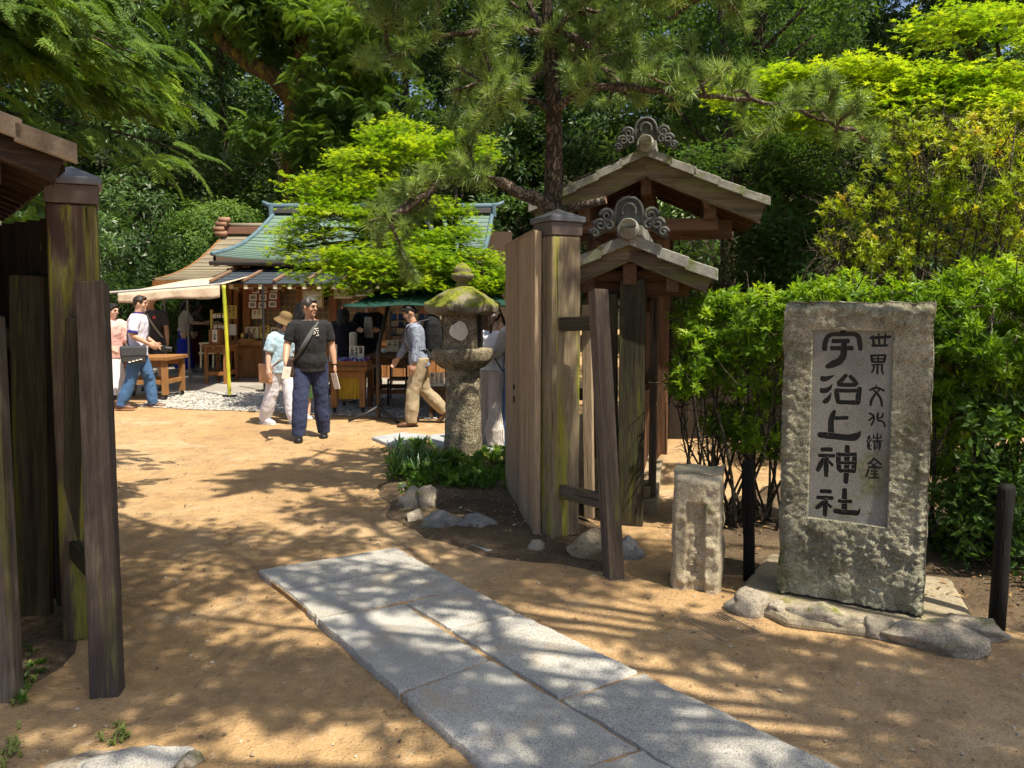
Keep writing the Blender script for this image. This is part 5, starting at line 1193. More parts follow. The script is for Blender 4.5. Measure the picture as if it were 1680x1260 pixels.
def person(label, px, py, H, rz, legs, arms, lean=3, head=(0, 0), skin=SKIN, top=None, bottom=None, shoes=None, hair=('short', HBLK), fat=1.0, sh=1.0, vox=.009, group=None, extras=None, Y=None):
    """legs = ((hip flex, knee bend, out), ...) for +x then -x; arms = ((flex, abduct, elbow, inward), ...)"""
    loc = G(px, py) if Y is None else at(px, py, Y)
    s = H / 1.7; root = thing('person', label, 'person', loc, R(rz), group)
    V = Vector; J = {}
    hz = .90 * s; ank = []
    for sg, (a, k, o) in zip((1, -1), legs):
        hip = V((sg * .088 * s, 0, hz)); a_, k_ = R(a), R(a - k); od = math.sin(R(o)) * sg
        kn = hip + V((od * .42 * s, -math.sin(a_) * .42 * s, -math.cos(a_) * .42 * s)); an = kn + V((od * .3 * s, -math.sin(k_) * .41 * s, -math.cos(k_) * .41 * s))
        J['hip', sg], J['kn', sg], J['an', sg] = hip, kn, an; ank.append(an.z); J['pit', sg] = a - k
    dz = .075 * s - min(ank); J = {k: (v + V((0, 0, dz)) if isinstance(v, Vector) else v) for k, v in J.items()}
    pel = V((0, 0, .93 * s + dz)); l_ = R(lean); td = V((0, -math.sin(l_), math.cos(l_))); tf = V((0, -math.cos(l_), -math.sin(l_)))
    chest = pel + td * .33 * s; neck = pel + td * .54 * s; shz = pel + td * .485 * s
    sw = .185 * s * sh
    for sg, (f, b, e, inw) in zip((1, -1), arms):
        S = shz + V((sg * sw, 0, 0)); d1 = V((sg * math.sin(R(b)), -math.sin(R(f)) * math.cos(R(b)), -math.cos(R(f)) * math.cos(R(b))))
        E = S + d1 * .285 * s; b2 = b - inw; d2 = V((sg * math.sin(R(b2)), -math.sin(R(f + e)) * math.cos(R(b2)), -math.cos(R(f + e)) * math.cos(R(b2))))
        W = E + d2 * .245 * s; J['S', sg], J['E', sg], J['W', sg], J['d2', sg] = S, E, W, d2
    hc = neck + V((0, -.025 * s - .06 * math.sin(l_) * s, .135 * s)) + V((0, -math.sin(R(head[1])) * .03, -abs(math.sin(R(head[1]))) * .012))
    Mh = Matrix.Translation(hc) @ Matrix.Rotation(R(head[0]), 4, 'Z') @ Matrix.Rotation(R(head[1]), 4, 'X') @ Matrix.Scale(s * .98, 4)
    Mh3 = Mh.to_3x3()
    sec = lambda c, dx, dy: (c, (dx, dy))
    SX = V((1, 0, 0))
    def torso(m, off, z0=-.05, z1=.52, flare=1.0):
        rows = ([(-.10, .156, .112)] if off > 0 and z0 <= -.05 else []) + [(-.05, .150, .108), (.03, .155, .108), (.12, .140 * flare, .104), (.22, .150, .110), (.32, .165, .118), (.42, .172, .112), (.475, .165, .09), (.515, .10, .07), (.545, .062, .058)]
        P, Rr = [], []
        for z, a, b in rows:
            if z < z0 - .001 - (.05 if off > 0 and z0 <= -.05 else 0) or z > z1 + .001: continue
            if off > 0 and z < .05: a += .016; b += .014
            bel = fat if z < .36 else (1 + (fat - 1) * .4)
            P.append(pel + td * z * s + tf * ((fat - 1) * .09 if .0 < z < .3 else 0)); Rr.append(((a * (1 + (fat - 1) * .5) * (sh if z > .3 else 1) + off) * s, (b * bel + off) * s))
        m.tube(P, Rr, 20, side=SX)
        for sg in (1, -1): m.ell(J['S', sg] + V((-sg * .03, 0, -.018)), (.058 * s + off * .6, .054 * s + off * .6, .05 * s + off * .5))
    def arm(m, sg, off, frac, cuff=1.0):
        S, E, W = J['S', sg] - V((sg * .012, 0, .018)), J['E', sg], J['W', sg]; k = fat ** .25
        pts, rr = [], []
        full = [(0, .054 * k), (.25, .052 * k), (.48, .042 * k), (.52, .041 * k), (.7, .041 * k), (1.0, .028)]
        for t, r_ in full + [(frac, None)]:
            if t > frac + 1e-6: continue
            if r_ is None: r_ = np.interp(t, [a for a, _ in full], [b for _, b in full])
            p = S.lerp(E, t * 2) if t <= .5 else E.lerp(W, (t - .5) * 2); pts.append((t, p, (r_ + off * (1 if t < .1 else cuff)) * s))
        pts.sort(key=lambda q: q[0]); pts = [q for i, q in enumerate(pts) if i == 0 or q[0] - pts[i - 1][0] > 1e-4]
        m.tube([q[1] for q in pts], [q[2] for q in pts], 12)
    def leg(m, sg, off, frac, w_=(1, 1, 1)):
        h, k, a = J['hip', sg], J['kn', sg], J['an', sg]
        full = [(-.08, .098 * w_[0]), (0, .096 * w_[0]), (.25, .08 * w_[0]), (.5, .058 * w_[1]), (.62, .058 * w_[1]), (.8, .048 * w_[2]), (1.0, .036 * w_[2]), (1.06, .036 * w_[2])]
        pts = []
        for t, r_ in full + [(frac, None)]:
            if t > frac + 1e-6: continue
            if r_ is None: r_ = np.interp(t, [q for q, _ in full], [b for _, b in full])
            p = h + V((0, 0, .06 * s)) if t < 0 else (h.lerp(k, t * 2) if t <= .5 else k + (a - k) * (t - .5) * 2); pts.append((t, p, (r_ * math.sqrt(fat) + off) * s))
        pts.sort(key=lambda q: q[0]); pts = [q for i, q in enumerate(pts) if i == 0 or q[0] - pts[i - 1][0] > 1e-4]
        m.tube([q[1] for q in pts], [q[2] for q in pts], 14)
    # -- body: one continuous skin
    m = MB(); torso(m, -.012)
    m.tube([neck - td * .03 * s, neck + (hc - neck) * .5, hc - V((0, 0, .03 * s))], [.060 * s, .054 * s, .054 * s], 14)
    m.ell((0, 0, 0), (.074, .092, .105)); hv = m.v[-(11 * 0 + len(MB().ell((0, 0, 0), (1, 1, 1)).v)):]
    n_h = len(hv)
    m.ell((0, -.022, -.060), (.056, .066, .060)); m.ell((0, -.092, -.020), (.014, .020, .017)); m.ell((0, -.084, .004), (.011, .014, .03)); m.ell((0, -.076, -.062), (.026, .014, .012)); m.ell((0, -.072, -.098), (.026, .02, .018))
    m.ell((0, -.080, .026), (.048, .012, .012))
    for sg in (1, -1): m.ell((sg * .076, .008, -.012), (.011, .020, .032)); m.ell((sg * .045, -.06, -.03), (.022, .02, .022))
    n_e = len(MB().ell((0, 0, 0), (1, 1, 1)).v)
    for i in range(len(m.v) - 11 * n_e + 0, len(m.v)): pass
    cnt_ = 1 + 6 + 4 - 0
    for i in range(len(m.v) - cnt_ * n_e, len(m.v)): m.v[i] = Mh @ m.v[i]
    for sg in (1, -1):
        arm(m, sg, 0, 1.0); leg(m, sg, -.006, 1.0)
        # hand: palm, four fingers, thumb
        W, d2 = J['W', sg], J['d2', sg]; side = V((sg, 0, 0)); nrm = (side - d2 * side.dot(d2)).normalized(); fw = d2.cross(nrm) * sg
        if fw.y > 0: fw = -fw
        m.tube([W - d2 * .02, W + d2 * .03 * s, W + d2 * .075 * s, W + d2 * .09 * s], [(.020, .026), (.019, .036), (.017, .038), (.012, .034)], 12, side=nrm)
        for i, (of, ln) in enumerate(((.030, .072), (.010, .08), (-.010, .075), (-.029, .058))):
            b = W + d2 * .08 * s + fw * of * s; c1 = b + d2 * ln * .45 - nrm * .008; c2 = b + d2 * ln * .8 - nrm * .028; c3 = b + d2 * ln * .92 - nrm * .044
            m.tube([b - d2 * .01, c1, c2, c3], [.0095, .0095, .0088, .0075], 8)
        b = W + d2 * .025 * s + fw * .032 * s; m.tube([b, b + d2 * .028 + fw * .018 - nrm * .01, b + d2 * .055 + fw * .02 - nrm * .022], [.013, .011, .0085], 8)
        # foot
        an = J['an', sg]; p_ = R(J['pit', sg]) if an.z > .1 * s else 0; fd = V((0, -math.cos(p_), math.sin(p_) * 1)); fu = V((0, math.sin(p_), math.cos(p_)))
        J['fd', sg], J['fu', sg] = fd, fu
        m.tube([an + fu * .02 - fd * .05, an - fu * .03 - fd * .03, an - fu * .045 + fd * .06, an - fu * .055 + fd * .13], [(.03, .03), (.036, .036), (.04, .03), (.035, .018)], 12, side=SX)
    remesh(m.build('body', skin, root, local=True), vox, 3)
    # -- clothing
    if top:
        mat, sl = top['mat'], top.get('sleeve', .42); m = MB(); torso(m, top.get('off', .014), top.get('z0', -.05), .52, top.get('flare', 1.08))
        for sg in (1, -1): arm(m, sg, top.get('soff', .018), sl, top.get('cuff', 1.25))
        remesh(m.build(top.get('name', 'shirt'), mat, root, local=True), max(vox, .011), 3, (.022, .09))
    if bottom:
        mat, kind = bottom['mat'], bottom.get('kind', 'trousers'); m = MB()
        if kind == 'trousers':
            m.tube([pel + td * .06 * s, pel + td * .0, pel - V((0, 0, .06 * s)), pel - V((0, 0, .12 * s))], [(.152 * s * math.sqrt(fat) + .01, .112 * s * fat + .008), (.16 * s * math.sqrt(fat) + .01, .118 * s * fat), (.165 * s * math.sqrt(fat) + .008, .115 * s), (.13 * s, .09 * s)], 18, side=SX)
            for sg in (1, -1): leg(m, sg, bottom.get('off', .018), bottom.get('len', 1.03), bottom.get('w', (1.02, 1.12, 1.25)))
            remesh(m.build('trousers', mat, root, local=True), max(vox, .011), 3, (.028, .10))
        else:
            fl = bottom.get('flare', .27); hem = bottom.get('hem', .12) * s; zc = pel.z + .10 * s; mid = (J['kn', 1] + J['kn', -1]) / 2; n_ = 56; rows = 14; b0 = len(m.v)
            for r_ in range(rows + 1):
                t = r_ / rows; z = zc + (hem - zc) * t; rx = (.135 + (fl - .135) * min(1, t * 1.05) ** .8) * s; ry = (.105 + (fl * .85 - .105) * t ** .85) * s; cy_ = mid.y * .8 * t
                for k in range(n_):
                    a = 2 * math.pi * k / n_; pl = 1 + bottom.get('pleat', .07) * t ** .5 * math.sin(a * 17 + 1.3 * math.sin(a * 3)); m.v.append(V((math.cos(a) * rx * pl, cy_ + math.sin(a) * ry * pl, z)))
            for r_ in range(rows):
                for k in range(n_): m.f.append((r_ * n_ + k, r_ * n_ + (k + 1) % n_, (r_ + 1) * n_ + (k + 1) % n_, (r_ + 1) * n_ + k))
            m.f.append(tuple(range(n_)))
            m.build('skirt', mat, root, local=True, smooth=True)
    if shoes:
        for sg in (1, -1):
            an, fd, fu = J['an', sg], J['fd', sg], J['fu', sg]; m = MB()
            m.tube([an + fu * .035 - fd * .045, an - fu * .02 - fd * .05, an - fu * .035 + fd * .02, an - fu * .042 + fd * .10, an - fu * .052 + fd * .165, an - fu * .056 + fd * .19], [(.037, .034), (.042, .045), (.047, .044), (.05, .036), (.043, .024), (.02, .016)], 14, side=SX)
            o_ = m.build('shoe', shoes[0], root, local=True); remesh(o_, .009, 2)
            m = MB(); m.prism([an - fu * .078 + fd * a + V((x, 0, 0)) for a, x in ((-.09, -.03), (-.09, .03), (.0, .042), (.1, .052), (.17, .04), (.195, 0), (.17, -.04), (.1, -.052), (.0, -.042))], fu * .02); m.build('sole', shoes[1], o_, local=False) if False else None
            m2 = MB(); m2.v = m.v; m2.f = m.f; so_ = m2.build('sole', shoes[1], root, local=True); so_.parent = o_
    # hair
    kind, hm = hair; m = MB()
    E_ = lambda c, r_: m.ell(Mh @ V(c), r_, Mh3)
    if kind == 'short':
        E_((0, .016, .030), (.084, .094, .092)); E_((0, -.055, .082), (.060, .032, .026)); E_((0, .072, -.018), (.066, .034, .055))
        for sg in (1, -1): E_((sg * .068, -.015, .03), (.016, .035, .04))
        rnd = random.Random(int(px))
        for i in range(26):
            a = rnd.random() * 6.28; e = rnd.uniform(.2, 1.4); d = V((math.cos(a) * math.cos(e), math.sin(a) * math.cos(e), math.sin(e))); E_(V((0, .012, .03)) + V((d.x * .074, d.y * .085, d.z * .085)), (.018, .018, .014))
    elif kind == 'long':
        E_((0, .018, .028), (.088, .098, .094)); E_((0, .075, -.06), (.078, .045, .10)); m.tube([Mh @ V(p) for p in ((0, .06, .02), (0, .085, -.10), (0, .09, -.22), (0, .085, -.34))], [(.085, .05), (.095, .045), (.095, .04), (.07, .025)], 16, side=Mh3 @ SX)
        for sg in (1, -1): m.tube([Mh @ V(p) for p in ((sg * .06, -.03, .05), (sg * .082, -.01, -.05), (sg * .085, .0, -.16))], [.025, .026, .02], 10)
        E_((0, -.06, .078), (.055, .03, .03))
    elif kind == 'bob':
        E_((0, .014, .026), (.092, .10, .096)); E_((0, .05, -.06), (.088, .06, .07)); E_((0, -.06, .07), (.06, .035, .035))
        for sg in (1, -1): E_((sg * .076, -.01, -.05), (.024, .05, .06))
    elif kind == 'pony':
        E_((0, .016, .028), (.082, .094, .09)); E_((0, .07, .0), (.066, .036, .06)); m.tube([Mh @ V(p) for p in ((0, .09, .03), (.0, .135, .0), (.01, .135, -.10), (.015, .115, -.21))], [.022, .034, .032, .010], 12)
    remesh(m.build('hair', hm, root, local=True), .010, 2, (.014, .03))
    if kind != 'back':
        for sg in (1, -1):
            m = MB(); m.ell(Mh @ V((sg * .030, -.082, .008)), (.014, .007, .008), Mh3, 10, 6); m.build('eye', plain('eye_dark', (.02, .015, .012), .3, .5), root, local=True, smooth=True)
            m = MB(); m.tube([Mh @ V((sg * .014, -.090, .026)), Mh @ V((sg * .032, -.088, .031)), Mh @ V((sg * .05, -.074, .026))], .0045, 6); m.build('eyebrow', hm, root, local=True)
        m = MB(); m.tube([Mh @ V((-.022, -.085, -.060)), Mh @ V((0, -.091, -.058)), Mh @ V((.022, -.085, -.060))], [.003, .006, .003], 6); m.build('mouth', plain('lips', (.3, .11, .09), .5), root, local=True)
    ctx = dict(root=root, J=J, Mh=Mh, Mh3=Mh3, pel=pel, td=td, tf=tf, s=s, chest=chest, neck=neck, fat=fat)
    if extras: extras(ctx)
    return ctx
V = Vector
def strap(c, sg, col, w=.022, hipz=.02, sgn_hip=None):
    """a bag strap from one shoulder over chest and back to the opposite hip"""
    s, fat = c['s'], c['fat']; o = -sg if sgn_hip is None else sgn_hip; a = c['neck'] + V((sg * .085 * s, 0, -.045 * s)); b = c['pel'] + V((o * .19 * s, 0, hipz)); pts = []
    n = 14
    for k in range(n + 1):
        t = k / n; p = a.lerp(b, t); pts.append(p + c['tf'] * ((.135 * s * fat + .028) * math.sin(math.pi * (t * .86 + .07)) ** .6))
    m = MB(); m.tube(pts, [(w, .006)] * len(pts), 8, side=V((1, 0, .5))); m.build('bag_strap', col, c['root'], local=True)
    pts = []
    for k in range(n + 1):
        t = k / n; p = a.lerp(b, t); pts.append(p - c['tf'] * ((.13 * s) * math.sin(math.pi * (t * .86 + .07)) ** .6))
    m = MB(); m.tube(pts, [(w, .006)] * len(pts), 8, side=V((1, 0, .5))); m.build('bag_strap', col, c['root'], local=True)
def bag(c, pos, size, mat, name='shoulder_bag', rot=0):
    m = MB(); M = Matrix.Translation(pos) @ Matrix.Rotation(R(rot), 4, 'Z'); m.box((0, 0, 0), size, M); o = m.build(name, mat, c['root'], local=True, bev=min(size) * .25, seg=4); return o, M
BLACKC = cloth('black_cotton', (.022, .022, .024)); WHITEC = cloth('white_cotton', (.72, .70, .72)); LBLUE = cloth('pale_blue_cotton', (.42, .60, .72)); WPANT = cloth('off_white_trousers', (.66, .66, .74))
NAVY = cloth('navy_trousers', (.035, .045, .095)); JEAN = cloth('blue_denim', (.06, .13, .27)); KHAKI = cloth('khaki_trousers', (.36, .29, .19)); BLUSK = cloth('royal_blue_skirt', (.02, .035, .40)); MARO = cloth('maroon_skirt', (.09, .025, .025))
GREENP = cloth('olive_green_skirt', (.045, .09, .03)); CHECK = cloth('small_check_shirt', (.30, .34, .42), stripes=((.12, .15, .22), 'X', 40)); GREYT = cloth('grey_cotton', (.45, .44, .42)); PINK = cloth('pink_cotton', (.75, .45, .40)); STRIPE = cloth('striped_wide_trousers', (.68, .62, .58), stripes=((.30, .25, .25), 'X', 22)); NAVYD = cloth('dark_navy_dress', (.012, .014, .022))
STRT = cloth('striped_shirt', (.7, .7, .7), stripes=((.03, .03, .04), 'Z', 28)); CHAR = cloth('charcoal_cotton', (.06, .06, .065)); DKTR = cloth('dark_brown_trousers', (.05, .04, .03)); BAGB = plain('black_nylon', (.035, .035, .038), .6, .4, .2, .3)
BAGC = cloth('black_pack_cloth', (.014, .015, .018))
TANL = plain('tan_leather', (.42, .22, .12), .5, .4); BRNL = plain('brown_leather', (.13, .06, .03), .4, .45); BLKL = plain('black_leather', (.012, .012, .012), .35, .5); WHTL = plain('white_shoe', (.7, .7, .72), .5, .4); SOLW = plain('white_sole', (.75, .73, .7), .6); SOLB = plain('dark_sole', (.02, .02, .02), .7); STRAW = plain('brown_felt_hat', (.17, .115, .055), .85, .1, .2, .4)
METG = plain('camera_black', (.015, .015, .016), .35, .5)

# man in black with papers
def ex_man(c):
    strap(c, 1, plain('grey_webbing', (.09, .09, .09), .7), .026); s = c['s']
    bag(c, c['pel'] + V((-.235 * s, .02, -.05)), (.11, .26, .24), plain('brown_bag', (.05, .03, .025), .6))
    for sg, rx in ((1, -12), (-1, 10)):
        W, d2 = c['J']['W', sg], c['J']['d2', sg]; m = MB(); M = Matrix.Translation(W + d2 * .13 + V((sg * -.02, -.03, -.02))) @ Matrix.Rotation(R(rx), 4, 'Y') @ Matrix.Rotation(R(sg * 35), 4, 'Z')
        m.box((0, 0, -.05 if sg == 1 else 0), (.006, .12, .20) if sg == 1 else (.02, .13, .14), M); m.build('leaflet', PAPER, c['root'], local=True, bev=.002)
    p = c['chest'] + c['tf'] * (.15 * s) + V((.075 * s, 0, .05)); m = MB(); rnd = random.Random(3)
    for i in range(14): m.box(p + V((rnd.uniform(-.03, .03), rnd.uniform(-.01, .0), rnd.uniform(-.05, .05))), (.012, .012, .012))
    m.build('shirt_print', PAPER, c['root'], local=True)
    g = MB()
    for sg in (1, -1): g.tube([c['Mh'] @ V((sg * .016, -.1, .008)), c['Mh'] @ V((sg * .05, -.092, .008)), c['Mh'] @ V((sg * .08, -.02, .008))], .003, 5)
    g.build('glasses', BLKL, c['root'], local=True)
    m = MB(); W = c['J']['W', 1]; m.tube([W - c['J']['d2', 1] * .01, W + c['J']['d2', 1] * .01], .032, 12); m.build('wrist_watch', BLKL, c['root'], local=True)
person('man in black T-shirt and navy trousers looking right with papers in hand', 512, 719, 1.72, 14, ((-5, 4, 4), (15, 12, 5)), ((-4, 11, 16, 4), (6, 15, 34, 12)), 2, (52, 6), SKIN, dict(mat=BLACKC, sleeve=.40, off=.016, soff=.014, z0=-.05), dict(mat=NAVY, w=(1.0, 1.2, 1.5), off=.018), (BLKL, SOLB), ('short', HGRY), 1.22, 1.06, extras=ex_man)
# woman in hat
def ex_hat(c):
    Mh = c['Mh']; m = MB(); prof = [(.155, .018), (.150, .026), (.105, .052), (.094, .06), (.092, .10), (.082, .145), (.05, .165), (.0, .17)]
    m.lathe([(r_, z) for r_, z in prof], 26); m.v = [Mh @ (Matrix.Rotation(R(6), 4, 'X') @ V((v.x, v.y * 1.12, v.z - (.02 if math.hypot(v.x, v.y) > .12 else 0)))) for v in m.v]; m.build('hat', STRAW, c['root'], local=True, smooth=True)
    strap(c, 1, TANL, .010); bag(c, c['pel'] + V((-.19, .06, -.10)), (.09, .2, .26), TANL, 'handbag')
person('woman in brown hat, pale blue shirt and white trousers walking right', 461, 696, 1.50, 58, ((14, 6, 2), (-12, 8, 2)), ((6, 10, 24, 4), (-8, 12, 16, 2)), 8, (8, 18), SKINP, dict(mat=LBLUE, sleeve=.47, off=.03, soff=.03, z0=-.05, flare=1.2, name='blouse'), dict(mat=WPANT, w=(1.0, 1.35, 1.7), off=.022), (WHTL, SOLW), ('bob', HBRN), 1.08, .95, extras=ex_hat)
# person behind the two
person('long haired woman in white top and green skirt seen behind the man in black', 496, 690, 1.66, 168, ((3, 4, 3), (-3, 3, 3)), ((10, 8, 30, 10), (5, 8, 30, 10)), 2, (10, 0), SKINP, dict(mat=WHITEC, sleeve=.5, off=.024), dict(mat=GREENP, kind='skirt', flare=.21, hem=.34, pleat=.03), (WHTL, SOLW), ('long', HBLK), 1, .93, .011, Y=10.6)
# photographing man
def ex_photo(c):
    s = c['s']; strap(c, 1, plain('bag_webbing', (.03, .03, .03), .7), .018, .0, -1)
    o, M = bag(c, c['pel'] + V((-.23, .0, -.08)), (.34, .13, .25), BAGB, 'shoulder_bag', 100)
    m = MB(); m.box((0, 0, .06), (.42, .19, .16), M); m.build('bag_flap', plain('grey_nylon', (.10, .105, .12), .6, .3, .2, .3), o, local=False) if False else None
    m2 = MB(); m2.box((0, 0, .05), (.36, .15, .17), M); b2 = m2.build('bag_flap', plain('grey_nylon', (.05, .052, .058), .7, .2, .2, .3), c['root'], local=True, bev=.03); b2.parent = o
    for k in range(4): m3 = MB(); m3.box((-.10 + k * .05, .072, -.07 - .012 * k), (.035, .012, .012), M); b3 = m3.build('bag_mark', PAPER, c['root'], local=True); b3.parent = o
    W = c['J']['W', 1] + c['J']['d2', 1] * .1; m = MB(); m.box((-.02, -.05, -.02), (.13, .07, .09), Matrix.Translation(W)); cam_o = m.build('camera', METG, c['root'], local=True, bev=.012)
    m = MB(); m.tube([W + V((-.02, -.06, -.02)), W + V((-.02, -.17, -.03))], [.042, .040], 16); b3 = m.build('lens', METG, c['root'], local=True); b3.parent = cam_o
    for sg in (1, -1):
        S, E = c['J']['S', sg], c['J']['E', sg]; t = .82; p = S.lerp(E, t); d = (E - S).normalized(); m = MB(); m.tube([p - d * .01, p + d * .018], .074, 16); m.build('sleeve_trim', cloth('navy_trim', (.03, .03, .22)), c['root'], local=True)
    m = MB(); m.tube([c['neck'] + V((0, 0, -.01)), c['neck'] + V((0, 0, .008))], [.068, .064], 18); m.build('collar_trim', cloth('navy_collar', (.03, .03, .22)), c['root'], local=True)
person('man in white ringer T-shirt and jeans with black shoulder bag and camera', 228, 671, 1.74, 104, ((17, 10, 2), (-9, 12, 2)), ((-4, 8, 58, 14), (-8, 12, 66, 20)), 4, (-4, 4), SKIN, dict(mat=cloth('lilac_white_cotton', (.68, .64, .76)), sleeve=.40, off=.022, soff=.022), dict(mat=JEAN, w=(1.0, 1.12, 1.4), off=.018), (BRNL, TANL), ('short', HBRN), 1.05, 1.02, extras=ex_photo)
def ex_p2(c):
    strap(c, -1, plain('pale_strap', (.35, .33, .28), .7), .016)
    m = MB(); m.ell(c['chest'] + c['tf'] * .15 + V((.07, 0, .06)), (.03, .01, .03)); m.build('shirt_badge', plain('badge_red', (.6, .08, .08), .5), c['root'], local=True)
person('man in charcoal T-shirt with pale strap standing behind the photographing man', 252, 640, 1.72, 18, ((2, 2, 4), (5, 6, 4)), ((4, 10, 14, 4), (4, 10, 20, 4)), 2, (-25, 4), SKIN, dict(mat=CHAR, sleeve=.44, off=.022), dict(mat=CHAR, w=(1, 1.15, 1.4), len=.56), (BLKL, SOLB), ('short', HBLK), 1.08, 1.05, .011, extras=ex_p2)
person('person in pink top and white skirt half hidden behind the left gate post', 185, 668, 1.60, 62, ((8, 4, 2), (-8, 6, 2)), ((14, 10, 40, 12), (14, 12, 40, 16)), 6, (10, 10), SKINP, dict(mat=PINK, sleeve=.7, off=.035, soff=.04, flare=1.2), dict(mat=WHITEC, kind='skirt', flare=.24, hem=.22, pleat=.04), (PINK, SOLW), ('short', HBLK), 1, .95, .011)
# two women at the stall
person('woman in grey shirt and long royal blue skirt at the shaded stall', 303, 611, 1.60, 118, ((2, 2, 3), (-2, 2, 3)), ((30, 6, 55, 12), (28, 6, 60, 12)), 6, (0, 22), SKINP, dict(mat=GREYT, sleeve=.42, off=.022, z0=.03), dict(mat=BLUSK, kind='skirt', flare=.25, hem=.11, pleat=.06), (WHTL, SOLW), ('long', HBLK), 1, .95, .012)
person('woman in dark top and maroon skirt beside the blue skirted woman', 322, 607, 1.56, 105, ((2, 2, 3), (-2, 2, 3)), ((40, 6, 40, 8), (40, 6, 45, 8)), 6, (0, 22), SKINP, dict(mat=CHAR, sleeve=.5, off=.022, z0=.03), dict(mat=MARO, kind='skirt', flare=.24, hem=.16, pleat=.04), (WHTL, SOLW), ('long', HBLK), 1, .95, .012)
# woman from behind under the parasol
def ex_bag9(c): o, M = bag(c, c['pel'] + V((-.20, .06, .16)), (.10, .26, .34), cloth('white_cloth_bag', (.62, .6, .56)), 'cloth_bag', 10)
person('long haired woman in dark navy dress seen from behind at the charm table', 563, 668, 1.62, 176, ((2, 2, 3), (-2, 2, 3)), ((24, 8, 60, 10), (24, 8, 60, 10)), 5, (12, 10), SKINP, dict(mat=NAVYD, sleeve=.8, off=.03, soff=.03, name='dress_top'), dict(mat=NAVYD, kind='skirt', flare=.23, hem=.22, pleat=.05), (BLKL, SOLB), ('long', HBLK), 1, .95, .011, extras=ex_bag9, Y=12.05)
# stall keeper
def ex_keep(c):
    m = MB(); m.tube([c['chest'] + c['tf'] * .142 + V((0, 0, .12)), c['chest'] + c['tf'] * .15, c['pel'] + c['tf'] * .14 + V((0, 0, .1))], [(.06, .014), (.075, .016), (.07, .016)], 10, side=V((1, 0, 0))); m.build('undershirt', GREYT, c['root'], local=True, smooth=True)
person('man in dark open cardigan over grey shirt looking down behind the charm table', 607, 652, 1.66, 8, ((2, 2, 4), (2, 2, 4)), ((24, 8, 66, 26), (24, 8, 66, 26)), 5, (0, 26), SKIN, dict(mat=NAVYD, sleeve=.9, off=.022, soff=.02, name='cardigan'), dict(mat=DKTR, w=(1, 1.1, 1.3)), (BLKL, SOLW), ('short', HBLK), 1, 1, .011, extras=ex_keep, Y=12.4)
# backpack man
def ex_pack(c):
    s = c['s']; p = c['chest'] - c['tf'] * .23 + V((0, 0, -.01)); m = MB(); M = Matrix.Translation(p); m.tube([p + V((0, 0, z)) for z in (-.25, -.2, 0, .15, .24, .27)], [(.10, .06), (.15, .10), (.155, .115), (.145, .11), (.10, .08), (.04, .03)], 18, side=V((1, 0, 0)), power=3); m.tube([p + V((0, .1, z)) for z in (-.2, -.16, 0, .06)], [(.09, .05), (.12, .06), (.12, .06), (.09, .04)], 14, side=V((1, 0, 0)), power=3); o = remesh(m.build('backpack', BAGC, c['root'], local=True), .011, 3, (.012, .06))
    m = MB(); m.box((0, .155, -.04), (.2, .012, .02), M); b = m.build('zip', FLAG, c['root'], local=True); b.parent = o
    for sg in (1, -1):
        q = c['neck'] + V((sg * .095, 0, -.055)); m = MB(); m.tube([p + V((sg * .1, -.05, .2)), q + V((0, .02, .05)), q + c['tf'] * .11 + V((0, 0, -.02)), q + c['tf'] * .145 + V((0, 0, -.16)), q + c['tf'] * .06 + V((sg * .04, 0, -.32)), p + V((sg * .14, -.08, -.2))], [(.03, .009)] * 6, 8, side=V((1, 0, 0))); m.build('backpack_strap', BAGB, o, local=True); 
    bag(c, c['pel'] - c['tf'] * .14 + V((0, 0, .05)), (.26, .1, .14), BAGB, 'waist_pouch')
person('man with black backpack and khaki trousers walking left toward the tables', 689, 697, 1.64, -78, ((14, 10, 2), (-10, 34, 2)), ((-4, 8, 14, 4), (14, 8, 20, 4)), 9, (-6, 30), SKIN, dict(mat=CHECK, sleeve=.96, off=.022, soff=.018, cuff=1.0), dict(mat=KHAKI, w=(1.05, 1.25, 1.6), off=.022), (BRNL, SOLB), ('short', HBLK), 1.02, 1, extras=ex_pack)
# woman with ponytail
def ex_pony(c):
    strap(c, 1, BLKL, .008); W = c['Mh'] @ V((.082, .0, -.055)); m = MB(); m.tube([W + c['Mh3'] @ V((0, math.cos(a) * .02, math.sin(a) * .026 - .02)) for a in [k * R(30) for k in range(13)]], .004, 6); m.build('earring', plain('green_earring', (.35, .55, .05), .3, .5), c['root'], local=True)
    m = MB(); p = c['Mh'] @ V((0, .112, .02)); m.ell(p, (.03, .02, .026)); m.build('hair_tie', FLAG, c['root'], local=True, smooth=True)
person('woman with ponytail in white top and striped wide trousers right of the lantern', 808, 735, 1.58, 152, ((4, 2, 3), (-6, 4, 3)), ((16, 10, 50, 14), (12, 10, 46, 16)), 4, (12, 8), SKINP, dict(mat=cloth('blue_white_cotton', (.74, .78, .86)), sleeve=.44, off=.024, soff=.026, z0=.0), dict(mat=STRIPE, w=(1.1, 1.6, 2.6), off=.03), (WHTL, SOLW), ('pony', HBRN), 1, .95, extras=ex_pony)
person('person in striped shirt and blue jeans mostly hidden behind the pale gate door', 850, 738, 1.66, -128, ((6, 4, 3), (-6, 6, 3)), ((20, 8, 60, 18), (18, 8, 60, 18)), 4, (6, 4), SKIN, dict(mat=STRT, sleeve=.7, off=.022), dict(mat=JEAN, w=(1, 1.15, 1.4)), (WHTL, SOLW), ('short', HBRN), 1, 1, .011)
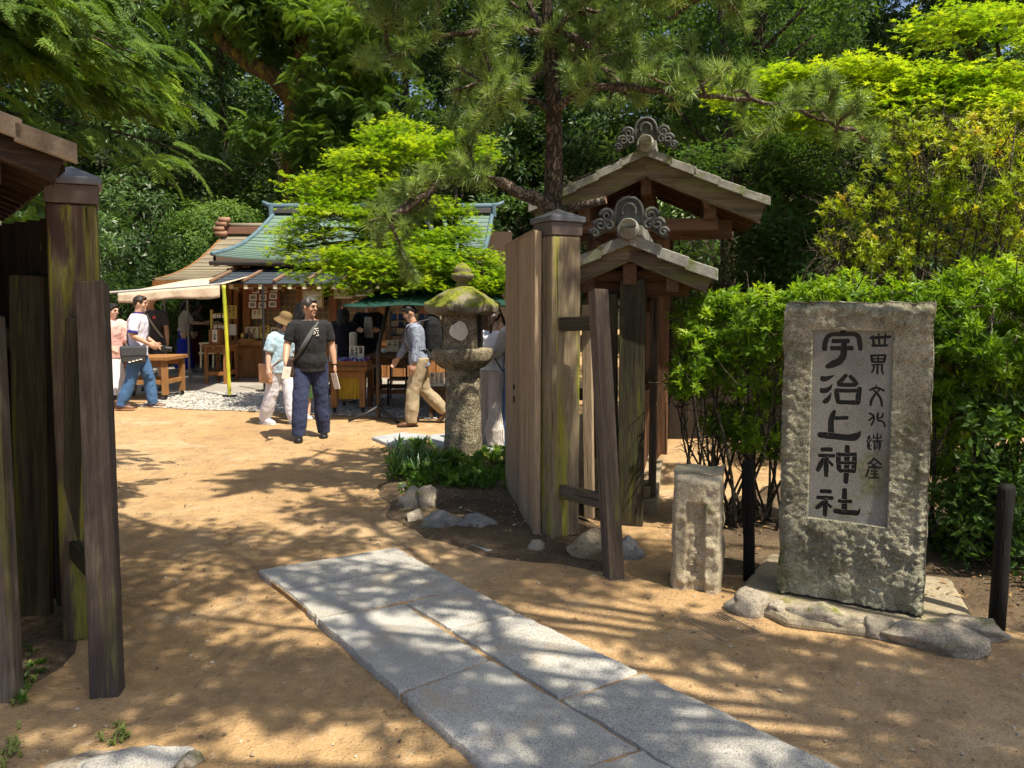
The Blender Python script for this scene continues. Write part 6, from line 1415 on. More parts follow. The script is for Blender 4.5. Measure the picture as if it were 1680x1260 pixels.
# ------------------------------------------------------------------ foliage
def leaf(m, base, d, n, L, W, fold=.25, droop=.25):
    d = d.normalized(); n = (n - d * n.dot(d)).normalized(); s = d.cross(n)
    b = len(m.v); mid = base + d * L * .45 - n * droop * L * .12; tip = base + d * L - n * droop * L * .5
    m.v += [base, mid - s * W / 2 + n * fold * W, mid, mid + s * W / 2 + n * fold * W, tip]
    m.f += [(b, b + 2, b + 1), (b, b + 3, b + 2), (b + 1, b + 2, b + 4), (b + 2, b + 3, b + 4)]
def rv(rnd, a=1): return Vector((rnd.uniform(-a, a), rnd.uniform(-a, a), rnd.uniform(-a, a)))
def proto_broad(rnd, n=13, L=.11, W=.05, R0=.22):
    m = MB(); m.tube([(0, 0, -.1), (0, 0, .08), (.01, 0, .2)], [.004, .003, .001], 3, cap=False)
    for i in range(n):
        a = rnd.random() * 6.28; z = rnd.uniform(-.08, .2); d = Vector((math.cos(a), math.sin(a), rnd.uniform(-.2, .7))).normalized()
        leaf(m, Vector((0, 0, z)) + d * rnd.uniform(0, R0 * .5), d, Vector((0, 0, 1)) + rv(rnd, .5), L * rnd.uniform(.7, 1.2), W * rnd.uniform(.8, 1.2))
    return m
def proto_azalea(rnd, n=12, L=.058, W=.018):
    m = MB(); m.tube([(0, 0, -.12), (0, 0, 0)], [.003, .002], 3, cap=False)
    for i in range(n):
        a = i * 2.4 + rnd.uniform(-.3, .3); e = rnd.uniform(.05, 1.0) if i > 3 else rnd.uniform(.7, 1.3); d = Vector((math.cos(a) * math.cos(e), math.sin(a) * math.cos(e), math.sin(e)))
        leaf(m, Vector((0, 0, -.012 * (i % 4))), d, Vector((0, 0, 1)) + rv(rnd, .2), L * rnd.uniform(.7, 1.15), W * rnd.uniform(.85, 1.2), .2, .5)
    return m
def proto_maple(rnd, n=15, S=.055):
    m = MB(); m.tube([(-.16, 0, 0), (.0, .01, .0), (.18, 0, -.02)], [.003, .002, .001], 3, cap=False)
    for i in range(n):
        x = rnd.uniform(-.16, .2); y = rnd.uniform(-.14, .14); c = Vector((x, y, -.02 - abs(y) * .18 + rnd.uniform(-.015, .015))); yaw = math.atan2(y, .07) + rnd.uniform(-.5, .5); s_ = S * rnd.uniform(.75, 1.25)
        tx, ty = rnd.uniform(-.45, .45), rnd.uniform(-.45, .45)
        for k, ln in ((-2, .62), (-1, .9), (0, 1), (1, .9), (2, .62)):
            a = yaw + k * .72; d = Vector((math.cos(a), math.sin(a), 0)); d.z = d.x * tx + d.y * ty - .15; p = Vector((-math.sin(a), math.cos(a), 0)); p.z = p.x * tx + p.y * ty
            b = len(m.v); q = c + d * s_ * .42 * ln; m.v += [c, q + p * s_ * .12, c + d * s_ * ln, q - p * s_ * .12]; m.f += [(b, b + 3, b + 2, b + 1)]
    return m
def proto_pine(rnd, n=30, L=.125):
    m = MB(); m.tube([(0, 0, -.10), (0, 0, .02)], [.006, .004], 4, cap=False)
    for i in range(n):
        a = rnd.random() * 6.28; e = rnd.uniform(-.05, 1.35) ** 1.0; d = Vector((math.cos(a) * math.cos(e), math.sin(a) * math.cos(e), math.sin(e))); p = d.orthogonal().normalized() * .0034; q = d.cross(p)
        b0 = Vector((0, 0, rnd.uniform(-.05, .02))); l_ = L * rnd.uniform(.7, 1.1); b = len(m.v); m.v += [b0 - p, b0 + p, b0 + d * l_ - Vector((0, 0, .012)), b0 + q]; m.f += [(b, b + 1, b + 2), (b, b + 2, b + 3)]
    return m
def proto_fan(rnd, n=26, L=.34):
    """flat drooping conifer spray"""
    m = MB(); pts = [Vector((L * t, 0, -.35 * L * t * t)) for t in (0, .35, .7, 1)]; m.tube(pts, [.004, .003, .002, .001], 3, cap=False)
    for i in range(n):
        t = (i + .5) / n; x = L * t; base = Vector((x, 0, -.35 * L * t * t)); sg = 1 if i % 2 else -1; ln = L * (.42 * (1 - t) + .12) * rnd.uniform(.75, 1.15)
        d = Vector((.72, sg * .7, -.25 + rnd.uniform(-.12, .1))).normalized(); up = Vector((0, 0, 1)); s_ = d.cross(up).normalized() * .011
        m.add([base, base + d * ln * .5 - s_, base + d * ln - Vector((0, 0, .12 * ln)), base + d * ln * .5 + s_], [(0, 1, 2, 3)])
        for k in (.35, .65):
            for g_ in (1, -1):
                e = (d + s_.normalized() * g_ * .8).normalized(); q = base + d * ln * k; w_ = e.cross(up).normalized() * .007; m.add([q, q + e * ln * .18 - w_, q + e * ln * .36 - Vector((0, 0, .04 * ln)), q + e * ln * .18 + w_], [(0, 1, 2, 3)])
    return m
GROUPS = {}
def species(key, fn, mat, nvar=5, **kw):
    coll = bpy.data.collections.new('leaf_' + key)
    for i in range(nvar):
        o = bpy.data.objects.new('leaf_%s_%d' % (key, i), fn(random.Random(i * 31 + 7), **kw).mesh('leaf_' + key)); o.data.materials.append(mat); coll.objects.link(o)
    ng = bpy.data.node_groups.new('scatter_' + key, 'GeometryNodeTree')
    ng.interface.new_socket('Geometry', in_out='INPUT', socket_type='NodeSocketGeometry'); ng.interface.new_socket('Geometry', in_out='OUTPUT', socket_type='NodeSocketGeometry')
    N = ng.nodes; gi, go = N.new('NodeGroupInput'), N.new('NodeGroupOutput'); ci = N.new('GeometryNodeCollectionInfo'); ci.inputs['Collection'].default_value = coll; ci.inputs['Separate Children'].default_value = True; ci.inputs['Reset Children'].default_value = True
    ip = N.new('GeometryNodeInstanceOnPoints'); ip.inputs['Pick Instance'].default_value = True
    def attr(nm, ty): a = N.new('GeometryNodeInputNamedAttribute'); a.data_type = ty; a.inputs['Name'].default_value = nm; return a.outputs[0]
    er = N.new('FunctionNodeEulerToRotation'); ng.links.new(attr('rot', 'FLOAT_VECTOR'), er.inputs[0])
    ng.links.new(gi.outputs[0], ip.inputs['Points']); ng.links.new(ci.outputs[0], ip.inputs['Instance']); ng.links.new(attr('vid', 'INT'), ip.inputs['Instance Index']); ng.links.new(er.outputs[0], ip.inputs['Rotation']); ng.links.new(attr('scl', 'FLOAT'), ip.inputs['Scale']); ng.links.new(ip.outputs[0], go.inputs[0])
    GROUPS[key] = (ng, nvar)
def scatter(name, key, pts, parent=None, kind=None, seed=0):
    """pts: list of (position, direction for +z or euler, scale, tint)"""
    ng, nv = GROUPS[key]; rnd = random.Random(seed + len(pts)); n = len(pts); me = bpy.data.meshes.new(name); Mi = wm(parent).inverted() if parent else Matrix()
    co = np.empty((n, 3), np.float32); ro = np.empty((n, 3), np.float32); sc = np.empty(n, np.float32); ti = np.empty(n, np.float32)
    for i, (p, d, s_, t_) in enumerate(pts):
        co[i] = Mi @ p
        e = d if isinstance(d, Euler) else (d.to_track_quat('Z', 'Y') @ Quaternion((0, 0, 1), rnd.random() * 6.28)).to_euler()
        ro[i] = e; sc[i] = s_; ti[i] = t_
    me.vertices.add(n); me.vertices.foreach_set('co', co.ravel())
    for nm, ty, dat in (('rot', 'FLOAT_VECTOR', ro.ravel()), ('scl', 'FLOAT', sc), ('tint', 'FLOAT', ti)):
        a = me.attributes.new(nm, ty, 'POINT'); a.data.foreach_set('vector' if ty == 'FLOAT_VECTOR' else 'value', dat)
    a = me.attributes.new('vid', 'INT', 'POINT'); a.data.foreach_set('value', np.array([rnd.randrange(nv) for i in range(n)], np.int32))
    o = bpy.data.objects.new(name, me); COL.objects.link(o)
    if parent: o.parent = parent
    md = o.modifiers.new('leaves', 'NODES'); md.node_group = ng
    if kind: o['kind'] = kind
    return o
L_DARK = leafmat('leaf_dark_evergreen', [(0, (.018, .042, .012)), (.5, (.05, .105, .026)), (.85, (.10, .18, .038)), (1, (.19, .28, .05))], .38, .4, .4, 1.7)
L_MID = leafmat('leaf_mid_green', [(0, (.03, .07, .015)), (.6, (.075, .15, .03)), (1, (.18, .28, .05))], .42, .5, .25, 1.6)
L_MAPLE = leafmat('leaf_maple_spring', [(0, (.05, .13, .010)), (.5, (.14, .27, .012)), (1, (.33, .41, .02))], .5, .5, .25, 1.5)
L_AZAL = leafmat('leaf_azalea', [(0, (.14, .08, .02)), (.06, (.05, .11, .010)), (.45, (.14, .26, .015)), (.8, (.28, .40, .02)), (1, (.42, .50, .03))], .45, .45, .3, 1.6)
L_RED = leafmat('leaf_new_red', [(0, (.10, .18, .012)), (.6, (.27, .37, .02)), (.9, (.40, .42, .03)), (1, (.44, .30, .05))], .45, .45, .3, 1.5)
L_PINE = leafmat('needle_pine', [(0, (.08, .15, .05)), (.5, (.20, .30, .09)), (1, (.40, .48, .15))], .35, .4, .4, 1.5)
L_FAN = leafmat('spray_conifer', [(0, (.035, .08, .018)), (.5, (.10, .18, .03)), (.85, (.20, .31, .035)), (1, (.36, .46, .03))], .42, .5, .3, 1.6)
L_LOW = leafmat('leaf_ground_cover', [(0, (.03, .08, .015)), (.6, (.08, .18, .02)), (1, (.19, .30, .03))], .4, .4, .45, 1.5)
species('dark', proto_broad, L_DARK, 6, n=16, L=.15, W=.06, R0=.36)
species('mid', proto_broad, L_MID, 6, n=14, L=.09, W=.04, R0=.26)
species('maple', proto_maple, L_MAPLE, 6)
species('azalea', proto_azalea, L_AZAL, 6); species('red', proto_azalea, L_RED, 6)
species('pine', proto_pine, L_PINE, 6); species('fan', proto_fan, L_FAN, 6)
species('low', proto_azalea, L_LOW, 5, n=9, L=.11, W=.035)
BARKP = bark('pine_bark', (.065, .048, .036), (.23, .175, .125), 1.0); BARKD = bark('dark_bark', (.04, .032, .022), (.12, .10, .07), .7); BARKM = bark('mossy_bark', (.06, .045, .02), (.17, .12, .05), .8, (.17, .13, .02)); TWIG = bark('grey_twig', (.10, .085, .06), (.28, .24, .18), 2)
def bendline(a, b, n, amp, rnd, sag=0):
    L = (b - a).length; off = [rv(rnd, amp * L) for i in range(3)]; pts = []
    for k in range(n + 1):
        t = k / n; p = a.lerp(b, t); p = p + off[0] * math.sin(math.pi * t) + off[1] * math.sin(2 * math.pi * t) * .5 + Vector((0, 0, -sag * L * math.sin(math.pi * t))); pts.append(p)
    return pts
def taper(m, pts, r0, r1, n=7): m.tube(pts, [r0 + (r1 - r0) * (i / (len(pts) - 1)) ** .8 for i in range(len(pts))], n)
def lobes_points(lobes, n, rnd, hollow=.55, gap=.0, gs=.8, sc=(.8, 1.3), tb=.5, up=.5):
    """points through ellipsoid lobes, denser toward the skin, with noise gaps"""
    vol = [l[1].x * l[1].y * l[1].z for l in lobes]; tot = sum(v ** .67 for v in vol); out = []
    for (c, r_), v in zip(lobes, vol):
        k = int(n * v ** .67 / tot)
        for i in range(k):
            d = rv(rnd).normalized()
            q = (hollow ** 3 + rnd.random() * (1 - hollow ** 3)) ** (1 / 3); p = c + Vector((d.x * r_.x, d.y * r_.y, d.z * r_.z)) * q * (1 + .25 * noise.noise(d * 2.2 + c))
            if gap and noise.noise(p * gs) < gap - .35 + .0: continue
            o = (Vector((d.x / r_.x, d.y / r_.y, d.z / r_.z)).normalized() + Vector((0, 0, up)) + rv(rnd, .6)).normalized()
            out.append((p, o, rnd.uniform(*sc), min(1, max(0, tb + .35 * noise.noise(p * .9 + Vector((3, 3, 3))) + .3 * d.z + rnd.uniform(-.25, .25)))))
    return out
def forest_tree(label, x, y, h, rc, key, n, seed, bk=BARKD, trunk=.2, low=.25, gap=.25, sc=(.9, 1.5), group='trees of the dark wood', name='evergreen_tree', nl=9, tb=.4, lean=(0, 0)):
    rnd = random.Random(seed); z0 = gz(x, y) - .1; t = thing(name, label, 'tree', (x, y, z0), 0, group); m = MB()
    top = Vector((x + lean[0], y + lean[1], z0 + h)); tr = bendline(Vector((x, y, z0)), top, 9, .03, rnd); taper(m, tr, trunk, trunk * .15, 10)
    lobes = []
    for i in range(nl):
        f = low + (1 - low) * (i + .5) / nl; p = tr[min(9, int(f * 9))]; a = i * 2.4 + rnd.uniform(-.5, .5); rr = rc * (1.05 - .55 * abs(f - .45)) ; d = rr * rnd.uniform(.25, .6)
        c = p + Vector((math.cos(a) * d, math.sin(a) * d, rnd.uniform(-.3, .5))); lobes.append((c, Vector((rr * rnd.uniform(.5, .75), rr * rnd.uniform(.5, .75), h / nl * rnd.uniform(.75, 1.15)))))
        taper(m, bendline(p - Vector((0, 0, .4)), c, 5, .08, rnd), trunk * .35 * (1 - f * .5), trunk * .06, 6)
        for j in range(3): taper(m, bendline(c, c + rv(rnd, rr * .6), 4, .1, rnd), trunk * .08, .01, 5)
    m.build('trunk', bk, t, smooth=True)
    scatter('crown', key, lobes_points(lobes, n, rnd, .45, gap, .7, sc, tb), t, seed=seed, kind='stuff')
    return t
# --- the dark wood behind
rndF = random.Random(99)
wall_lbl = ['left', 'middle', 'right']
spots = []
row = [(-17, 24, 13, 3.4), (-12.5, 25, 15, 3.6), (-8.6, 23.5, 14, 3.2), (-3.8, 24.5, 15, 3.5), (.2, 23.5, 13.5, 3.2), (4, 22, 14, 3.3), (7.8, 20.5, 13, 3.3), (11.8, 19, 14, 3.4), (16, 20, 14, 3.6),
       (-20, 31, 17, 4), (-14, 32, 18, 4.2), (-8, 31, 17, 4), (-2, 32, 18.5, 4.2), (4.2, 31, 16, 4), (10.5, 30, 16.5, 4.2), (17, 29, 18, 4.2), (23, 27, 17, 4)]
names_ = ['tall dark evergreen tree standing at the far left of the wood', 'broad dark evergreen behind the hut roof', 'dark evergreen tree right behind the shop annex', 'dark evergreen rising behind the shop ridge', 'dark evergreen behind the maple, left of the pine trunk', 'dark evergreen seen between pine trunk and large gate roof', 'dark evergreen above the right slope of the large gate roof', 'dark evergreen behind the bright layered maple', 'dark evergreen at the far right of the near row',
          'back row tree at the far left of the wood', 'back row tree over the left gate post', 'back row tree behind the mossy leaning limb', 'back row tree above the shop roof centre', 'back row tree just right of the pine trunk top', 'back row tree above the large gate roof', 'back row tree above the bright maple', 'back row tree at the far right corner']
for i, ((x, y, h, rc), lb) in enumerate(zip(row, names_)):
    forest_tree(lb, x, y, h, rc, 'dark', 3000 if i < 9 else 2600, 100 + i, trunk=.22, low=.12 if i < 9 else .3, gap=.22 if i < 9 else .16, sc=(.9, 1.7) if i < 9 else (1.3, 2.2), nl=12, tb=.38 + .15 * ((i * 7) % 3 - 1))
# big mossy tree with a leaning limb behind the shop
bt_ = at(483, 430, 20.5); mt = thing('mossy_tree', 'big tree with rough trunk and mossy leaning limb behind the shop roof', 'tree', (bt_.x, bt_.y, gz(bt_.x, bt_.y)), 0)
m = MB(); P = [Vector((bt_.x, bt_.y, gz(bt_.x, bt_.y) - .1)), at(482, 330, 20.5), at(478, 240, 20.5), at(486, 170, 20.5), at(496, 90, 20.4), at(500, -60, 20.3)]
m.tube(P, [.34, .27, .27, .30, .2, .14], 12); m.tube([at(488, 175, 20.5), at(450, 125, 20.3), at(410, 105, 20.1), at(370, 70, 20), at(340, 30, 19.8), at(310, -60, 19.6)], [.26, .24, .22, .19, .16, .12], 10)
m.tube([at(486, 190, 20.5), at(520, 150, 20.2), at(560, 120, 19.8)], [.12, .08, .04], 8); m.build('trunk', BARKM, mt, smooth=True)
rnd = random.Random(5); lob = [(at(px, py, Y), Vector((r_, r_, r_ * .55))) for px, py, Y, r_ in ((400, 20, 19.8, 1.3), (440, 60, 20, 1.0), (540, 60, 20, 1.6), (560, 150, 19.6, 1.5), (530, 230, 19.4, 1.2), (590, 60, 19.5, 1.5), (620, 150, 19.3, 1.3), (430, 215, 19.8, .8), (560, 300, 19.3, 1.0), (470, 10, 20, 1.2), (350, -20, 20, 1.4), (600, 230, 19.2, 1.2))]
scatter('crown', kind='stuff', key='fan', pts=[(p, Euler((rnd.uniform(-.3, .3), rnd.uniform(-.1, .7), rnd.random() * 6.28)), s_ * .95, t_ * 1.1) for p, d, s_, t_ in lobes_points(lob, 5200, rnd, .4, .2, .9, (.9, 1.5), .45)], parent=mt)
# bare trunks at the right, below the large roof
for i, (px, w_, Y, lb) in enumerate(((1197, 26, 11.5, 'slim grey trunk under the right eave of the large gate roof'), (1243, 24, 12.5, 'dark trunk a little right of the large gate roof eave'), (1228, 16, 14, 'thin dark trunk between the two trunks right of the gate roof'))):
    b = at(px, 500, Y); x, y = b.x, b.y; t = thing('tree', lb, 'tree', (x, y, gz(x, y)), 0, 'trees right of the gate'); m = MB(); r_ = w_ / 2 * Y / FPX; rnd = random.Random(i + 60)
    tr = bendline(Vector((x, y, 0)), Vector((x + rnd.uniform(-.4, .4), y + .4, 7.5)), 8, .02, rnd); taper(m, tr, r_ * 1.15, r_ * .5, 10); lob = []
    for k in range(6):
        a = k * 2.3 + i; c = tr[5 + k % 4] + Vector((math.cos(a) * .9, math.sin(a) * .8, rnd.uniform(-.2, .6))); taper(m, bendline(tr[4 + k % 4], c, 4, .08, rnd), r_ * .4, .02, 6); lob.append((c, Vector((.9, .9, .55))))
    m.build('trunk', BARKD, t, smooth=True); scatter('crown', kind='stuff', key='mid', pts=lobes_points(lob, 900, rnd, .4, .3, 1, (.9, 1.5), .25), parent=t)
# broadleaf shrubs by the shop
def shrub(label, lobes, key, n, seed, stems=8, name='shrub', group=None, gap=.2, sc=(.7, 1.2), tb=.5, twig=TWIG, sr=.02, hollow=.5, gs=1.5, up=.5, cat='shrub', twigs=0):
    rnd = random.Random(seed); c0 = sum((l[0] for l in lobes), Vector()) / len(lobes); g0 = Vector((c0.x, c0.y, gz(c0.x, c0.y))); t = thing(name, label, cat, g0, 0, group); m = MB()
    for i in range(stems):
        c, r_ = lobes[i % len(lobes)]; b = Vector((c.x * .5 + c0.x * .5 + rnd.uniform(-.25, .25), c.y * .5 + c0.y * .5 + rnd.uniform(-.2, .2), 0)); b.z = gz(b.x, b.y) - .05
        e = c + Vector((rnd.uniform(-.6, .6) * r_.x, rnd.uniform(-.6, .6) * r_.y, rnd.uniform(-.2, .5) * r_.z)); pts = bendline(b, e, 7, .08, rnd); taper(m, pts, sr * rnd.uniform(.7, 1.2), sr * .25, 6)
        for j in range(3):
            q = pts[rnd.randrange(3, 7)]; taper(m, bendline(q, q + Vector((rnd.uniform(-.5, .5) * r_.x, rnd.uniform(-.5, .5) * r_.y, rnd.uniform(.1, .7) * r_.z)), 4, .12, rnd), sr * .4, sr * .12, 5)
    for i in range(twigs):
        c, r_ = lobes[i % len(lobes)]; d = rv(rnd).normalized(); q = c + Vector((d.x * r_.x, d.y * r_.y, d.z * r_.z)) * rnd.uniform(.3, .85); m.tube(bendline(q, q + (d + rv(rnd, .8)).normalized() * rnd.uniform(.1, .35), 3, .15, rnd), [.005, .004, .003, .0015], 4, cap=False)
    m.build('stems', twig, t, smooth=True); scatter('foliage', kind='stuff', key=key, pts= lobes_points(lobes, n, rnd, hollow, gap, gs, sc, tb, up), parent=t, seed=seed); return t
W3 = lambda px, py, Y: at(px, py, Y)
shrub('glossy broadleaf shrub mounded between hut and shop annex', [(W3(330, 400, 18.2), Vector((1.1, .9, .8))), (W3(290, 440, 17.6), Vector((1.2, .9, .9))), (W3(230, 450, 17.2), Vector((1.1, .8, .9))), (W3(370, 370, 18.6), Vector((.9, .8, .5))), (W3(260, 520, 18.4), Vector((1.3, .6, .8))), (W3(350, 520, 18.5), Vector((1.2, .6, .9))), (W3(300, 570, 18.5), Vector((1.8, .5, .6)))], 'mid', 3600, 301, 10, gap=.18, sc=(.8, 1.3), tb=.45, sr=.05)
shrub('dark laurel thicket behind the left gate post', [(W3(200, 380, 16), Vector((1.2, .8, 1.2))), (W3(130, 430, 15), Vector((1.4, .8, 1.4))), (W3(200, 520, 15.8), Vector((1.0, .8, 1.2))), (W3(60, 450, 13), Vector((1.4, .8, 1.5)))], 'dark', 1300, 302, 8, gap=.2, sc=(.6, 1.0), tb=.3, sr=.05)
# --- hedges and azaleas at the right
shrub('clipped azalea bush behind the short stone post', [(W3(1205, 545, 5.6), Vector((.50, .38, .26))), (W3(1150, 575, 5.45), Vector((.26, .28, .26))), (W3(1265, 530, 5.3), Vector((.36, .35, .28))), (W3(1240, 625, 5.5), Vector((.42, .3, .28))), (W3(1140, 625, 5.4), Vector((.2, .22, .16))), (W3(1215, 500, 5.6), Vector((.36, .3, .12))), (W3(1250, 700, 5.5), Vector((.3, .25, .25))), (W3(1190, 690, 5.6), Vector((.2, .2, .16)))], 'azalea', 2100, 311, 40, 'azalea_bush', gap=.2, sc=(.65, 1.25), tb=.55, sr=.014, hollow=.55, gs=4, up=.9, twigs=140)
shrub('clipped azalea hedge behind the right side of the stele', [(W3(1400, 500, 5.1), Vector((.5, .4, .22))), (W3(1560, 530, 4.9), Vector((.45, .4, .35))), (W3(1660, 520, 4.6), Vector((.5, .4, .42))), (W3(1600, 640, 4.8), Vector((.4, .3, .3))), (W3(1680, 640, 4.5), Vector((.4, .3, .35))), (W3(1580, 740, 5.1), Vector((.35, .25, .3))), (W3(1760, 560, 4.6), Vector((.5, .5, .5))), (W3(1590, 860, 5.0), Vector((.35, .25, .3))), (W3(1690, 800, 4.6), Vector((.35, .25, .4))), (W3(1640, 930, 4.7), Vector((.3, .2, .2)))], 'azalea', 3300, 312, 40, 'azalea_bush', gap=.24, sc=(.7, 1.5), tb=.6, sr=.016, hollow=.5, gs=3.5, up=.9, twigs=200)
shrub('leafy low shrub with broad leaves at the right edge below the hedge', [(W3(1640, 730, 4.5), Vector((.35, .3, .35))), (W3(1600, 860, 4.7), Vector((.4, .3, .3))), (W3(1690, 850, 4.4), Vector((.4, .3, .4)))], 'mid', 420, 313, 14, gap=.3, sc=(.5, .9), tb=.35, sr=.012, gs=3)
shrub('tall twiggy azalea with yellow and reddish new leaves above the stele', [(W3(1560, 300, 7.2), Vector((.9, .7, .45))), (W3(1420, 360, 7.4), Vector((.5, .5, .35))), (W3(1650, 260, 7), Vector((.8, .6, .5))), (W3(1380, 420, 7.2), Vector((.35, .4, .25))), (W3(1500, 420, 7.1), Vector((.7, .5, .35))), (W3(1640, 400, 6.9), Vector((.7, .5, .45))), (W3(1520, 230, 7.3), Vector((.5, .4, .3)))], 'red', 2300, 314, 34, 'azalea_bush', gap=.30, sc=(.7, 1.3), tb=.6, sr=.022, hollow=.35, gs=2.6, up=.7, twigs=1100)
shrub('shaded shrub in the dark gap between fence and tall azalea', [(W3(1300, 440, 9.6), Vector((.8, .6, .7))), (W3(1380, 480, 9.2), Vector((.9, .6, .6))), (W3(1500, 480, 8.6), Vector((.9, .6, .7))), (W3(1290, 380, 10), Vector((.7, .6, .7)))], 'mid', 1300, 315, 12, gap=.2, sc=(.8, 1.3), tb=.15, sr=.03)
# --- maples
def maple(label, base, pads, seed, n, trunk=.09, fork=1.2, tb=.6, key='maple', group='maples', sc=(.8, 1.25), forkp=None):
    rnd = random.Random(seed); b = Vector((base[0], base[1], gz(*base[:2]) - .05)); t = thing('maple_tree', label, 'tree', b, 0, group); m = MB(); f = forkp or (b + Vector((.1, 0, fork))); taper(m, bendline(b, f, 5, .05, rnd), trunk, trunk * .75, 9); out = []; tot = sum(p[1] * p[2] for p in pads)
    for (c, rx, ry, th) in pads:
        mid = f.lerp(c, .5) + Vector((0, 0, .25)); pts = [f.lerp(mid, .0), f.lerp(mid, .6) + rv(rnd, .06), mid, mid.lerp(c, .6) + rv(rnd, .05), c - Vector((0, 0, th * .5))]; taper(m, pts, trunk * .45, .012, 7)
        for j in range(7):
            a = rnd.random() * 6.28; e = c + Vector((math.cos(a) * rx * .8, math.sin(a) * ry * .8, -.04)); taper(m, bendline(pts[rnd.choice((2, 3, 4))], e, 4, .06, rnd), .012, .003, 5)
        for i in range(int(n * rx * ry / tot)):
            a = rnd.random() * 6.28; q = rnd.random() ** .5 * (1 + .25 * noise.noise(Vector((math.cos(a) * 1.7, math.sin(a) * 1.7, c.x)))); lay = rnd.choice((-.9, -.4, 0, .5, .5)) * th * rnd.uniform(.6, 1.3)
            p = c + Vector((math.cos(a) * rx * q, math.sin(a) * ry * q, lay + .10 * th * noise.noise(Vector((a * 2, q * 3, 1))) - .22 * rx * q * q + rnd.uniform(-.03, .03)))
            if noise.noise(p * 2.6) + .5 * noise.noise(p * 6) < -.12: continue
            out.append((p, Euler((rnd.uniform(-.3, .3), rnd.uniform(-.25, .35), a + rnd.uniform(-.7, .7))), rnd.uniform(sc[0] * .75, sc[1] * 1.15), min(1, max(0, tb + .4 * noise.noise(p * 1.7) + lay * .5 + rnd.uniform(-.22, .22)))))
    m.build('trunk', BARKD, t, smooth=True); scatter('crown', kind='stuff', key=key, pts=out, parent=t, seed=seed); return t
pads = [(W3(px, py, Y), rx, ry, th) for px, py, Y, rx, ry, th in ((530, 300, 11.6, .55, .5, .25), (500, 375, 11.3, .45, .45, .2), (560, 350, 11.2, .6, .5, .25), (590, 255, 11.8, .6, .5, .22), (640, 300, 11.6, .6, .5, .22), (545, 420, 10.9, .55, .45, .2), (600, 405, 10.8, .6, .5, .22), (660, 420, 10.8, .6, .5, .22), (720, 415, 10.9, .6, .5, .2), (780, 420, 11, .5, .45, .2), (800, 460, 10.7, .4, .4, .15), (690, 235, 12, .8, .5, .25), (760, 230, 12.2, .6, .5, .22), (575, 455, 10.6, .35, .35, .15), (620, 445, 10.7, .4, .4, .15), (650, 205, 12.3, .5, .5, .2))]
maple('bright green spring maple spreading before the shop roof', (at(735, 600, 11.6).x, 11.8), pads + [(W3(px, py, Y), rx, ry, th) for px, py, Y, rx, ry, th in ((690, 385, 11.3, .5, .4, .2), (750, 380, 11.5, .45, .4, .2), (620, 360, 11.4, .5, .4, .2), (700, 330, 11.8, .5, .4, .2), (790, 445, 10.8, .45, .4, .16), (520, 340, 11.3, .35, .35, .2), (480, 400, 11.1, .3, .3, .15), (690, 455, 10.6, .4, .35, .12), (560, 330, 11.9, .4, .3, .2), (660, 350, 11.9, .5, .3, .2), (740, 345, 12, .4, .3, .2))], 401, 3600, .11, tb=.72, forkp=at(735, 440, 11.7))
pads = [(W3(px, py, Y), rx, ry, th) for px, py, Y, rx, ry, th in ((1270, 130, 9.2, .7, .6, .16), (1390, 115, 9, .8, .6, .18), (1510, 125, 8.8, .9, .6, .2), (1640, 120, 8.6, .9, .6, .2), (1440, 165, 8.7, .9, .6, .18), (1580, 170, 8.5, .8, .6, .16), (1340, 170, 9, .6, .5, .15), (1640, 30, 8.8, .7, .5, .15), (1560, 25, 9.2, .5, .4, .12), (1700, 180, 8.4, .6, .5, .2))]
maple('bright yellow green maple in flat layers at the upper right', (at(1690, 500, 9.6).x, 9.6), pads, 402, 2700, .12, tb=.8, forkp=at(1640, 260, 9.4))
pads = [(W3(px, py, Y), rx, ry, th) for px, py, Y, rx, ry, th in ((1200, 265, 10.5, .9, .6, .3), (1290, 250, 10.3, .8, .6, .3), (1240, 320, 10.4, .7, .5, .25), (1330, 310, 10.2, .7, .5, .3))]
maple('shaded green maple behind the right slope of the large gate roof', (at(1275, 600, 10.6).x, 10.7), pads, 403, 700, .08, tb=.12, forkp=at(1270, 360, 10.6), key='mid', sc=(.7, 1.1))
# --- red pine
pine = thing('pine_tree', 'red pine with scaly trunk rising behind the mossy gate post', 'tree', (at(905, 800, 6.35).x, 6.35, 0))
PY = 6.35; TP = [Vector((at(905, 800, PY).x, PY, -.05)), at(908, 420, PY), at(907, 330, PY), at(909, 240, PY), at(908, 180, PY), at(904, 100, PY), at(899, 40, PY), at(897, -40, PY), at(885, -200, PY - .1), at(880, -420, PY - .2), at(900, -640, PY - .3)]
m = MB(); pr = lambda r: r / 2 * PY / FPX
rr = [pr(36), pr(30), pr(30), pr(28), pr(27), pr(22), pr(18), pr(16), pr(16), pr(12), pr(7)]
TT, RRR = [], []
for i in range(len(TP) - 1):
    for k in range(5): TT.append(TP[i].lerp(TP[i + 1], k / 5) + rv(random, .006)); RRR.append((rr[i] + (rr[i + 1] - rr[i]) * k / 5) * random.uniform(.93, 1.08))
TT.append(TP[-1]); RRR.append(rr[-1]); m.tube(TT, RRR, 14)
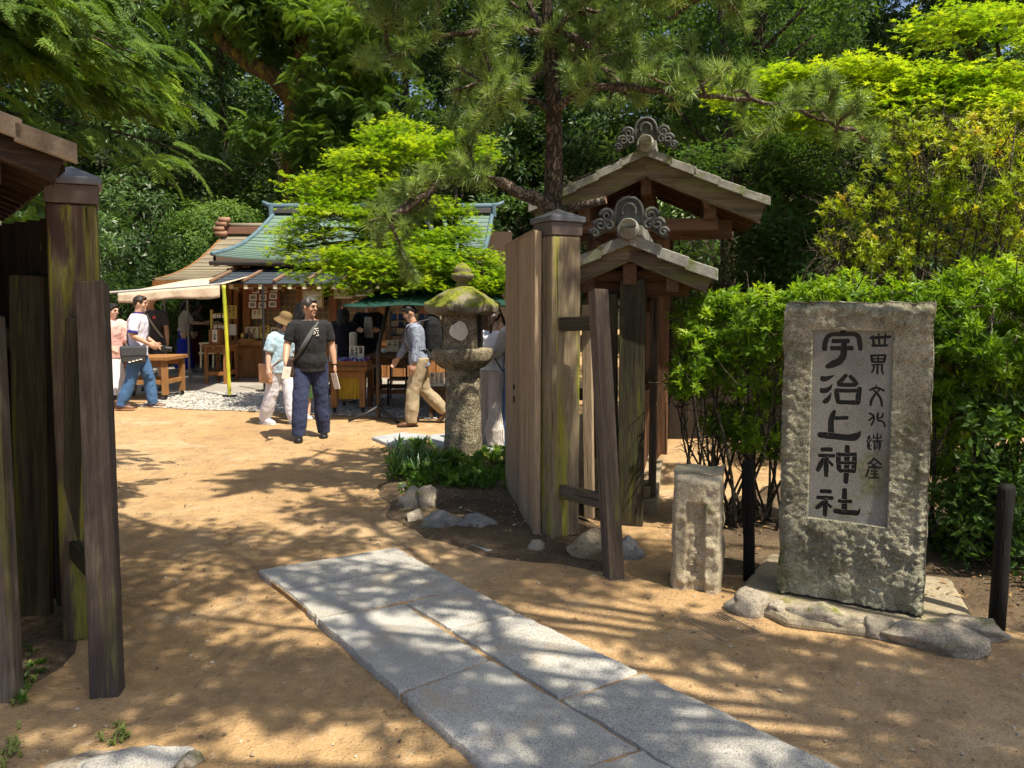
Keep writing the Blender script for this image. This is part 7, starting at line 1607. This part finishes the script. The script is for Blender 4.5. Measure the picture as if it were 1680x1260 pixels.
limbs = [([(905, 345, PY), (880, 325, PY - .1), (845, 312, PY - .2), (815, 297, PY - .25), (770, 292, PY - .3), (720, 300, PY - .3), (690, 325, PY - .35), (655, 350, PY - .4), (625, 385, PY - .4)], 26, 6, 1),
         ([(900, 52, PY), (850, 48, PY - .1), (790, 50, PY - .2), (730, 60, PY - .3), (680, 75, PY - .3), (640, 110, PY - .35)], 13, 5, 1), ([(897, 55, PY), (875, 20, PY + .2), (850, -20, PY + .3)], 12, 6, 1),
         ([(905, 60, PY), (930, 30, PY - .1), (960, 15, PY - .2), (1010, 25, PY - .3)], 10, 5, 1), ([(907, 52, PY), (950, 62, PY - .2), (975, 85, PY - .3), (1010, 110, PY - .3), (1060, 118, PY - .35)], 11, 4, 1),
         ([(908, 182, PY), (935, 160, PY - .1), (985, 142, PY - .2), (1040, 145, PY - .2), (1100, 150, PY - .25), (1180, 158, PY - .3), (1280, 172, PY - .3), (1350, 195, PY - .35), (1390, 215, PY - .35)], 15, 4, 1),
         ([(907, 185, PY), (880, 165, PY + .2), (840, 150, PY + .3), (790, 135, PY + .3), (740, 150, PY + .2)], 12, 4, 1), ([(907, 110, PY), (870, 130, PY - .2), (820, 150, PY - .4), (770, 190, PY - .5)], 9, 4, 1),
         ([(905, 60, PY), (960, 100, PY + .4), (1010, 120, PY + .6)], 9, 4, 1),
         ([(897, -60, PY), (800, -60, PY - .3), (700, -30, PY - .5), (620, 10, PY - .5)], 12, 4, 1), ([(897, -60, PY), (1000, -70, PY - .3), (1100, -40, PY - .5), (1180, 0, PY - .6)], 12, 4, 1),
         ([(885, -200, PY), (760, -230, PY - .8), (650, -240, PY - 1.3)], 11, 4, 1), ([(885, -200, PY), (1050, -260, PY - .9), (1200, -300, PY - 1.5)], 11, 4, 1), ([(880, -420, PY), (850, -600, PY - 1.0), (840, -900, PY - 1.9)], 11, 4, 1),]
m.build('trunk', BARKP, pine, smooth=True); m = MB(); tufts = []; rnd = random.Random(77)
def proj(p):
    q = p - CP; f = q.dot(_fw); return PPX + FPX * q.x / f, PPY - FPX * q.dot(_up) / f
def pine_twig(m, p, d, L, lev):
    X_, Y_ = proj(p + d * L)
    if 985 < X_ < 1140 and 180 < Y_ < 300 or 925 < X_ < 1000 and 230 < Y_ < 330: return
    e = p + d * L; pts = bendline(p, e, 4, .10, rnd); m.tube(pts, [.011 * lev + .004 * (1 - i / 4) + .001 for i in range(5)], 5, cap=False)
    if lev > 0:
        for k in range(4):
            q = pts[1 + k % 4]; d2 = (d * .6 + rv(rnd, .75) + Vector((0, 0, .25))).normalized(); pine_twig(m, q, d2, L * rnd.uniform(.4, .62), lev - 1)
    else:
        for q in pts[2:]: tufts.append((q, (d * .8 + Vector((0, 0, .5)) + rv(rnd, .4)).normalized(), rnd.uniform(.75, 1.2), min(1, max(0, .5 + rnd.uniform(-.35, .35) + .3 * noise.noise(q * 2)))))
    tufts.append((e, (d + Vector((0, 0, .35))).normalized(), rnd.uniform(.85, 1.25), min(1, max(0, .6 + rnd.uniform(-.35, .35)))))
for pts_, w0, w1, _ in limbs:
    P = [at(*q) for q in pts_]; Q = []
    for i in range(len(P) - 1):
        for k in range(4): Q.append(P[i].lerp(P[i + 1], k / 4) + rv(rnd, .012))
    Q.append(P[-1]); taper(m, Q, pr(w0), pr(w1), 9)
    L_ = sum((P[i + 1] - P[i]).length for i in range(len(P) - 1)); nb = int(L_ / .10)
    for j in range(nb):
        if rnd.random() < .2: continue
        t = rnd.uniform(.28, 1.0); q = Q[min(len(Q) - 1, int(t * (len(Q) - 1)))]; dv_ = (Q[-1] - Q[0]).normalized(); d = (dv_ * .35 + rv(rnd, 1) * Vector((1, 1, .45)).length * .6 + Vector((0, 0, .18))).normalized(); d.z *= .6
        pine_twig(m, q, d.normalized(), rnd.uniform(.22, .42), 1)
sp = [at(915, 345, PY), at(950, 338, PY - .1), at(980, 331, PY - .15), at(993, 328, PY - .17)]; m.tube(sp, [pr(15), pr(13), pr(13), pr(12)], 10)
m.build('branches', bark('pine_branch_bark', (.13, .095, .07), (.38, .31, .24), 1.4), pine, smooth=True)
st = MB(); st.tube([sp[-1], sp[-1] + (sp[-1] - sp[-2]).normalized() * .006], pr(12.5), 12); st.build('sawn_stub', plain('cut_wood', (.45, .27, .17), .8), pine)
scatter('crown', kind='stuff', key='pine', pts=tufts, parent=pine)
# --- conifer boughs hanging in at the upper left
con = thing('conifer_tree', 'conifer with drooping feathery boughs hanging over the left gate post', 'tree', (-5.6, 6.4, 0)); m = MB(); rnd = random.Random(21); out = []
taper(m, bendline(Vector((-5.6, 6.4, -.1)), Vector((-5.4, 6.3, 9.5)), 9, .02, rnd), .2, .05, 10)
for i in range(34):
    px, py, Y = rnd.uniform(-20, 335), rnd.uniform(-30, 300), rnd.uniform(5.0, 7.2)
    if px > 150 and py > 250: continue
    e = at(px, py, Y); s0 = Vector((-5.5, 6.3, e.z + rnd.uniform(.5, 1.3))); pts = bendline(s0, e, 8, .05, rnd, -.04); taper(m, pts, .03, .005, 6)
    for j in range(46):
        t = rnd.uniform(.3, 1.0); k = t * 8; a = pts[min(8, int(k))].lerp(pts[min(8, int(k) + 1)], k % 1); o = rv(rnd, .28); o.z *= .35; p = a + o - Vector((0, 0, rnd.uniform(0, .12))); dirv = (e - s0); yaw = math.atan2(dirv.y, dirv.x) + rnd.uniform(-.9, .9)
        out.append((p, Euler((rnd.uniform(-.35, .35), rnd.uniform(.05, .7), yaw)), rnd.uniform(.55, 1.0), min(1, max(0, .35 + .45 * noise.noise(p * 1.4) + .25 * (t > .85) + rnd.uniform(-.2, .25)))))
m.build('trunk', BARKD, con, smooth=True); scatter('crown', kind='stuff', key='fan', pts=out, parent=con)
shrub('shaded fern like shrub under the left roof eave', [(W3(30, 350, 5.4), Vector((.45, .3, .25))), (W3(90, 320, 5.8), Vector((.3, .3, .2)))], 'fan', 150, 322, 6, gap=.1, sc=(.5, .8), tb=.5, sr=.012)
# --- trees standing out of the picture to the right whose shade falls on the path
def shade_tree(label, base, pads, seed, n, key='maple', trunk=.14, fork=3.0):
    return maple(label, base, pads, seed, n, trunk, fork, .5, key, 'trees shading the path from outside the picture', (1.0, 1.5))
def shade_pads(lst, rnd):
    o = []
    for gx_, gy_, z, rx, ry in lst:   # ground spot to be shaded -> pad that shades it
        z += .9; k = z / math.tan(SUN_EL); o.append((Vector((gx_ + SUN_H.x * k, gy_ + SUN_H.y * k, z)), rx, ry, .2))
    return o
rnd = random.Random(2)
PL = [(-2.0, 5.1, 5.2, .8, .35), (-1.0, 6.0, 5.4, .8, .35), (-.5, 5.3, 5.0, .5, .3), (-2.7, 4.2, 5.2, .7, .35), (-1.3, 4.3, 5.0, .6, .3), (-.3, 4.25, 5.0, .4, .3), (-1.8, 3.2, 4.8, .8, .35), (-.6, 3.2, 4.8, .5, .3), (.3, 2.8, 4.6, .5, .3), (.9, 3.5, 4.8, .4, .3), (1.8, 3.2, 4.8, .6, .35), (1.5, 2.4, 4.6, .8, .35), (2.7, 2.6, 4.6, .7, .45), (-3.3, 5.2, 5.4, .7, .35), (-2.9, 2.7, 5.0, .8, .4), (-2.3, 3.7, 6.0, .5, .4), (1.0, 2.1, 4.6, .6, .3), (2.3, 3.2, 4.8, .5, .35), (3.2, 3.3, 5.0, .6, .4)]
SH1 = shade_tree('maple out of the picture to the right shading the granite path', (6.0, .6), shade_pads(PL, rnd), 501, 1800, fork=4.4)
def shade_limb(tree, pix, z, r0, r1):
    k = z / math.tan(SUN_EL); P = [G(*q) for q in pix]; P = [Vector((p.x + SUN_H.x * k, p.y + SUN_H.y * k, z + .25 * i)) for i, p in enumerate(P)][::-1]; Q = []
    for i in range(len(P) - 1):
        for j in range(5): Q.append(P[i].lerp(P[i + 1], j / 5) + rv(rnd, .03))
    Q.append(P[-1]); m = MB(); taper(m, Q, r0, r1, 8)
    for j in range(12):
        q = Q[rnd.randrange(3, len(Q))]; taper(m, bendline(q, q + Vector((rnd.uniform(-.7, .7), rnd.uniform(-.7, .7), rnd.uniform(0, .3))), 5, .12, rnd), r1 * .8, .006, 5)
    m.build('limb', BARKD, tree, smooth=True)
shade_limb(SH1, [(190, 842), (320, 885), (420, 925), (560, 1010), (700, 1080), (850, 1200), (1000, 1330)], 6.2, .07, .03)
shade_limb(SH1, [(560, 800), (620, 860), (760, 950), (880, 1040), (960, 1150), (1120, 1260)], 6.6, .06, .025)
shade_limb(SH1, [(20, 1162), (250, 1178), (560, 1192), (800, 1215), (1100, 1300)], 6.0, .045, .022)
PL2 = [(.5, 5.1, 7.6, .5, .4), (.1, 4.6, 7.0, .5, .35)]
shade_tree('second maple out of the picture shading gate and stele', (7.6, 2.6), shade_pads(PL2, rnd), 502, 170, fork=4.0)
# --- ground cover round the lantern
def blades(m, p, n, L, rnd):
    for i in range(n):
        a = rnd.random() * 6.28; d = Vector((math.cos(a), math.sin(a), 0)); l_ = L * rnd.uniform(.6, 1.1); s_ = d.cross(Vector((0, 0, 1))) * .006; b = len(m.v)
        for t, h_ in ((0, 0), (.35, .75), (.7, .85), (1.0, .55)):
            q = p + d * l_ * t * .8 + Vector((0, 0, l_ * h_)); w_ = 1 - t * .9; m.v += [q - s_ * w_, q + s_ * w_]
        for k in range(3): m.f.append((b + 2 * k, b + 2 * k + 1, b + 2 * k + 3, b + 2 * k + 2))
gl = thing('grass_clump', 'clump of dark arching blades at the left end of the lantern bed', 'plant', G(665, 790)); rnd = random.Random(12); m = MB()
for i in range(16): q = G(rnd.uniform(640, 715), rnd.uniform(770, 800)); q.z += .03; blades(m, q, 16, .30, rnd)
BLADE = NT('dark_blade'); BLADE.fin(BLADE.mix(BLADE.noise(BLADE.coord(), 3), (.02, .06, .012), (.06, .13, .025)), .4, .4); m.build('blades', BLADE.m, gl)
pts = []
for i in range(560):
    q = G(rnd.uniform(640, 845), rnd.uniform(752, 812))
    if noise.noise(q * 3.3) < -.18: continue
    q.z += rnd.uniform(.02, .16) * (.6 + 1.1 * max(0, .4 + noise.noise(q * 2.1))); pts.append((q, (Vector((0, 0, 1)) + rv(rnd, .7)).normalized(), rnd.uniform(.5, 1.0), min(1, max(0, .7 + .5 * noise.noise(q * 4) + rnd.uniform(-.2, .2)))))
o = scatter('ground_cover', 'low', pts, None); tag(o, 'leafy green ground cover growing round the lantern foot', 'ground cover', kind='stuff')
pts = []
for i in range(60):
    q = G(rnd.uniform(655, 720), rnd.uniform(800, 822)); q.z += .03; pts.append((q, (Vector((0, 0, 1)) + rv(rnd, .5)).normalized(), rnd.uniform(.3, .5), rnd.uniform(.5, 1)))
for i in range(14):
    q = G(rnd.uniform(15, 75), rnd.uniform(1070, 1160)); q.z += .02; pts.append((q, (Vector((0, 0, 1)) + rv(rnd, .5)).normalized(), rnd.uniform(.25, .5), rnd.uniform(.2, .6)))
o = scatter('weeds', 'low', pts, None); tag(o, 'small weeds sprouting beside the bed stones and the left props', 'weeds', kind='stuff')
m = MB(); rnd = random.Random(31)
for i in range(46):
    q = G(*rnd.choice(((rnd.gauss(15, 14), rnd.gauss(1235, 18)), (rnd.gauss(195, 12), rnd.gauss(1210, 8)), (rnd.gauss(40, 14), rnd.gauss(1110, 26))))); blades(m, q, 5, .035, rnd)
tag(m.build('grass', L_LOW if False else plain('pale_grass', (.22, .26, .06), .6), origin=(0, 0, 0)), 'thin tufts of grass on the sand at the lower left', 'grass', kind='stuff')
